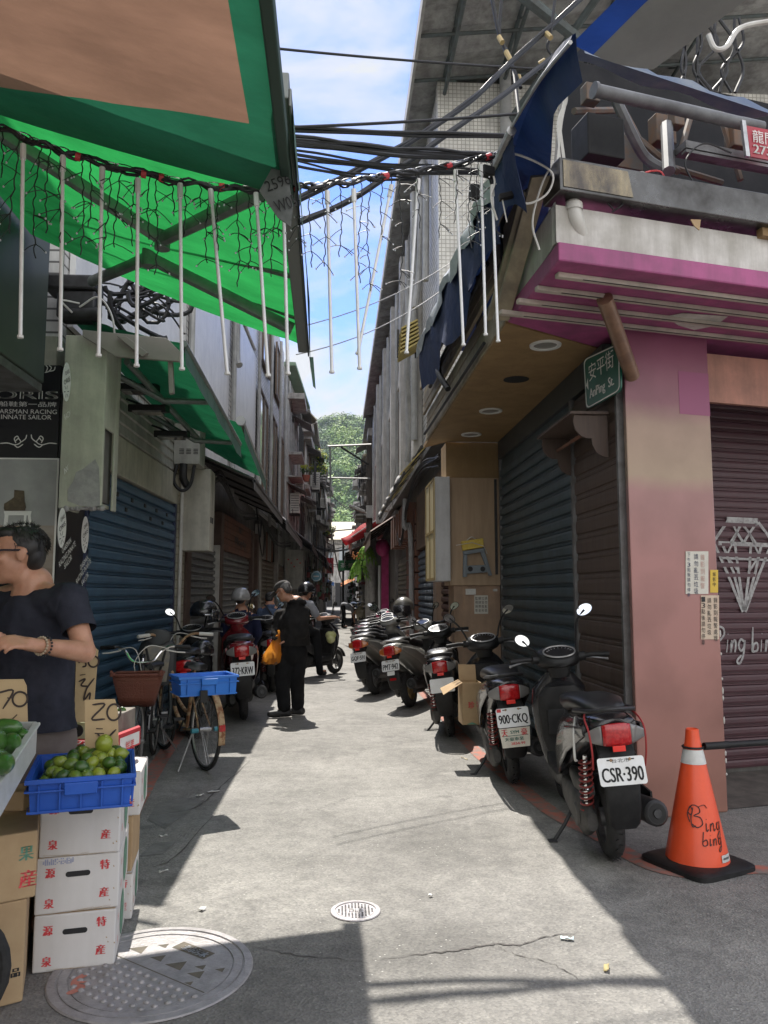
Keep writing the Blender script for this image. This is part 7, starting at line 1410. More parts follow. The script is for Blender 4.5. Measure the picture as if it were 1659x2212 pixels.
S_('far scooter parked under the low black canopy on the left',V((-.95,26,0)),-160,PB,'',lean=4,detail=False)
RID=V((-.82,13.5,0)); S_('black scooter being ridden out across the alley',RID,38,PB,'',side=PG,lean=0,detail=False,group='scooters in use')
S_('dark scooter parked nose to the left wall behind the navy jacket',V((-1.45,13.6,0)),-30,PB,'',lean=-6,detail=False)
# helmets
def helmet(label,c,rz,mt,sz=1.0,visor=True,name='helmet',parent=None,tilt=0):
    t=parent or thing(name,label,'helmet',tuple(c),group='scooter helmets',rot=(tilt,0,rz))
    M_=Matrix.Translation(c)@Matrix.Rotation(rz,4,'Z') if parent else Matrix()
    m=MB(bool(parent)); m.M=M_; rows=[]
    n=20
    for i in range(9):
        ph=R(2+i*13.2); rows.append([(.128*sz*math.sin(ph)*math.cos(k*2*math.pi/n),.148*sz*math.sin(ph)*math.sin(k*2*math.pi/n)*(1 if math.sin(k*2*math.pi/n)<0 else 1-.05*max(0,i-6)),.135*sz*math.cos(ph)) for k in range(n)])
    m.loft(rows,cap=False); sh=m.build('helmet_shell',mt,t,thick=.012)
    m=MB(bool(parent)); m.M=M_; m.tube([(.125*sz*math.cos(a),.150*sz*math.sin(a),-.03*sz) for a in [k*math.pi/10+.0 for k in range(11)]],.012*sz,6); m.build('helmet_trim',CHR if mt is not PB else ALU,sh)
    if visor:
        m=MB(bool(parent)); m.M=M_; m.sheet([[(.135*sz*math.cos(a),.165*sz*math.sin(a)+.01,z*sz) for a in [R(20+14*k) for k in range(11)]] for z in (.03,-.04,-.11)]); m.build('visor',mat('smoky visor',(.05,.05,.055),rough=.08,trans=.6,coat=.5),sh,thick=.003)
    return t
helmet('black open helmet with smoky visor hanging beside the cream pilaster',PY(440,1322,9.15),R(-75),PB,1.05)
helmet('second black helmet resting low on the scooter seat behind the blue crate',PY(436,1412,8.7)+V((0,0,.02)),R(-30),PB,.95,visor=False)
helmet('dusty dark helmet on the handlebar of the parked silver scooter',PY(872,1312,11.2),R(160),mat('dusty graphite helmet',(.11,.105,.09),rough=.35,coat=.4),1.1)
t=thing('cardboard_box','open cardboard box hung beside the black scooter, red mark on its side','box',tuple(PY(1010,1560,6.75)))
P_=lambda x,y,Y=6.75: PY(x,y,Y)
m=MB(); a,b=P_(1000,1567),P_(1040,1475); 
for s in ((a.x,6.75,a.z,b.x,6.755,b.z),(a.x,7.0,a.z,b.x,7.005,b.z),(a.x,6.755,a.z,a.x+.005,7.0,b.z),(b.x-.005,6.755,a.z,b.x,7.0,b.z),(a.x,6.75,a.z,b.x,7.0,a.z+.005)): m.bb(s[:3],s[3:])
m.slab([V((a.x,6.75,b.z)),V((a.x,7.0,b.z)),V((a.x-.17,6.95,b.z-.07)),V((a.x-.17,6.73,b.z-.1))],(0,0,.004)); m.slab([V((a.x+.01,7.005,b.z)),V((b.x,7.005,b.z)),V((b.x,7.05,b.z+.13)),V((a.x+.01,7.05,b.z+.13))],(0,.004,0)); m.build('box_wall',CARD,t)
m=MB(); text(m,'珍',P_(1018,1523,6.748),(1,0,0),(0,0,1),h=.06,w=.055,bold=.002); m.build('red_mark',REDINK,t); m=MB(); m.slab([P_(1008,1565,6.748),P_(1020,1560,6.748),P_(1032,1565,6.748)],(0,-.001,0)); m.build('green_mark',GRNI,t)
# ================================================================= PEOPLE
def caps(prims,voxel,smooth=4,name='tmp'):
    """prims: ('c',p0,p1,r0,r1) tapered limb | ('e',c,(rx,ry,rz),rotation) ellipsoid -> one fused surface"""
    m=MB(False)
    for p in prims:
        if p[0]=='c':
            _,a,b,r0,r1=p; a,b=V(a),V(b); d=(b-a); 
            if d.length<1e-4: m.ell(a,r0,14,9); continue
            m.tube([a,a.lerp(b,.5),b],[r0,(r0+r1)/2,r1],14); m.ell(a,r0,14,9); m.ell(b,r1,14,9)
        else: m.ell(p[1],p[2],18,12,p[3] if len(p)>3 else None)
    me=bpy.data.meshes.new(name); me.from_pydata([tuple(v) for v in m.v],[],m.f); o=bpy.data.objects.new(name,me); COL.objects.link(o)
    bm=bmesh.new(); bm.from_mesh(me); bmesh.ops.remove_doubles(bm,verts=bm.verts,dist=1e-6); bmesh.ops.recalc_face_normals(bm,faces=bm.faces); bm.to_mesh(me); bm.free()
    md=o.modifiers.new('r','REMESH'); md.mode='VOXEL'; md.voxel_size=voxel; md.use_smooth_shade=True
    ms=o.modifiers.new('s','SMOOTH'); ms.factor=.5; ms.iterations=smooth
    bpy.context.view_layer.update(); r=bpy.data.meshes.new_from_object(o.evaluated_get(bpy.context.evaluated_depsgraph_get()))
    bpy.data.objects.remove(o); bpy.data.meshes.remove(me); return r
def skinmesh(name,prims,mt,parent,voxel=.012,smooth=4,crease=0,cut=()):
    me=caps(prims,voxel,smooth)
    for co_,no_ in cut:
        bm=bmesh.new(); bm.from_mesh(me); bmesh.ops.bisect_plane(bm,geom=bm.verts[:]+bm.edges[:]+bm.faces[:],plane_co=V(co_),plane_no=V(no_),clear_outer=True); bm.to_mesh(me); bm.free()
    root=parent
    while root.parent: root=root.parent
    me.transform(ROOTM[root.name]); me.materials.clear(); me.materials.append(mt); me.name=name
    for p in me.polygons: p.use_smooth=True
    o=bpy.data.objects.new(name,me); COL.objects.link(o); o.parent=parent
    if crease:
        tx=bpy.data.textures.get('folds') or bpy.data.textures.new('folds','CLOUDS'); tx.noise_scale=.075
        d=o.modifiers.new('folds','DISPLACE'); d.texture=tx; d.strength=crease; d.mid_level=.5; d.texture_coords='GLOBAL'
    return o
def frame(f,up=(0,0,1)):
    f=V(f).normalized(); r=f.cross(V(up)).normalized(); u=r.cross(f); return r,f,u
def head_prims(c,f,up=(0,0,1),s=1.0):
    """head centred on c (mid skull) looking along f"""
    r,f,u=frame(f,up); rot=Matrix((r,f,u)).transposed(); c=V(c); P=lambda x,y,z: c+(r*x+f*y+u*z)*s
    e=lambda x,y,z,a,b,d: ('e',P(x,y,z),(a*s,b*s,d*s),rot)
    out=[e(0,-.01,.03,.076,.096,.088),e(0,.02,-.035,.062,.07,.078),e(0,.055,-.085,.034,.034,.032),e(0,.03,-.07,.052,.055,.045),
      e(0,.088,.028,.045,.014,.012),('c',P(0,.088,.015),P(0,.108,-.024),.0085*s,.0135*s),e(.012,.1,-.027,.009,.01,.008),e(-.012,.1,-.027,.009,.01,.008),
      e(0,.083,-.052,.026,.014,.008),e(0,.081,-.065,.022,.013,.008),e(.045,.06,-.015,.022,.02,.02),e(-.045,.06,-.015,.022,.02,.02)]
    for sd in (-1,1): out+=[e(sd*.078,-.012,-.002,.009,.02,.032),e(sd*.082,-.018,.008,.008,.018,.02)]
    return out,P,rot
def hand_prims(w,d,n,s=1.0,curl=.5,thumb=1):
    """hand from the wrist w along d, palm normal n"""
    d=V(d).normalized(); n=V(n); n=(n-d*n.dot(d)).normalized(); a=d.cross(n); w=V(w); out=[]; L_=.095*s
    out.append(('c',w,w+d*.035*s,.027*s,.028*s))
    for k,(o,ln) in enumerate(((-.030,.068),(-.010,.078),(.010,.073),(.029,.058))):
        b0=w+d*.02*s+a*o*.5*s; b=w+d*(L_*.9)*s/s+a*o*s; out.append(('c',b0,b,.016*s,.0115*s)); p=b; dd=d.copy()
        for j in range(3):
            ang=curl*(.55+.35*j+.06*k); dd=(d*math.cos(ang*(j+1)*.6)+n*math.sin(ang*(j+1)*.6)).normalized(); q=p+dd*(ln*s*(.45,.32,.27)[j]); out.append(('c',p,q,(.0098-.001*j)*s,(.009-.001*j)*s)); p=q
    tb=w+d*.03*s+a*(-thumb)*.022*s; t1=tb+(d*.6-a*thumb*.7+n*.3).normalized()*.042*s; t2=t1+(d*.9-a*thumb*.1+n*.45).normalized()*.034*s; out+=[('c',tb,t1,.014*s,.011*s),('c',t1,t2,.011*s,.009*s)]
    return out
BL=PY
# ---- smiling fruit seller
NAVYT=mat('dark navy cotton',(.024,.026,.036),(.036,.038,.052),scale=9,rough=.95,spec=.15,bump=.15,bscale=300)
TAUPE=mat('taupe trousers',(.14,.115,.105),(.17,.145,.13),scale=8,rough=.9,spec=.2)
Hd=BL(38,1199,3.5); t=thing('person','smiling man with glasses in dark navy tee, hands together, behind the lime crate','person',(BL(80,1600,3.6).x,3.6,0))
ff=V((-1,-.42,-.05)); hp,HP,hrot=head_prims(Hd,ff,s=1.09)
NK=BL(72,1262,3.55); SL=BL(152,1296,3.42); SR=BL(-12,1294,3.66); CH=BL(72,1345,3.55); PV=BL(78,1560,3.58)
EL=BL(183,1408,3.34); WL=BL(78,1394,3.12); ER=BL(-85,1420,3.5); WR=BL(-38,1398,3.2)
body=hp+[('c',Hd+V((.02,.02,-.09)),NK,.058,.062),('c',NK,CH,.085,.12),('c',CH,PV,.13,.13),('c',NK+V((0,0,-.03)),SL,.05,.055),('c',NK+V((0,0,-.03)),SR,.05,.055),('c',SL,EL,.05,.044),('c',EL,WL,.047,.028),('c',SR,ER,.05,.044),('c',ER,WR,.046,.028)]
body+=hand_prims(WL,BL(20,1384,3.02)-WL,V((-.3,.2,-.5)),1.02,.6,thumb=1)+hand_prims(WR,BL(8,1392,3.06)-WR,V((.2,-.1,.6)),1.02,.8,thumb=-1)
for s,h,k,a in ((1,BL(48,1600,3.5),V((-1.42,3.5,.5)),V((-1.42,3.55,.06))),(-1,BL(110,1600,3.62),V((-1.27,3.6,.5)),V((-1.27,3.65,.06)))): body+=[('c',PV,h,.11,.09),('c',h,k,.085,.055),('c',k,a,.052,.04),('c',a,a+V((-.1,-.12,-.02)),.04,.03)]
bo=skinmesh('body',body,SKIN,t,.0075,3)
dn=(EL-SL).normalized(); sh_=[('c',NK+V((.035,.03,-.075)),CH,.09,.15),('c',NK+V((.08,-.01,-.06)),SL,.066,.078),('c',NK+V((-.03,.06,-.065)),SR,.066,.078),('c',SL+V((-.02,0,-.02)),SR+V((.02,0,-.02)),.078,.078),('c',CH,BL(72,1470,3.56),.158,.152),('c',CH+V((.05,-.03,0)),BL(94,1470,3.54),.125,.128),('c',CH+V((-.07,.04,0)),BL(45,1470,3.6),.13,.13),('c',BL(76,1470,3.56),BL(76,1640,3.58),.165,.16),('c',BL(94,1480,3.54),BL(106,1640,3.56),.125,.125),('c',BL(45,1470,3.6),BL(38,1640,3.6),.13,.125),]
skinmesh('shirt',sh_,NAVYT,t,.011,4,crease=.022,cut=[(BL(90,1578,3.5),(0,0,-1))])
for a_,b_ in ((SL,EL),(SR,ER)): skinmesh('sleeve',[('c',a_,a_.lerp(b_,.45),.077,.07),('c',a_.lerp(b_,.45),a_.lerp(b_,.95),.07,.072)],NAVYT,t,.011,3,crease=.016,cut=[(a_.lerp(b_,.6),(b_-a_))])
skinmesh('trousers',[('c',BL(78,1565,3.58),BL(78,1600,3.58),.15,.15),('c',BL(50,1590,3.52),V((-1.42,3.5,.5)),.11,.085),('c',BL(112,1590,3.6),V((-1.25,3.6,.5)),.11,.085),('c',V((-1.42,3.5,.5)),V((-1.42,3.55,.1)),.085,.075),('c',V((-1.25,3.6,.5)),V((-1.25,3.65,.1)),.085,.075)],TAUPE,t,.014,3,crease=.012)
er=lambda x,y,z,a,b,d: ('e',HP(x,y,z),(a*1.09,b*1.09,d*1.09),hrot)
skinmesh('hair',[er(0,-.02,.05,.078,.092,.068),er(0,.03,.09,.058,.054,.026),er(0,-.058,.0,.072,.05,.07),er(.068,-.035,.035,.014,.045,.035),er(-.068,-.035,.035,.014,.045,.035),er(0,-.062,-.02,.054,.03,.024),er(.02,.048,.1,.036,.03,.02)],HAIR,t,.007,4,crease=.006)
rr=random.Random(3); m=MB()
for k in range(1500):
    u=V((rr.gauss(0,1),rr.gauss(-.35,1),rr.gauss(.5,1))).normalized()
    if u.z<-.55 or (u.y>.35 and u.z<.62): continue
    p=HP(u.x*.083,-.018+u.y*.098,.048+u.z*.08); d=HP(u.x*.25+rr.uniform(-.2,.2),u.y*.2-.3+(.7 if u.z>.75 else 0)*rr.random()+rr.uniform(-.15,.15),u.z*.2-.6+(.5 if u.z>.75 else 0)+rr.uniform(-.15,.15))-HP(0,0,0); d.normalize(); s_=d.cross(u).normalized()*.0022; L_=rr.uniform(.012,.026)
    m.add([p-s_,p+s_,p+d*L_+u*.004],[(0,1,2)],False)
m.build('hair_strands',HAIR,t)
m=MB()
for s in (-1,1): m.ell(HP(s*.034,.079,.012),.0135,12,8)
ey=m.build('eye',mat('eye white',(.7,.68,.66),rough=.2),t); m=MB()
for s in (-1,1): m.ell(HP(s*.034,.0915,.012),.0065,10,6)
m.build('pupil',INK,ey)
m=MB(); 
for s in (-1,1): m.tube([HP(s*.018,.096,.034),HP(s*.036,.096,.04),HP(s*.056,.084,.035)],[.003,.0045,.003],6)
m.build('eyebrow',HAIR,t); m=MB(); m.tube(spl([HP(-.026,.089,-.052),HP(0,.1,-.061),HP(.026,.089,-.052)],4),[.002]+[.0065]*7+[.002],6,flat=.8); m.build('teeth',mat('teeth',(.7,.67,.6),rough=.3),t)
gl=thing('eyeglasses','dark rimmed eyeglasses worn by the smiling man','eyeglasses',tuple(HP(0,.1,.01))); m=MB()
for s in (-1,1):
    m.tube([HP(s*.036+.027*math.cos(a),.108-.012*abs(math.cos(a))*(1 if s*math.cos(a)>0 else 0),.008+.019*math.sin(a)) for a in [k*6.283/16 for k in range(16)]],.0044,6,closed=True); m.tube([HP(s*.063,.098,.016),HP(s*.079,.05,.018),HP(s*.083,-.015,.016),HP(s*.082,-.035,.0)],.0046,6)
m.tube([HP(-.01,.11,.012),HP(.01,.11,.012)],.0028,6); m.build('frame',mat('dark eyeglass frame',(.02,.02,.03),rough=.25),gl)
dW=(WL-EL).normalized()
for k,(f_,mt,lab) in enumerate(((.91,mat('pale beads',(.42,.34,.24),(.3,.22,.15),scale=60,rough=.45),'pale beaded bracelet on the seller\'s wrist'),(.83,DKM,'dark beaded bracelet on the seller\'s forearm'))):
    c=EL.lerp(WL,f_); q=dW.orthogonal().normalized(); q2=dW.cross(q); m=MB(); r_=.034+.004*k
    for i in range(18): a=i*6.283/18; m.ell(c+(q*math.cos(a)+q2*math.sin(a))*r_,.0058 if k==0 else .005,8,6)
    prop(m.build('bracelet',mt),lab,'bracelet')
m=MB(); cN_=NK+V((-.005,-.01,-.01)); 
# ---- man in black holding an orange bag
JKT=mat('black jacket cloth',(.014,.013,.013),(.022,.02,.019),scale=10,rough=.9,spec=.2); TRS_=mat('black trousers cloth',(.008,.008,.009),(.014,.014,.015),scale=10,rough=.9,spec=.2); SHO=mat('black shoe leather',(.02,.02,.02),rough=.55)
Y=9.5; t=thing('person','man in black jacket and cap looking down, standing in the sunlit alley','person',(BL(625,1535,Y).x,Y,0))
Hd=BL(612,1277,Y-.02); ff=V((-.85,.45,-.5)); hp,HP,hrot=head_prims(Hd,ff,up=(-.35,.15,1))
NK=BL(640,1302,Y); SLh=BL(604,1330,Y+.08); SRh=BL(657,1322,Y-.04); CH=BL(633,1345,Y); PV=BL(632,1402,Y)
ELb=BL(598,1358,Y+.03); WLb=BL(596,1384,Y-.1); ERb=BL(652,1368,Y-.12); WRb=BL(622,1383,Y-.1)
AL,AR=BL(614,1524,Y-.05),BL(643,1520,Y+.1); KL_,KR_=BL(609,1462,Y-.03),BL(642,1460,Y+.02); HL_,HR_=BL(618,1406,Y),BL(645,1406,Y)
body=hp+[('c',Hd+V((.05,0,-.07)),NK,.055,.06),('c',NK,CH,.09,.13),('c',CH,PV,.13,.13),('c',SLh,ELb,.05,.043),('c',ELb,WLb,.04,.028),('c',SRh,ERb,.05,.043),('c',ERb,WRb,.04,.028),('c',HL_,KL_,.08,.055),('c',KL_,AL,.05,.035),('c',HR_,KR_,.08,.055),('c',KR_,AR,.05,.035),('c',AL,AL+V((-.05,-.02,-.03)),.03,.025),('c',AR,AR+V((-.05,.01,-.03)),.03,.025)]+hand_prims(WLb,V((-.05,-.05,-1)),V((.5,-.3,0)),1,.9)+hand_prims(WRb,V((-.8,-.1,-.3)),V((0,0,-1)),1,.9)
skinmesh('body',body,SKIN,t,.011,3)
skinmesh('jacket',[('c',NK+V((0,0,-.02)),CH,.105,.165),('c',SLh+V((.03,0,0)),SRh+V((-.02,0,-.01)),.085,.088),('c',CH,BL(634,1410,Y),.165,.17),('c',BL(622,1345,Y),BL(616,1412,Y),.12,.13),('c',BL(645,1345,Y),BL(650,1412,Y),.12,.125),('c',SLh,ELb,.078,.07),('c',ELb,WLb+V((0,0,.02)),.07,.052),('c',SRh,ERb,.08,.072),('c',ERb,WRb,.07,.052)],JKT,t,.013,4,crease=.025,cut=[(BL(630,1394,Y),(0,0,-1))])
m=MB(); rows=[]
for k in range(17):
    a=k*2*math.pi/16; rows.append([NK+V((.075*math.cos(a),.075*math.sin(a),-.02)),NK+V((.10*math.cos(a)+.005,.10*math.sin(a),.025)),NK+V((.112*math.cos(a)+.01,.112*math.sin(a),-.01+.012*math.sin(3*a)))])
m.sheet(rows); m.build('hood_collar',JKT,t,thick=.02)
skinmesh('trousers',[('c',PV,PV+V((0,0,-.06)),.155,.15),('c',HL_,KL_,.115,.092),('c',KL_,AL+V((0,0,-.01)),.09,.08),('c',HR_,KR_,.115,.092),('c',KR_,AR+V((0,0,-.01)),.09,.08)],TRS_,t,.013,3,crease=.02)
for A_,d_ in ((AL,V((-.9,-.3,0))),(AR,V((-.8,.3,0)))):
    d_.normalize(); m_=skinmesh('shoe',[('c',V((A_.x,A_.y,.055)),V((A_.x,A_.y,.05))+d_*.17,.05,.04),('c',V((A_.x,A_.y,.055))-d_*.05,V((A_.x,A_.y,.045))+d_*.13,.05,.042)],SHO,t,.012,2)
er=lambda x,y,z,a,b,d: ('e',HP(x,y,z),(a,b,d),hrot)
skinmesh('hair',[er(0,-.03,.045,.081,.092,.07),er(0,-.07,-.01,.072,.045,.06)],mat('greying hair',(.03,.028,.027),(.25,.24,.23),scale=30,rough=.7,stretch=(1,1,.3)),t,.012,2)
CAPM=mat('faded black cap',(.035,.033,.032),(.06,.057,.052),scale=14,rough=.9)
cp_=skinmesh('cap',[er(0,-.005,.072,.087,.105,.058),er(0,.035,.058,.08,.07,.04)],CAPM,t,.011,2); m=MB(); m.sheet([[HP(.075*math.cos(a),.085+(.02+j*.055)*math.sin(a)*1.1,.055-.012*j-.012*abs(math.cos(a))) for a in [R(12+15.6*k) for k in range(11)]] for j in range(3)]); m.build('cap_visor',CAPM,cp_,thick=.006); 
m=MB(); m.sheet([[HP(x,.068+.045*(1-(x/.07)**2),z) for x in (-.066,-.045,-.02,0,.02,.045,.066)] for z in (-.015,-.05,-.09)]); mk=m.build('face_mask',mat('pale blue mask',(.35,.48,.55),rough=.8),t,thick=.004); m=MB()
for s in (-1,1): m.tube([HP(s*.066,.075,-.02),HP(s*.08,.01,.0)],.002,4)
m.build('ear_loop',WHT,mk)
BAGM=bpy.data.materials.new('orange plastic bag'); BAGM.use_nodes=True; nt=BAGM.node_tree; b_=nt.nodes['Principled BSDF']; b_.inputs['Base Color'].default_value=(.9,.4,.09,1); b_.inputs['Roughness'].default_value=.35; tr=nt.nodes.new('ShaderNodeBsdfTranslucent'); tr.inputs['Color'].default_value=(1,.58,.16,1); mx=nt.nodes.new('ShaderNodeMixShader'); mx.inputs['Fac'].default_value=.8; nt.links.new(b_.outputs[0],mx.inputs[1]); nt.links.new(tr.outputs[0],mx.inputs[2]); tp=nt.nodes.new('ShaderNodeBsdfTransparent'); tp.inputs['Color'].default_value=(1,.75,.4,1); m2=nt.nodes.new('ShaderNodeMixShader'); m2.inputs['Fac'].default_value=.28; nt.links.new(mx.outputs[0],m2.inputs[1]); nt.links.new(tp.outputs[0],m2.inputs[2]); nt.links.new(m2.outputs[0],nt.nodes['Material Output'].inputs['Surface'])
bt=BL(601,1372,Y-.12); bb_=BL(584,1428,Y-.12); t=thing('plastic_bag','orange translucent shopping bag held by the man in black','bag',tuple(bb_)); m=MB(); rows=[]; rr=random.Random(3)
for j in range(9):
    u=j/8; c=bt.lerp(bb_,u); w_=.022+.088*min(1,u*1.3)**.9; rows.append([c+V((w_*math.cos(a)*(1+.05*math.sin(5*a+j)),.55*w_*math.sin(a),.008*math.sin(7*a)-.015*math.cos(2*a)*u)) for a in [k*2*math.pi/26 for k in range(26)]])
rows.append([bb_+V((.075*math.cos(k*2*math.pi/26),.04*math.sin(k*2*math.pi/26),-.035)) for k in range(26)])
m.loft(rows,cap=True); m.build('bag_film',BAGM,t); m=MB(); 
m.tube(spl([bt+V((.0,0,-.02)),bt+V((.01,0,.03)),bt+V((0.0,.0,.06))],4),[.02]+[.014]*7+[.008],6)
m.build('bag_handle',BAGM,t)
t=prop(skinmesh('fruit',[('e',bb_+V((.0,0,.03)),(.06,.05,.055)),('e',bb_+V((-.07,.01,.02)),(.05,.045,.045)),('e',bb_+V((.07,0,.01)),(.05,.045,.045))],mat('dull orange fruit',(.3,.12,.03),rough=.6),t,.012,2)) if False else t
m=MB(); 
for dx,dz in ((-.06,.0),(.05,-.005),(0,.06)): m.ell(bb_+V((dx,0,dz)),(.048,.042,.044),12,8)
m.build('bagged_fruit',mat('dull bagged fruit',(.2,.1,.04),rough=.6),t)
# ---- generic figures farther away
def figure(label,hd,nk,sl,sr,el,wl,er_,wr,pv,hl,kl,al,hr,kr,ar,face,top,bot,vox=.018,hat=None,sleeve=1.0,hair=True,toe=(0,.14,0),skin=SKIN):
    t=thing('person',label,'person',(pv.x,pv.y,0)); hp,HP,hrot=head_prims(hd,face); ch=nk.lerp(pv,.35)
    skinmesh('body',hp+[('c',hd+V((0,0,-.08)),nk,.055,.06),('c',nk,ch,.09,.12),('c',ch,pv,.12,.12),('c',nk,sl,.06,.055),('c',nk,sr,.06,.055),('c',sl,el,.048,.042),('c',el,wl,.04,.028),('c',sr,er_,.048,.042),('c',er_,wr,.04,.028),('c',hl,kl,.08,.055),('c',kl,al,.05,.035),('c',hr,kr,.08,.055),('c',kr,ar,.05,.035),('c',al,al+V(toe),.035,.03),('c',ar,ar+V(toe),.035,.03)]+hand_prims(wl,wl-el,V((0,0,-1)),1,.9)+hand_prims(wr,wr-er_,V((0,0,-1)),1,.9),skin,t,max(.012,vox*.75),2)
    sh=[('c',nk+V((0,0,-.03)),ch,.10,.155),('c',sl,sr,.08,.08),('c',ch,pv,.155,.15)]
    for a,b,c in ((sl,el,wl),(sr,er_,wr)):
        if sleeve>=1: sh+=[('c',a,b,.074,.064),('c',b,b.lerp(c,.92),.06,.05)]
        else: sh+=[('c',a,a.lerp(b,sleeve),.074,.07)]
    skinmesh('shirt',sh,top,t,vox,3,crease=.02)
    skinmesh('trousers',[('c',pv,pv+V((0,0,-.04)),.145,.14),('c',hl,kl,.105,.08),('c',kl,al,.078,.065),('c',hr,kr,.105,.08),('c',kr,ar,.078,.065)],bot,t,vox,3,crease=.015)
    for a in (al,ar): skinmesh('shoe',[('c',a+V((0,0,-.02)),a+V(toe)+V((0,0,-.03)),.045,.04)],SHO,t,vox,1)
    if hair: skinmesh('hair',[('e',HP(0,-.025,.05),(.081,.097,.075),hrot),('e',HP(0,-.06,0),(.073,.05,.07),hrot)],HAIR,t,vox*.7,2)
    return t,HP
NVY=mat('navy jacket cloth',(.012,.016,.045),(.02,.026,.07),scale=9,rough=.85,spec=.2); GRYT=mat('pale grey shirt',(.34,.35,.38),(.28,.29,.32),scale=6,rough=.9); BLUS_=mat('slate blue shirt',(.06,.09,.16),(.09,.13,.22),scale=8,rough=.9); LGR=mat('pale trousers',(.4,.4,.42),rough=.9)
Y=11.0
t,HP=figure('person in navy hooded jacket with grey helmet, back turned, by the shutters',BL(520,1294,Y),BL(521,1318,Y),BL(490,1338,Y),BL(551,1338,Y),BL(484,1370,Y),BL(500,1395,Y+.25),BL(557,1370,Y),BL(545,1395,Y+.25),BL(521,1400,Y),BL(508,1405,Y),BL(505,1450,Y+.1),V((BL(505,1450,Y).x,Y+.05,.07)),BL(535,1405,Y),BL(538,1450,Y+.1),V((BL(538,1450,Y).x,Y+.05,.07)),(0.05,1,0),NVY,LGR)
helmet('x',HP(0,-.01,.025),0,mat('silver grey helmet',(.3,.3,.3),(.24,.24,.24),scale=5,rough=.22,coat=.6),1.02,visor=False,parent=t)
m=MB(); m.sheet([[BL(x,y,Y-.16) for x in (500,510,521,532,542)] for y in (1322,1334,1348)]); m.build('hood',NVY,t,thick=.04)
Y=13.6
t,HP=figure('man in slate blue shirt with dark shoulder strap, left of the man in black',BL(582,1296,Y+.05),BL(583,1308,Y),BL(564,1322,Y),BL(602,1322,Y),BL(561,1345,Y),BL(572,1358,Y+.3),BL(605,1345,Y),BL(595,1358,Y+.3),BL(583,1366,Y),BL(574,1372,Y),BL(573,1410,Y+.1),V((BL(573,1410,Y).x,Y,.07)),BL(592,1372,Y),BL(594,1410,Y+.1),V((BL(594,1410,Y).x,Y,.07)),(0,1,-.6),BLUS_,TRS_,sleeve=.6)
m=MB(); m.tube([BL(572,1306,Y-.14),BL(585,1325,Y-.19),BL(598,1345,Y-.17)],.028,6,flat=.4); m.build('shoulder_strap',BLK,t)
# rider
hv=V((math.sin(R(38)),math.cos(R(38)),0)); rv=V((hv.y,-hv.x,0)); RP=lambda x,y,z: RID+rv*x+hv*y+V((0,0,z))
t,HP=figure('scooter rider in pale grey shirt and black helmet, seen past the man in black',RP(0,.44,1.5),RP(0,.34,1.35),RP(-.19,.3,1.28),RP(.19,.3,1.28),RP(-.27,.5,1.05),RP(-.3,.78,1.06),RP(.27,.45,1.03),RP(.33,.8,1.05),RP(0,.12,.9),RP(-.1,.16,.88),RP(-.14,.55,.82),RP(-.13,.6,.4),RP(.1,.16,.88),RP(.16,.5,.78),RP(.22,.55,.1),hv,GRYT,TRS_,sleeve=.65,toe=tuple(hv*.14))
helmet('x',HP(0,-.01,.03),R(-45),PB,1.08,visor=True,parent=t)
t=prop(MB().ell(RP(.1,1.0,.72),(.1,.1,.09),12,8).ell(RP(.14,.95,.65),(.08,.09,.08),12,8).build('vegetable_bag',mat('pale yellow green bag',(.55,.58,.2),(.7,.68,.4),scale=12,rough=.5)),'pale yellow-green bag hanging on the ridden scooter','bag')
# bending men far back
for lab,x,Yq,top in (('man in pale grey shirt bending over, far down the sunlit alley',.25,33,GRYT),('second bending man in dark shirt beside the pale grey one',.68,34,BLUS_)):
    B=lambda a,b,c: V((x+a,Yq+b,c))
    figure(lab,B(.5,-.02,.72),B(.36,0,.84),B(.32,-.18,.86),B(.32,.18,.86),B(.4,-.2,.6),B(.45,-.16,.36),B(.4,.2,.6),B(.45,.16,.36),B(0,0,.95),B(-.02,-.1,.9),B(.0,-.12,.48),B(-.05,-.12,.07),B(-.02,.1,.9),B(.02,.12,.48),B(.0,.12,.07),(.8,0,-.7),top,TRS_,vox=.025,sleeve=.6,toe=(.13,0,0))
# ================================================================= BICYCLES, CONE, MANHOLES, LITTER
def wheel(c,r,ax,t,tyre=.016,rimm=ALU,sp=28,name='wheel'):
    """bicycle wheel: centre c, radius r, axle direction ax"""
    c=V(c); ax=V(ax).normalized(); q=ax.orthogonal().normalized(); q=V((0,0,1)); q2=ax.cross(q).normalized()
    C=lambda a,rr,o=0: c+(q*math.sin(a)+q2*math.cos(a))*rr+ax*o
    m=MB(); n=40; m.tube([C(k*6.2832/n,r-tyre) for k in range(n)],tyre,8,closed=True); ty=m.build(name,RUB,t)
    m=MB(); m.tube([C(k*6.2832/n,r-tyre*2-.006) for k in range(n)],.009,6,closed=True,flat=1.2); m.build('rim',rimm,ty)
    m=MB()
    for k in range(sp): m.tube([C(k*6.2832/sp+.5*(1 if k%2 else -1),.018,.03*(1 if k%4<2 else -1)),C(k*6.2832/sp,r-tyre*2-.01)],.0012,3,cap=False)
    m.tube([c-ax*.05,c+ax*.05],.018,8); m.build('spokes',ALU,ty); return C
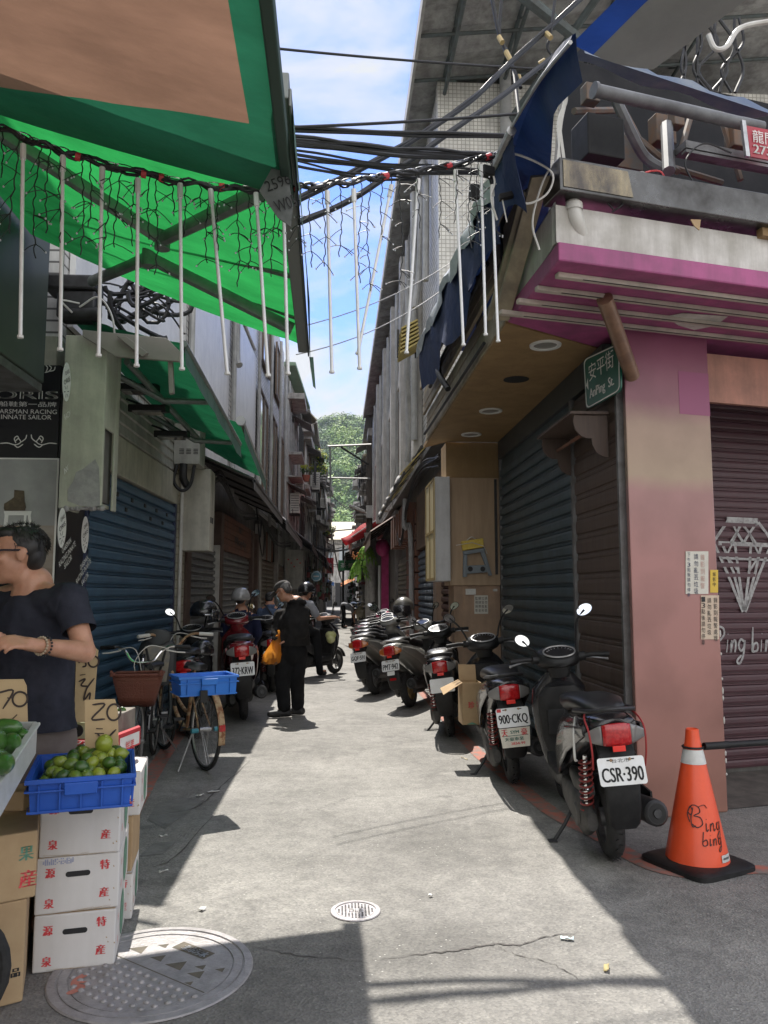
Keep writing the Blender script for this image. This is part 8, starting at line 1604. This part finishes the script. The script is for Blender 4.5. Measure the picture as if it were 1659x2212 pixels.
def bicycle(label,rear,th,r,fm,rot_tilt=0,hb=1.0,chrome=True,group='old city bicycles'):
    t=thing('bicycle',label,'bicycle',(rear.x,rear.y,0),group=group)
    h=V((math.sin(R(th)),math.cos(R(th)),0)); s=V((h.y,-h.x,0)); B=lambda x,y,z: V((rear.x,rear.y,0))+s*x+h*y+V((0,0,z))
    wb=1.06; wheel(B(0,0,r),r,s,t); wheel(B(0,wb,r),r,s,t)
    m=MB(); bbk=B(0,.44,.28); st_=B(0,.30,.72); hd=B(0,.90,.82); hd2=B(0,.94,.66)
    m.tube(spl([hd2,B(0,.78,.45),B(0,.6,.32),bbk],5),.019,8); m.tube(spl([hd,B(0,.74,.56),B(0,.5,.44),B(0,.38,.45)],5),.016,8); m.tube([bbk,st_,B(0,.28,.82)],.016,8); m.tube([B(0,.91,.98),hd,hd2],.018,8)
    for k in (-1,1):
        m.tube([bbk+s*.03*k,B(.055*k,0,r)],.009,6); m.tube([B(.02*k,.31,.68),B(.055*k,0,r)],.008,6); m.tube([hd2,B(.05*k,.98,.6),B(.055*k,wb,r)],.011,6)
    m.build('frame',fm,t)
    m=MB(); P=[]
    for w_ in range(0,11):
        a=R(20+w_*15); P.append([B(x,(r+.028)*math.cos(a),r+(r+.028)*math.sin(a)) for x in (-.026,-.013,.013,.026)])
    P=[[B(x,-(r+.03)*math.cos(R(-12+13*k)),r+(r+.03)*math.sin(R(-12+13*k))) for x in (-.028,-.014,.014,.028)] for k in range(11)]
    m.sheet(P); P=[[B(x,wb+(r+.03)*math.cos(R(20+13*k)),r+(r+.03)*math.sin(R(20+13*k))) for x in (-.028,-.014,.014,.028)] for k in range(11)]; m.sheet(P); m.build('mudguard',fm if not chrome else mat('steel mudguard',(.12,.12,.12),rough=.35,metal=.7),t,thick=.004)
    m=MB(); z=hb; m.tube(spl([B(-.27,.80,z+.01),B(-.2,.83,z+.015),B(-.14,.9,z-.02),B(-.07,.93,z-.1),B(.07,.93,z-.1),B(.14,.9,z-.02),B(.2,.83,z+.015),B(.27,.80,z+.01)],5),.0115,8); m.tube([B(0,.91,.95),B(0,.93,z-.1)],.013,8); hbm=m.build('handlebar',CHR if chrome else RUST,t)
    m=MB()
    for k in (-1,1): m.tube([B(k*.24,.815,z+.012),B(k*.36,.76,z+.005)],.017,8)
    m.build('grip',BLK if chrome else PVCW,hbm); m=MB()
    for k in (-1,1): m.tube([B(k*.18,.88,z-.01),B(k*.27,.86,z-.03),B(k*.33,.84,z-.035)],.006,6)
    m.tube(spl([B(-.2,.88,z),B(-.05,.99,z+.03),B(.05,1.02,z-.1),B(.02,1.0,z-.25)],5),.004,5); m.tube(spl([B(.2,.88,z),B(.05,.98,z+.0),B(-.02,1.0,z-.25)],5),.004,5); m.build('brake_cable',PVCW,hbm)
    m=MB(); m.tube([bbk-s*.06,bbk+s*.06],.02,8)
    for k in (-1,1): m.tube([bbk+s*.06*k,bbk+s*.07*k+h*(.12*k)-V((0,0,.11*k))],.009,6); m.box(tuple(bbk+s*.12*k+h*(.12*k)-V((0,0,.11*k))),(.09,.06,.02),rz=R(-th))
    m.lathe([(.085,0),(.09,.004),(.085,.008)],28); m.v[-84:]=[bbk+s*.05+h*p.x+V((0,0,1))*p.y+s*p.z for p in m.v[-84:]]; m.build('crank',DKM,t)
    m=MB(); m.loft([[B(x*w_,y,zz+.02*math.cos(x*2)) for x in (-1,-.6,0,.6,1)]+[B(x*w_,y,zz-.03) for x in (1,.3,-.3,-1)] for y,w_,zz in ((.16,.02,.84),(.2,.09,.86),(.28,.10,.855),(.36,.05,.855),(.46,.025,.85))]); m.build('saddle',SEATV,t)
    m=MB(); m.tube([B(-.05,0,r),B(-.06,-.05,r*2+.06)],.006,6); m.tube([B(.05,0,r),B(.06,-.05,r*2+.06)],.006,6); z2=r*2+.065
    for x in (-.06,-.02,.02,.06): m.tube([B(x,-.24,z2),B(x,.22,z2)],.005,6)
    m.tube([B(-.06,-.24,z2),B(.06,-.24,z2)],.005,6); m.build('rear_rack',DKM,t)
    m=MB(); m.tube([B(-.07,.12,r-.05),B(-.22,.02,.012)],.008,6); m.build('kickstand',ALU,t)
    m=MB(); m.box(tuple(B(0,-.36,r+.06)),(.05,.02,.05),rz=R(-th)); m.build('reflector',REDL,t)
    return t,B
bfr=V((-1.63,7.0,0))
t,B1=bicycle('bicycle with brown front basket and black child seat, facing the camera',V((-1.69,7.42,0)),180-6,.31,GLOSS,hb=1.02)
m=MB(); zt,zb_=.845,.60
def bk(a,b,z): return B1(a,b,z)
rows=[]; 
for z,w_,d_ in ((zb_,.125,.09),(zb_+.08,.145,.1),(zb_+.16,.165,.11),(zt,.185,.12)): rows.append([bk(w_*max(-1,min(1,1.25*math.cos(a))),1.13+d_*max(-1,min(1,1.25*math.sin(a))),z+(.0)) for a in [k*6.2832/32 for k in range(32)]])
m.loft(rows,cap=False); m.loft([rows[0],[p+V((0,0,.005)) for p in rows[0]]]); m.tube(rows[-1],.009,6,closed=True)
for k in (-1,1): m.tube([bk(.178*k,1.24,zt),bk(.19*k,1.25,zt+.035)],[.02,.006],6)
BROWNB=mat('brown woven basket',(.13,.038,.022),(.16,.05,.03),scale=6,rough=.6,bump=.6,bscale=90); bsk=m.build('basket',BROWNB,t,thick=.006)
m=MB()
for k in range(9):
    zz=zb_+.02+.026*k; f_=k/9; w_=.127+.058*f_; d_=.09+.03*f_; m.tube([bk((w_+.003)*max(-1,min(1,1.25*math.cos(a))),1.13+(d_+.003)*max(-1,min(1,1.25*math.sin(a))),zz) for a in [q*6.2832/32 for q in range(32)]],.004,4,closed=True)
m.build('basket_weave',BROWNB,bsk)
m=MB(); c=lambda a,b,z: B1(a,b,z)
m.loft([ring(c(0,-.05,z),w_,.05,u=B1(1,0,0)-B1(0,0,0),v=B1(0,1,0)-B1(0,0,0),p=3) for z,w_ in ((.62,.15),(.75,.17),(.95,.175),(1.02,.15),(1.04,.1))]); cs=m.build('child_seat',mat('dark grey child seat',(.025,.027,.03),rough=.5),t); m=MB(); m.loft([ring(c(0,.0,z),w_,.05,u=B1(1,0,0)-B1(0,0,0),v=B1(0,1,0)-B1(0,0,0),p=2.4) for z,w_ in ((1.0,.06),(1.03,.115),(1.08,.13),(1.12,.11),(1.14,.06))]); m.build('headrest',mat('grey headrest',(.04,.043,.045),rough=.6),cs); m=MB(); m.slab([c(x,.055,z) for x,z in ((-.1,.66),(.1,.66),(.125,.9),(.1,.99),(-.1,.99),(-.125,.9))],B1(0,.01,0)-B1(0,0,0)); m.build('seat_lining',mat('patterned lining',(.2,.19,.18),(.3,.26,.2),scale=14,rough=.9),cs); m=MB()
for k in (-1,1): m.tube([c(.09*k,.07,.97),c(.03*k,.085,.72)],.012,5,flat=.4)
m.build('harness_strap',BLK,cs); m=MB()
for k in (-1,1): m.tube([c(.13*k,.0,.62),c(.15*k,.1,.42),c(.14*k,.18,.3)],.02,6); m.box(tuple(c(.145*k,.2,.28)),(.07,.14,.02))
m.build('leg_rest',mat('dark grey child seat',(.05,.055,.06),rough=.5),cs)
r2_=PZ(441,1664); t,B2=bicycle('rusty old bicycle with blue crate on its rear rack, leaning left',V((r2_.x,r2_.y,0)),-31,.335,RUST,hb=1.08,chrome=False)
m=MB()
for k in (-1,1): m.tube([B2(.07*k,-.02,.335),B2(.13*k,-.02,.335)],.02,8)
m.build('foot_peg',mat('turquoise peg',(.05,.25,.32),rough=.4),t)
hh=V((math.sin(R(-31)),math.cos(R(-31)),0)); us=V((math.cos(R(25)),math.sin(R(25)),0)); vs_=V((-us.y,us.x,0)); cz=.775
BRB=mat('bright blue crate plastic',(.01,.13,.5),(.012,.16,.58),scale=6,rough=.4)
cpos=PZ(440,1470,.86)
t=thing('plastic_crate','empty bright blue crate tied on the rack of the rusty bicycle','crate',(cpos.x,cpos.y,cz)); crate(t,cpos,us,vs_,.40,.28,.77,.90,BRB,inset=.02,ribs=4); m=MB(); m.box((cpos.x+.03,cpos.y-.16,.77),(.05,.02,.08),rz=R(25)); m.build('strap',BLK,t)
# traffic cone and barrier bar
c=PZ(1507,1868); t=thing('traffic_cone','orange traffic cone with white band and black handwriting, on a black base','traffic cone',(c.x,c.y,0)); ORG=mat('orange cone rubber',(.78,.085,.022),(.7,.075,.02),scale=6,rough=.42,coat=.15)
m=MB(); m.lathe([(.168,.03),(.165,.05)]+[(.165-.125*k/14,.05+.62*k/14) for k in range(15)]+[(.038,.69),(.035,.725),(.028,.73),(.024,.70),(.02,.3)],36,(c.x,c.y,0)); m.build('cone_body',ORG,t)
m=MB(); f_=lambda z: .165-.125*(z-.05)/.62+.0022; m.lathe([(f_(.545),.545),(f_(.62),.62)],36,(c.x,c.y,0)); m.build('reflective_band',mat('white reflective band',(.6,.6,.58),(.5,.5,.48),scale=12,rough=.35),t)
m=MB(); m.loft([ring((c.x,c.y,z),w_,w_,n=40,p=7,v=(0,1,0)) for z,w_ in ((.001,.225),(.025,.225),(.036,.205),(.04,.15))]); m.M=Matrix(); ob=m.build('cone_base',BLK,t); m=MB(); m.tube([V((c.x+(f_(.63)+.004)*math.cos(a),c.y+(f_(.63)+.004)*math.sin(a),.63)) for a in [k*6.2832/24 for k in range(24)]],.006,6,closed=True); m.build('tie_loop',BLK,t)
for o_ in (ob,): o_.rotation_euler=(0,0,R(24))
m=MB()
def conept(a,z): r_=f_(z)+.0015; w_=R(-90-1)+a/r_; return V((c.x+r_*math.cos(w_),c.y+r_*math.sin(w_),z))
def cw(ss,x0,z0,s,wd=.0055):
    for st in ss:
        P=spl([conept(x0+x*s,z0+y*s) for x,y in st],5) if len(st)>2 else [conept(x0+x*s,z0+y*s) for x,y in st]; m.tube(P,wd/2,5,flat=.5)
cw([[(.25,.9),(.1,.4),(.12,.0),(.3,.05)],[(.02,.2),(-.05,.6),(.2,1.0),(.5,.95),(.55,.7),(.25,.52),(.55,.45),(.62,.15),(.35,-.02),(.12,.12)],[(.0,.75),(.12,.95),(.2,.75),(.1,.55),(-.02,.65)],[(.5,.95),(.8,1.05),(.95,.9)]],-.085,.235,.105)
cw([[(0,.4),(-.02,.02),(.1,.1)],[(.02,.58),(.03,.6)],[(.25,.38),(.2,.0),(.26,.28),(.42,.38),(.42,.02),(.52,.1)],[(.85,.33),(.7,.38),(.62,.15),(.75,.02),(.88,.25),(.9,.4),(.85,-.2),(.7,-.4),(.62,-.28),(.8,-.05)]],.0,.215,.1)
cw([[(.12,.8),(0,.1),(.15,.0),(.3,.12),(.25,.35),(.05,.25)],[(.5,.4),(.45,.02),(.55,.1)],[(.52,.58),(.53,.6)],[(.72,.38),(.68,.0),(.74,.28),(.9,.38),(.9,.02)],[(1.3,.33),(1.15,.38),(1.08,.15),(1.2,.02),(1.33,.25),(1.35,.4),(1.3,-.2),(1.12,-.38),(1.1,-.25),(1.28,-.05)]],-.03,.145,.085)
m.build('handwriting',INK,t); m=MB(); m.sheet([[conept(-.02+.014*k+.09,.075+z) for k in range(7)] for z in (-.018,.018)]); st_=m.build('label_sticker',mat('silver sticker',(.4,.4,.38),(.55,.55,.52),scale=80,rough=.4),t)
m=MB()
for k in range(8): m.add([conept(.08+.0075*k,.07),conept(.084+.0075*k,.07),conept(.084+.0075*k,.08),conept(.08+.0075*k,.08)],[(0,1,2,3)])
m.v=[V((c.x,c.y,p.z))+(p-V((c.x,c.y,p.z)))*1.012 for p in m.v]; m.build('label_print',INK,st_)
a=V((c.x+.055,c.y-.02,.635)); t=thing('barrier_bar','black plastic bar fixed to the traffic cone and running off to the right','barrier bar',tuple(a)); m=MB(); e=a+V((1.3,.25,.01)); m.tube([a,e],.018,12); m.tube([a,a.lerp(e,.12)],.021,12); m.tube([a.lerp(e,.36),a.lerp(e,.5)],.022,12); m.build('bar',BLK,t); m=MB(); m.tube([a.lerp(e,.5),a.lerp(e,.6)],.023,12); m.build('yellow_sleeve',mat('yellow sleeve',(.6,.45,.05),rough=.5),t)
# manhole covers
IRON=mat('worn cast iron',(.36,.34,.34),(.25,.24,.235),scale=12,rough=.5,metal=.25,bump=.25,bscale=90); IRL=mat('dirt in cast iron recess',(.1,.088,.07),(.15,.13,.1),scale=16,rough=.9)
c=PZ(330,2098); Rm=.385
t=thing('manhole_cover','large worn iron manhole cover with raised studs and lettering at the lower left','manhole cover',(c.x,c.y,0)); m=MB(); m.lathe([(.0005,.004),(Rm*.80,.004),(Rm*.802,.001),(Rm*.815,.001),(Rm*.817,.006),(Rm*.9,.006),(Rm*.905,.002),(Rm*.92,.002),(Rm*.925,.008),(Rm,.006),(Rm+.005,.001)],56,(c.x,c.y,.002)); m.build('cover_disc',IRON,t)
ua=V((math.cos(R(-38)),math.sin(R(-38)),0)); va=V((-ua.y,ua.x,0)); Q=lambda a,b,z=.0065: V((c.x,c.y,z))+ua*a+va*b
m=MB(); rr=random.Random(6)
for i in range(-8,9):
    for k in range(1,8):
        a=i*.045+(.022 if k%2 else 0); b=-.005-k*.042
        if a*a+b*b<(Rm*.77)**2: m.ell(Q(a,b,.0055),(.014,.012,.009),10,6)
m.build('raised_stud',IRON,t); m=MB()
m.add([Q(a,b) for a,b in ((-.09,.17),(.1,.17),(.1,.235),(-.09,.235))],[(0,1,2,3)])
for a,b,s in ((-.19,.06,.07),(-.06,.06,.055),(.05,.055,.075),(.17,.055,.06),(-.13,.15,.04),(.14,.11,.04),(.22,.14,.035),(.2,.0,.03)): m.add([Q(a-s*.6,b),Q(a+s*.6,b),Q(a+.1*s,b+s*.9)],[(0,1,2)])
m.add([Q(a,b) for a,b in ((-.3,-.01),(.3,-.01),(.3,-.004),(-.3,-.004))],[(0,1,2,3)]); m.build('recess',IRL,t); m=MB(); text(m,'北市污水',Q(.02,.2),ua,va,h=.045,w=.14,lift=.002,bold=.002); m.build('lettering',mat('bright worn iron',(.42,.42,.42),rough=.35,metal=.6),t)
m=MB(); strokes(m,[[(.2,1.0),(.05,.7),(.1,.45),(.3,.3),(.05,0)],[(.1,.6),(.35,.55)]],PZ(140,2148,.008),(1,0,0),(0,1,0),.15,.03,lift=.001); prop(m.build('painted_mark',mat('salmon paint mark',(.5,.2,.15),(.4,.15,.11),scale=30,rough=.8)),kind='structure')
c=PZ(768,1969); t=thing('manhole_cover','small pale round iron cover in the sunlit middle of the road','manhole cover',(c.x,c.y,0)); PALEI=mat('pale worn iron',(.45,.42,.43),(.36,.34,.33),scale=25,rough=.5,metal=.3); m=MB(); m.lathe([(.0005,.003),(.088,.003),(.089,.001),(.096,.001),(.097,.006),(.115,.005),(.118,.001)],40,(c.x,c.y,.002)); m.build('cover_disc',PALEI,t); m=MB(); rr=random.Random(2)
for i in range(-5,6):
    for k in range(-5,6):
        a,b=i*.0155,k*.0155
        if a*a+b*b<.083**2 and not (abs(b)<.022 and abs(a)<.035): m.add([V((c.x+a+dx,c.y+b+dy,.0062)) for dx,dy in ((0,-.006),(.006,0),(0,.006),(-.006,0))],[(0,1,2,3)])
m.build('pierced_diamond',INK,t); m=MB(); text(m,'DLE',V((c.x,c.y,.006)),(1,0,0),(0,1,0),h=.03,w=.06,bold=.001); m.build('lettering',PVC,t)
# litter
LIT=mat('white litter paper',(.65,.64,.6),(.5,.48,.45),scale=30,rough=.8)
def litter(label,x,y,w_,l_,rz,mt=LIT):
    p=PZ(x,y); m=MB(); rr=random.Random(int(x)); a=V((math.cos(rz),math.sin(rz),0)); b=V((-a.y,a.x,0)); m.sheet([[p+a*(l_*(i/4-.5))+b*(w_*(j/2-.5))+V((0,0,.004+.012*rr.random())) for i in range(5)] for j in range(3)]); prop(m.build('litter',mt,thick=.002),label,'litter',group='litter on the ground')
litter('crumpled white paper scrap by the shade line near the rusty bicycle',461,1712,.04,.09,.5); litter('thin white scrap beside the crumpled paper',432,1720,.02,.07,.9); litter('white cigarette end in the left shade below the crumpled paper',352,1808,.012,.05,.5); litter('white cigarette end lower in the left shade',353,1885,.012,.05,.6); litter('tiny pale scrap on the sunlit road edge near the big manhole',437,1967,.025,.03,1); litter('pale blue wrapper scrap on the asphalt crack at the lower right',1225,2031,.02,.055,-.3,mat('pale blue wrapper',(.5,.62,.66),rough=.5)); litter('dry yellowish leaf at the lower right',1310,2095,.02,.055,1.2,mat('dry leaf',(.4,.33,.16),rough=.8)); litter('white plastic scrap beside the red line under the third scooter',962,1535,.14,.2,.2); litter('thin straw lying on the sunny road near plate 900-CKQ',1003,1640,.008,.1,2.0,mat('straw',(.55,.45,.25),rough=.7)); litter('small white paper speck on the sunny road centre',930,1938,.015,.02,.4); litter('brown leaf scrap in the left shade',270,1852,.03,.04,.3,mat('dry leaf',(.4,.33,.16),rough=.8))
CRK=mat('dark crack filler',(.07,.066,.06),(.11,.1,.095),scale=40,rough=.95)
m=MB(); rr=random.Random(4)
def crack(pts,wd):
    P=spl([PZ(x,y,.003) for x,y in pts],8); L_=[];R_=[]
    for i,p in enumerate(P):
        tt=(P[min(i+1,len(P)-1)]-P[max(i-1,0)]).normalized(); a=V((-tt.y,tt.x,0)); k=wd*(.25+rr.random())*math.sin(math.pi*min(.98,max(.02,i/len(P)))); j=a*rr.uniform(-.008,.008); L_.append(p+a*k+j); R_.append(p-a*k+j)
    m.sheet([R_,L_],False)
crack([(790,2075),(900,2062),(1000,2050),(1070,2038),(1120,2040),(1190,2022),(1270,2012)],.007); crack([(1075,2040),(1110,2060),(1190,2080),(1260,2120)],.003); crack([(530,2042),(640,2062),(785,2075)],.003)
crack([(330,1760),(420,1745),(470,1705),(545,1640)],.007); crack([(300,1880),(380,1850),(460,1760)],.005); prop(m.build('road_crack',CRK),kind='structure')
PATCH=mat('lighter concrete patch',(.2,.195,.185),(.13,.128,.12),scale=5,rough=.9,bump=.3,bscale=30)
m=MB(); m.add([PZ(x,y,.0025) for x,y in ((318,1770),(340,1735),(395,1722),(440,1728),(400,1760),(355,1790))],[tuple(range(6))]); m.add([PZ(x,y,.0025) for x,y in ((300,1850),(330,1822),(385,1815),(350,1845))],[tuple(range(4))]); prop(m.build('road_patch',PATCH),kind='structure')
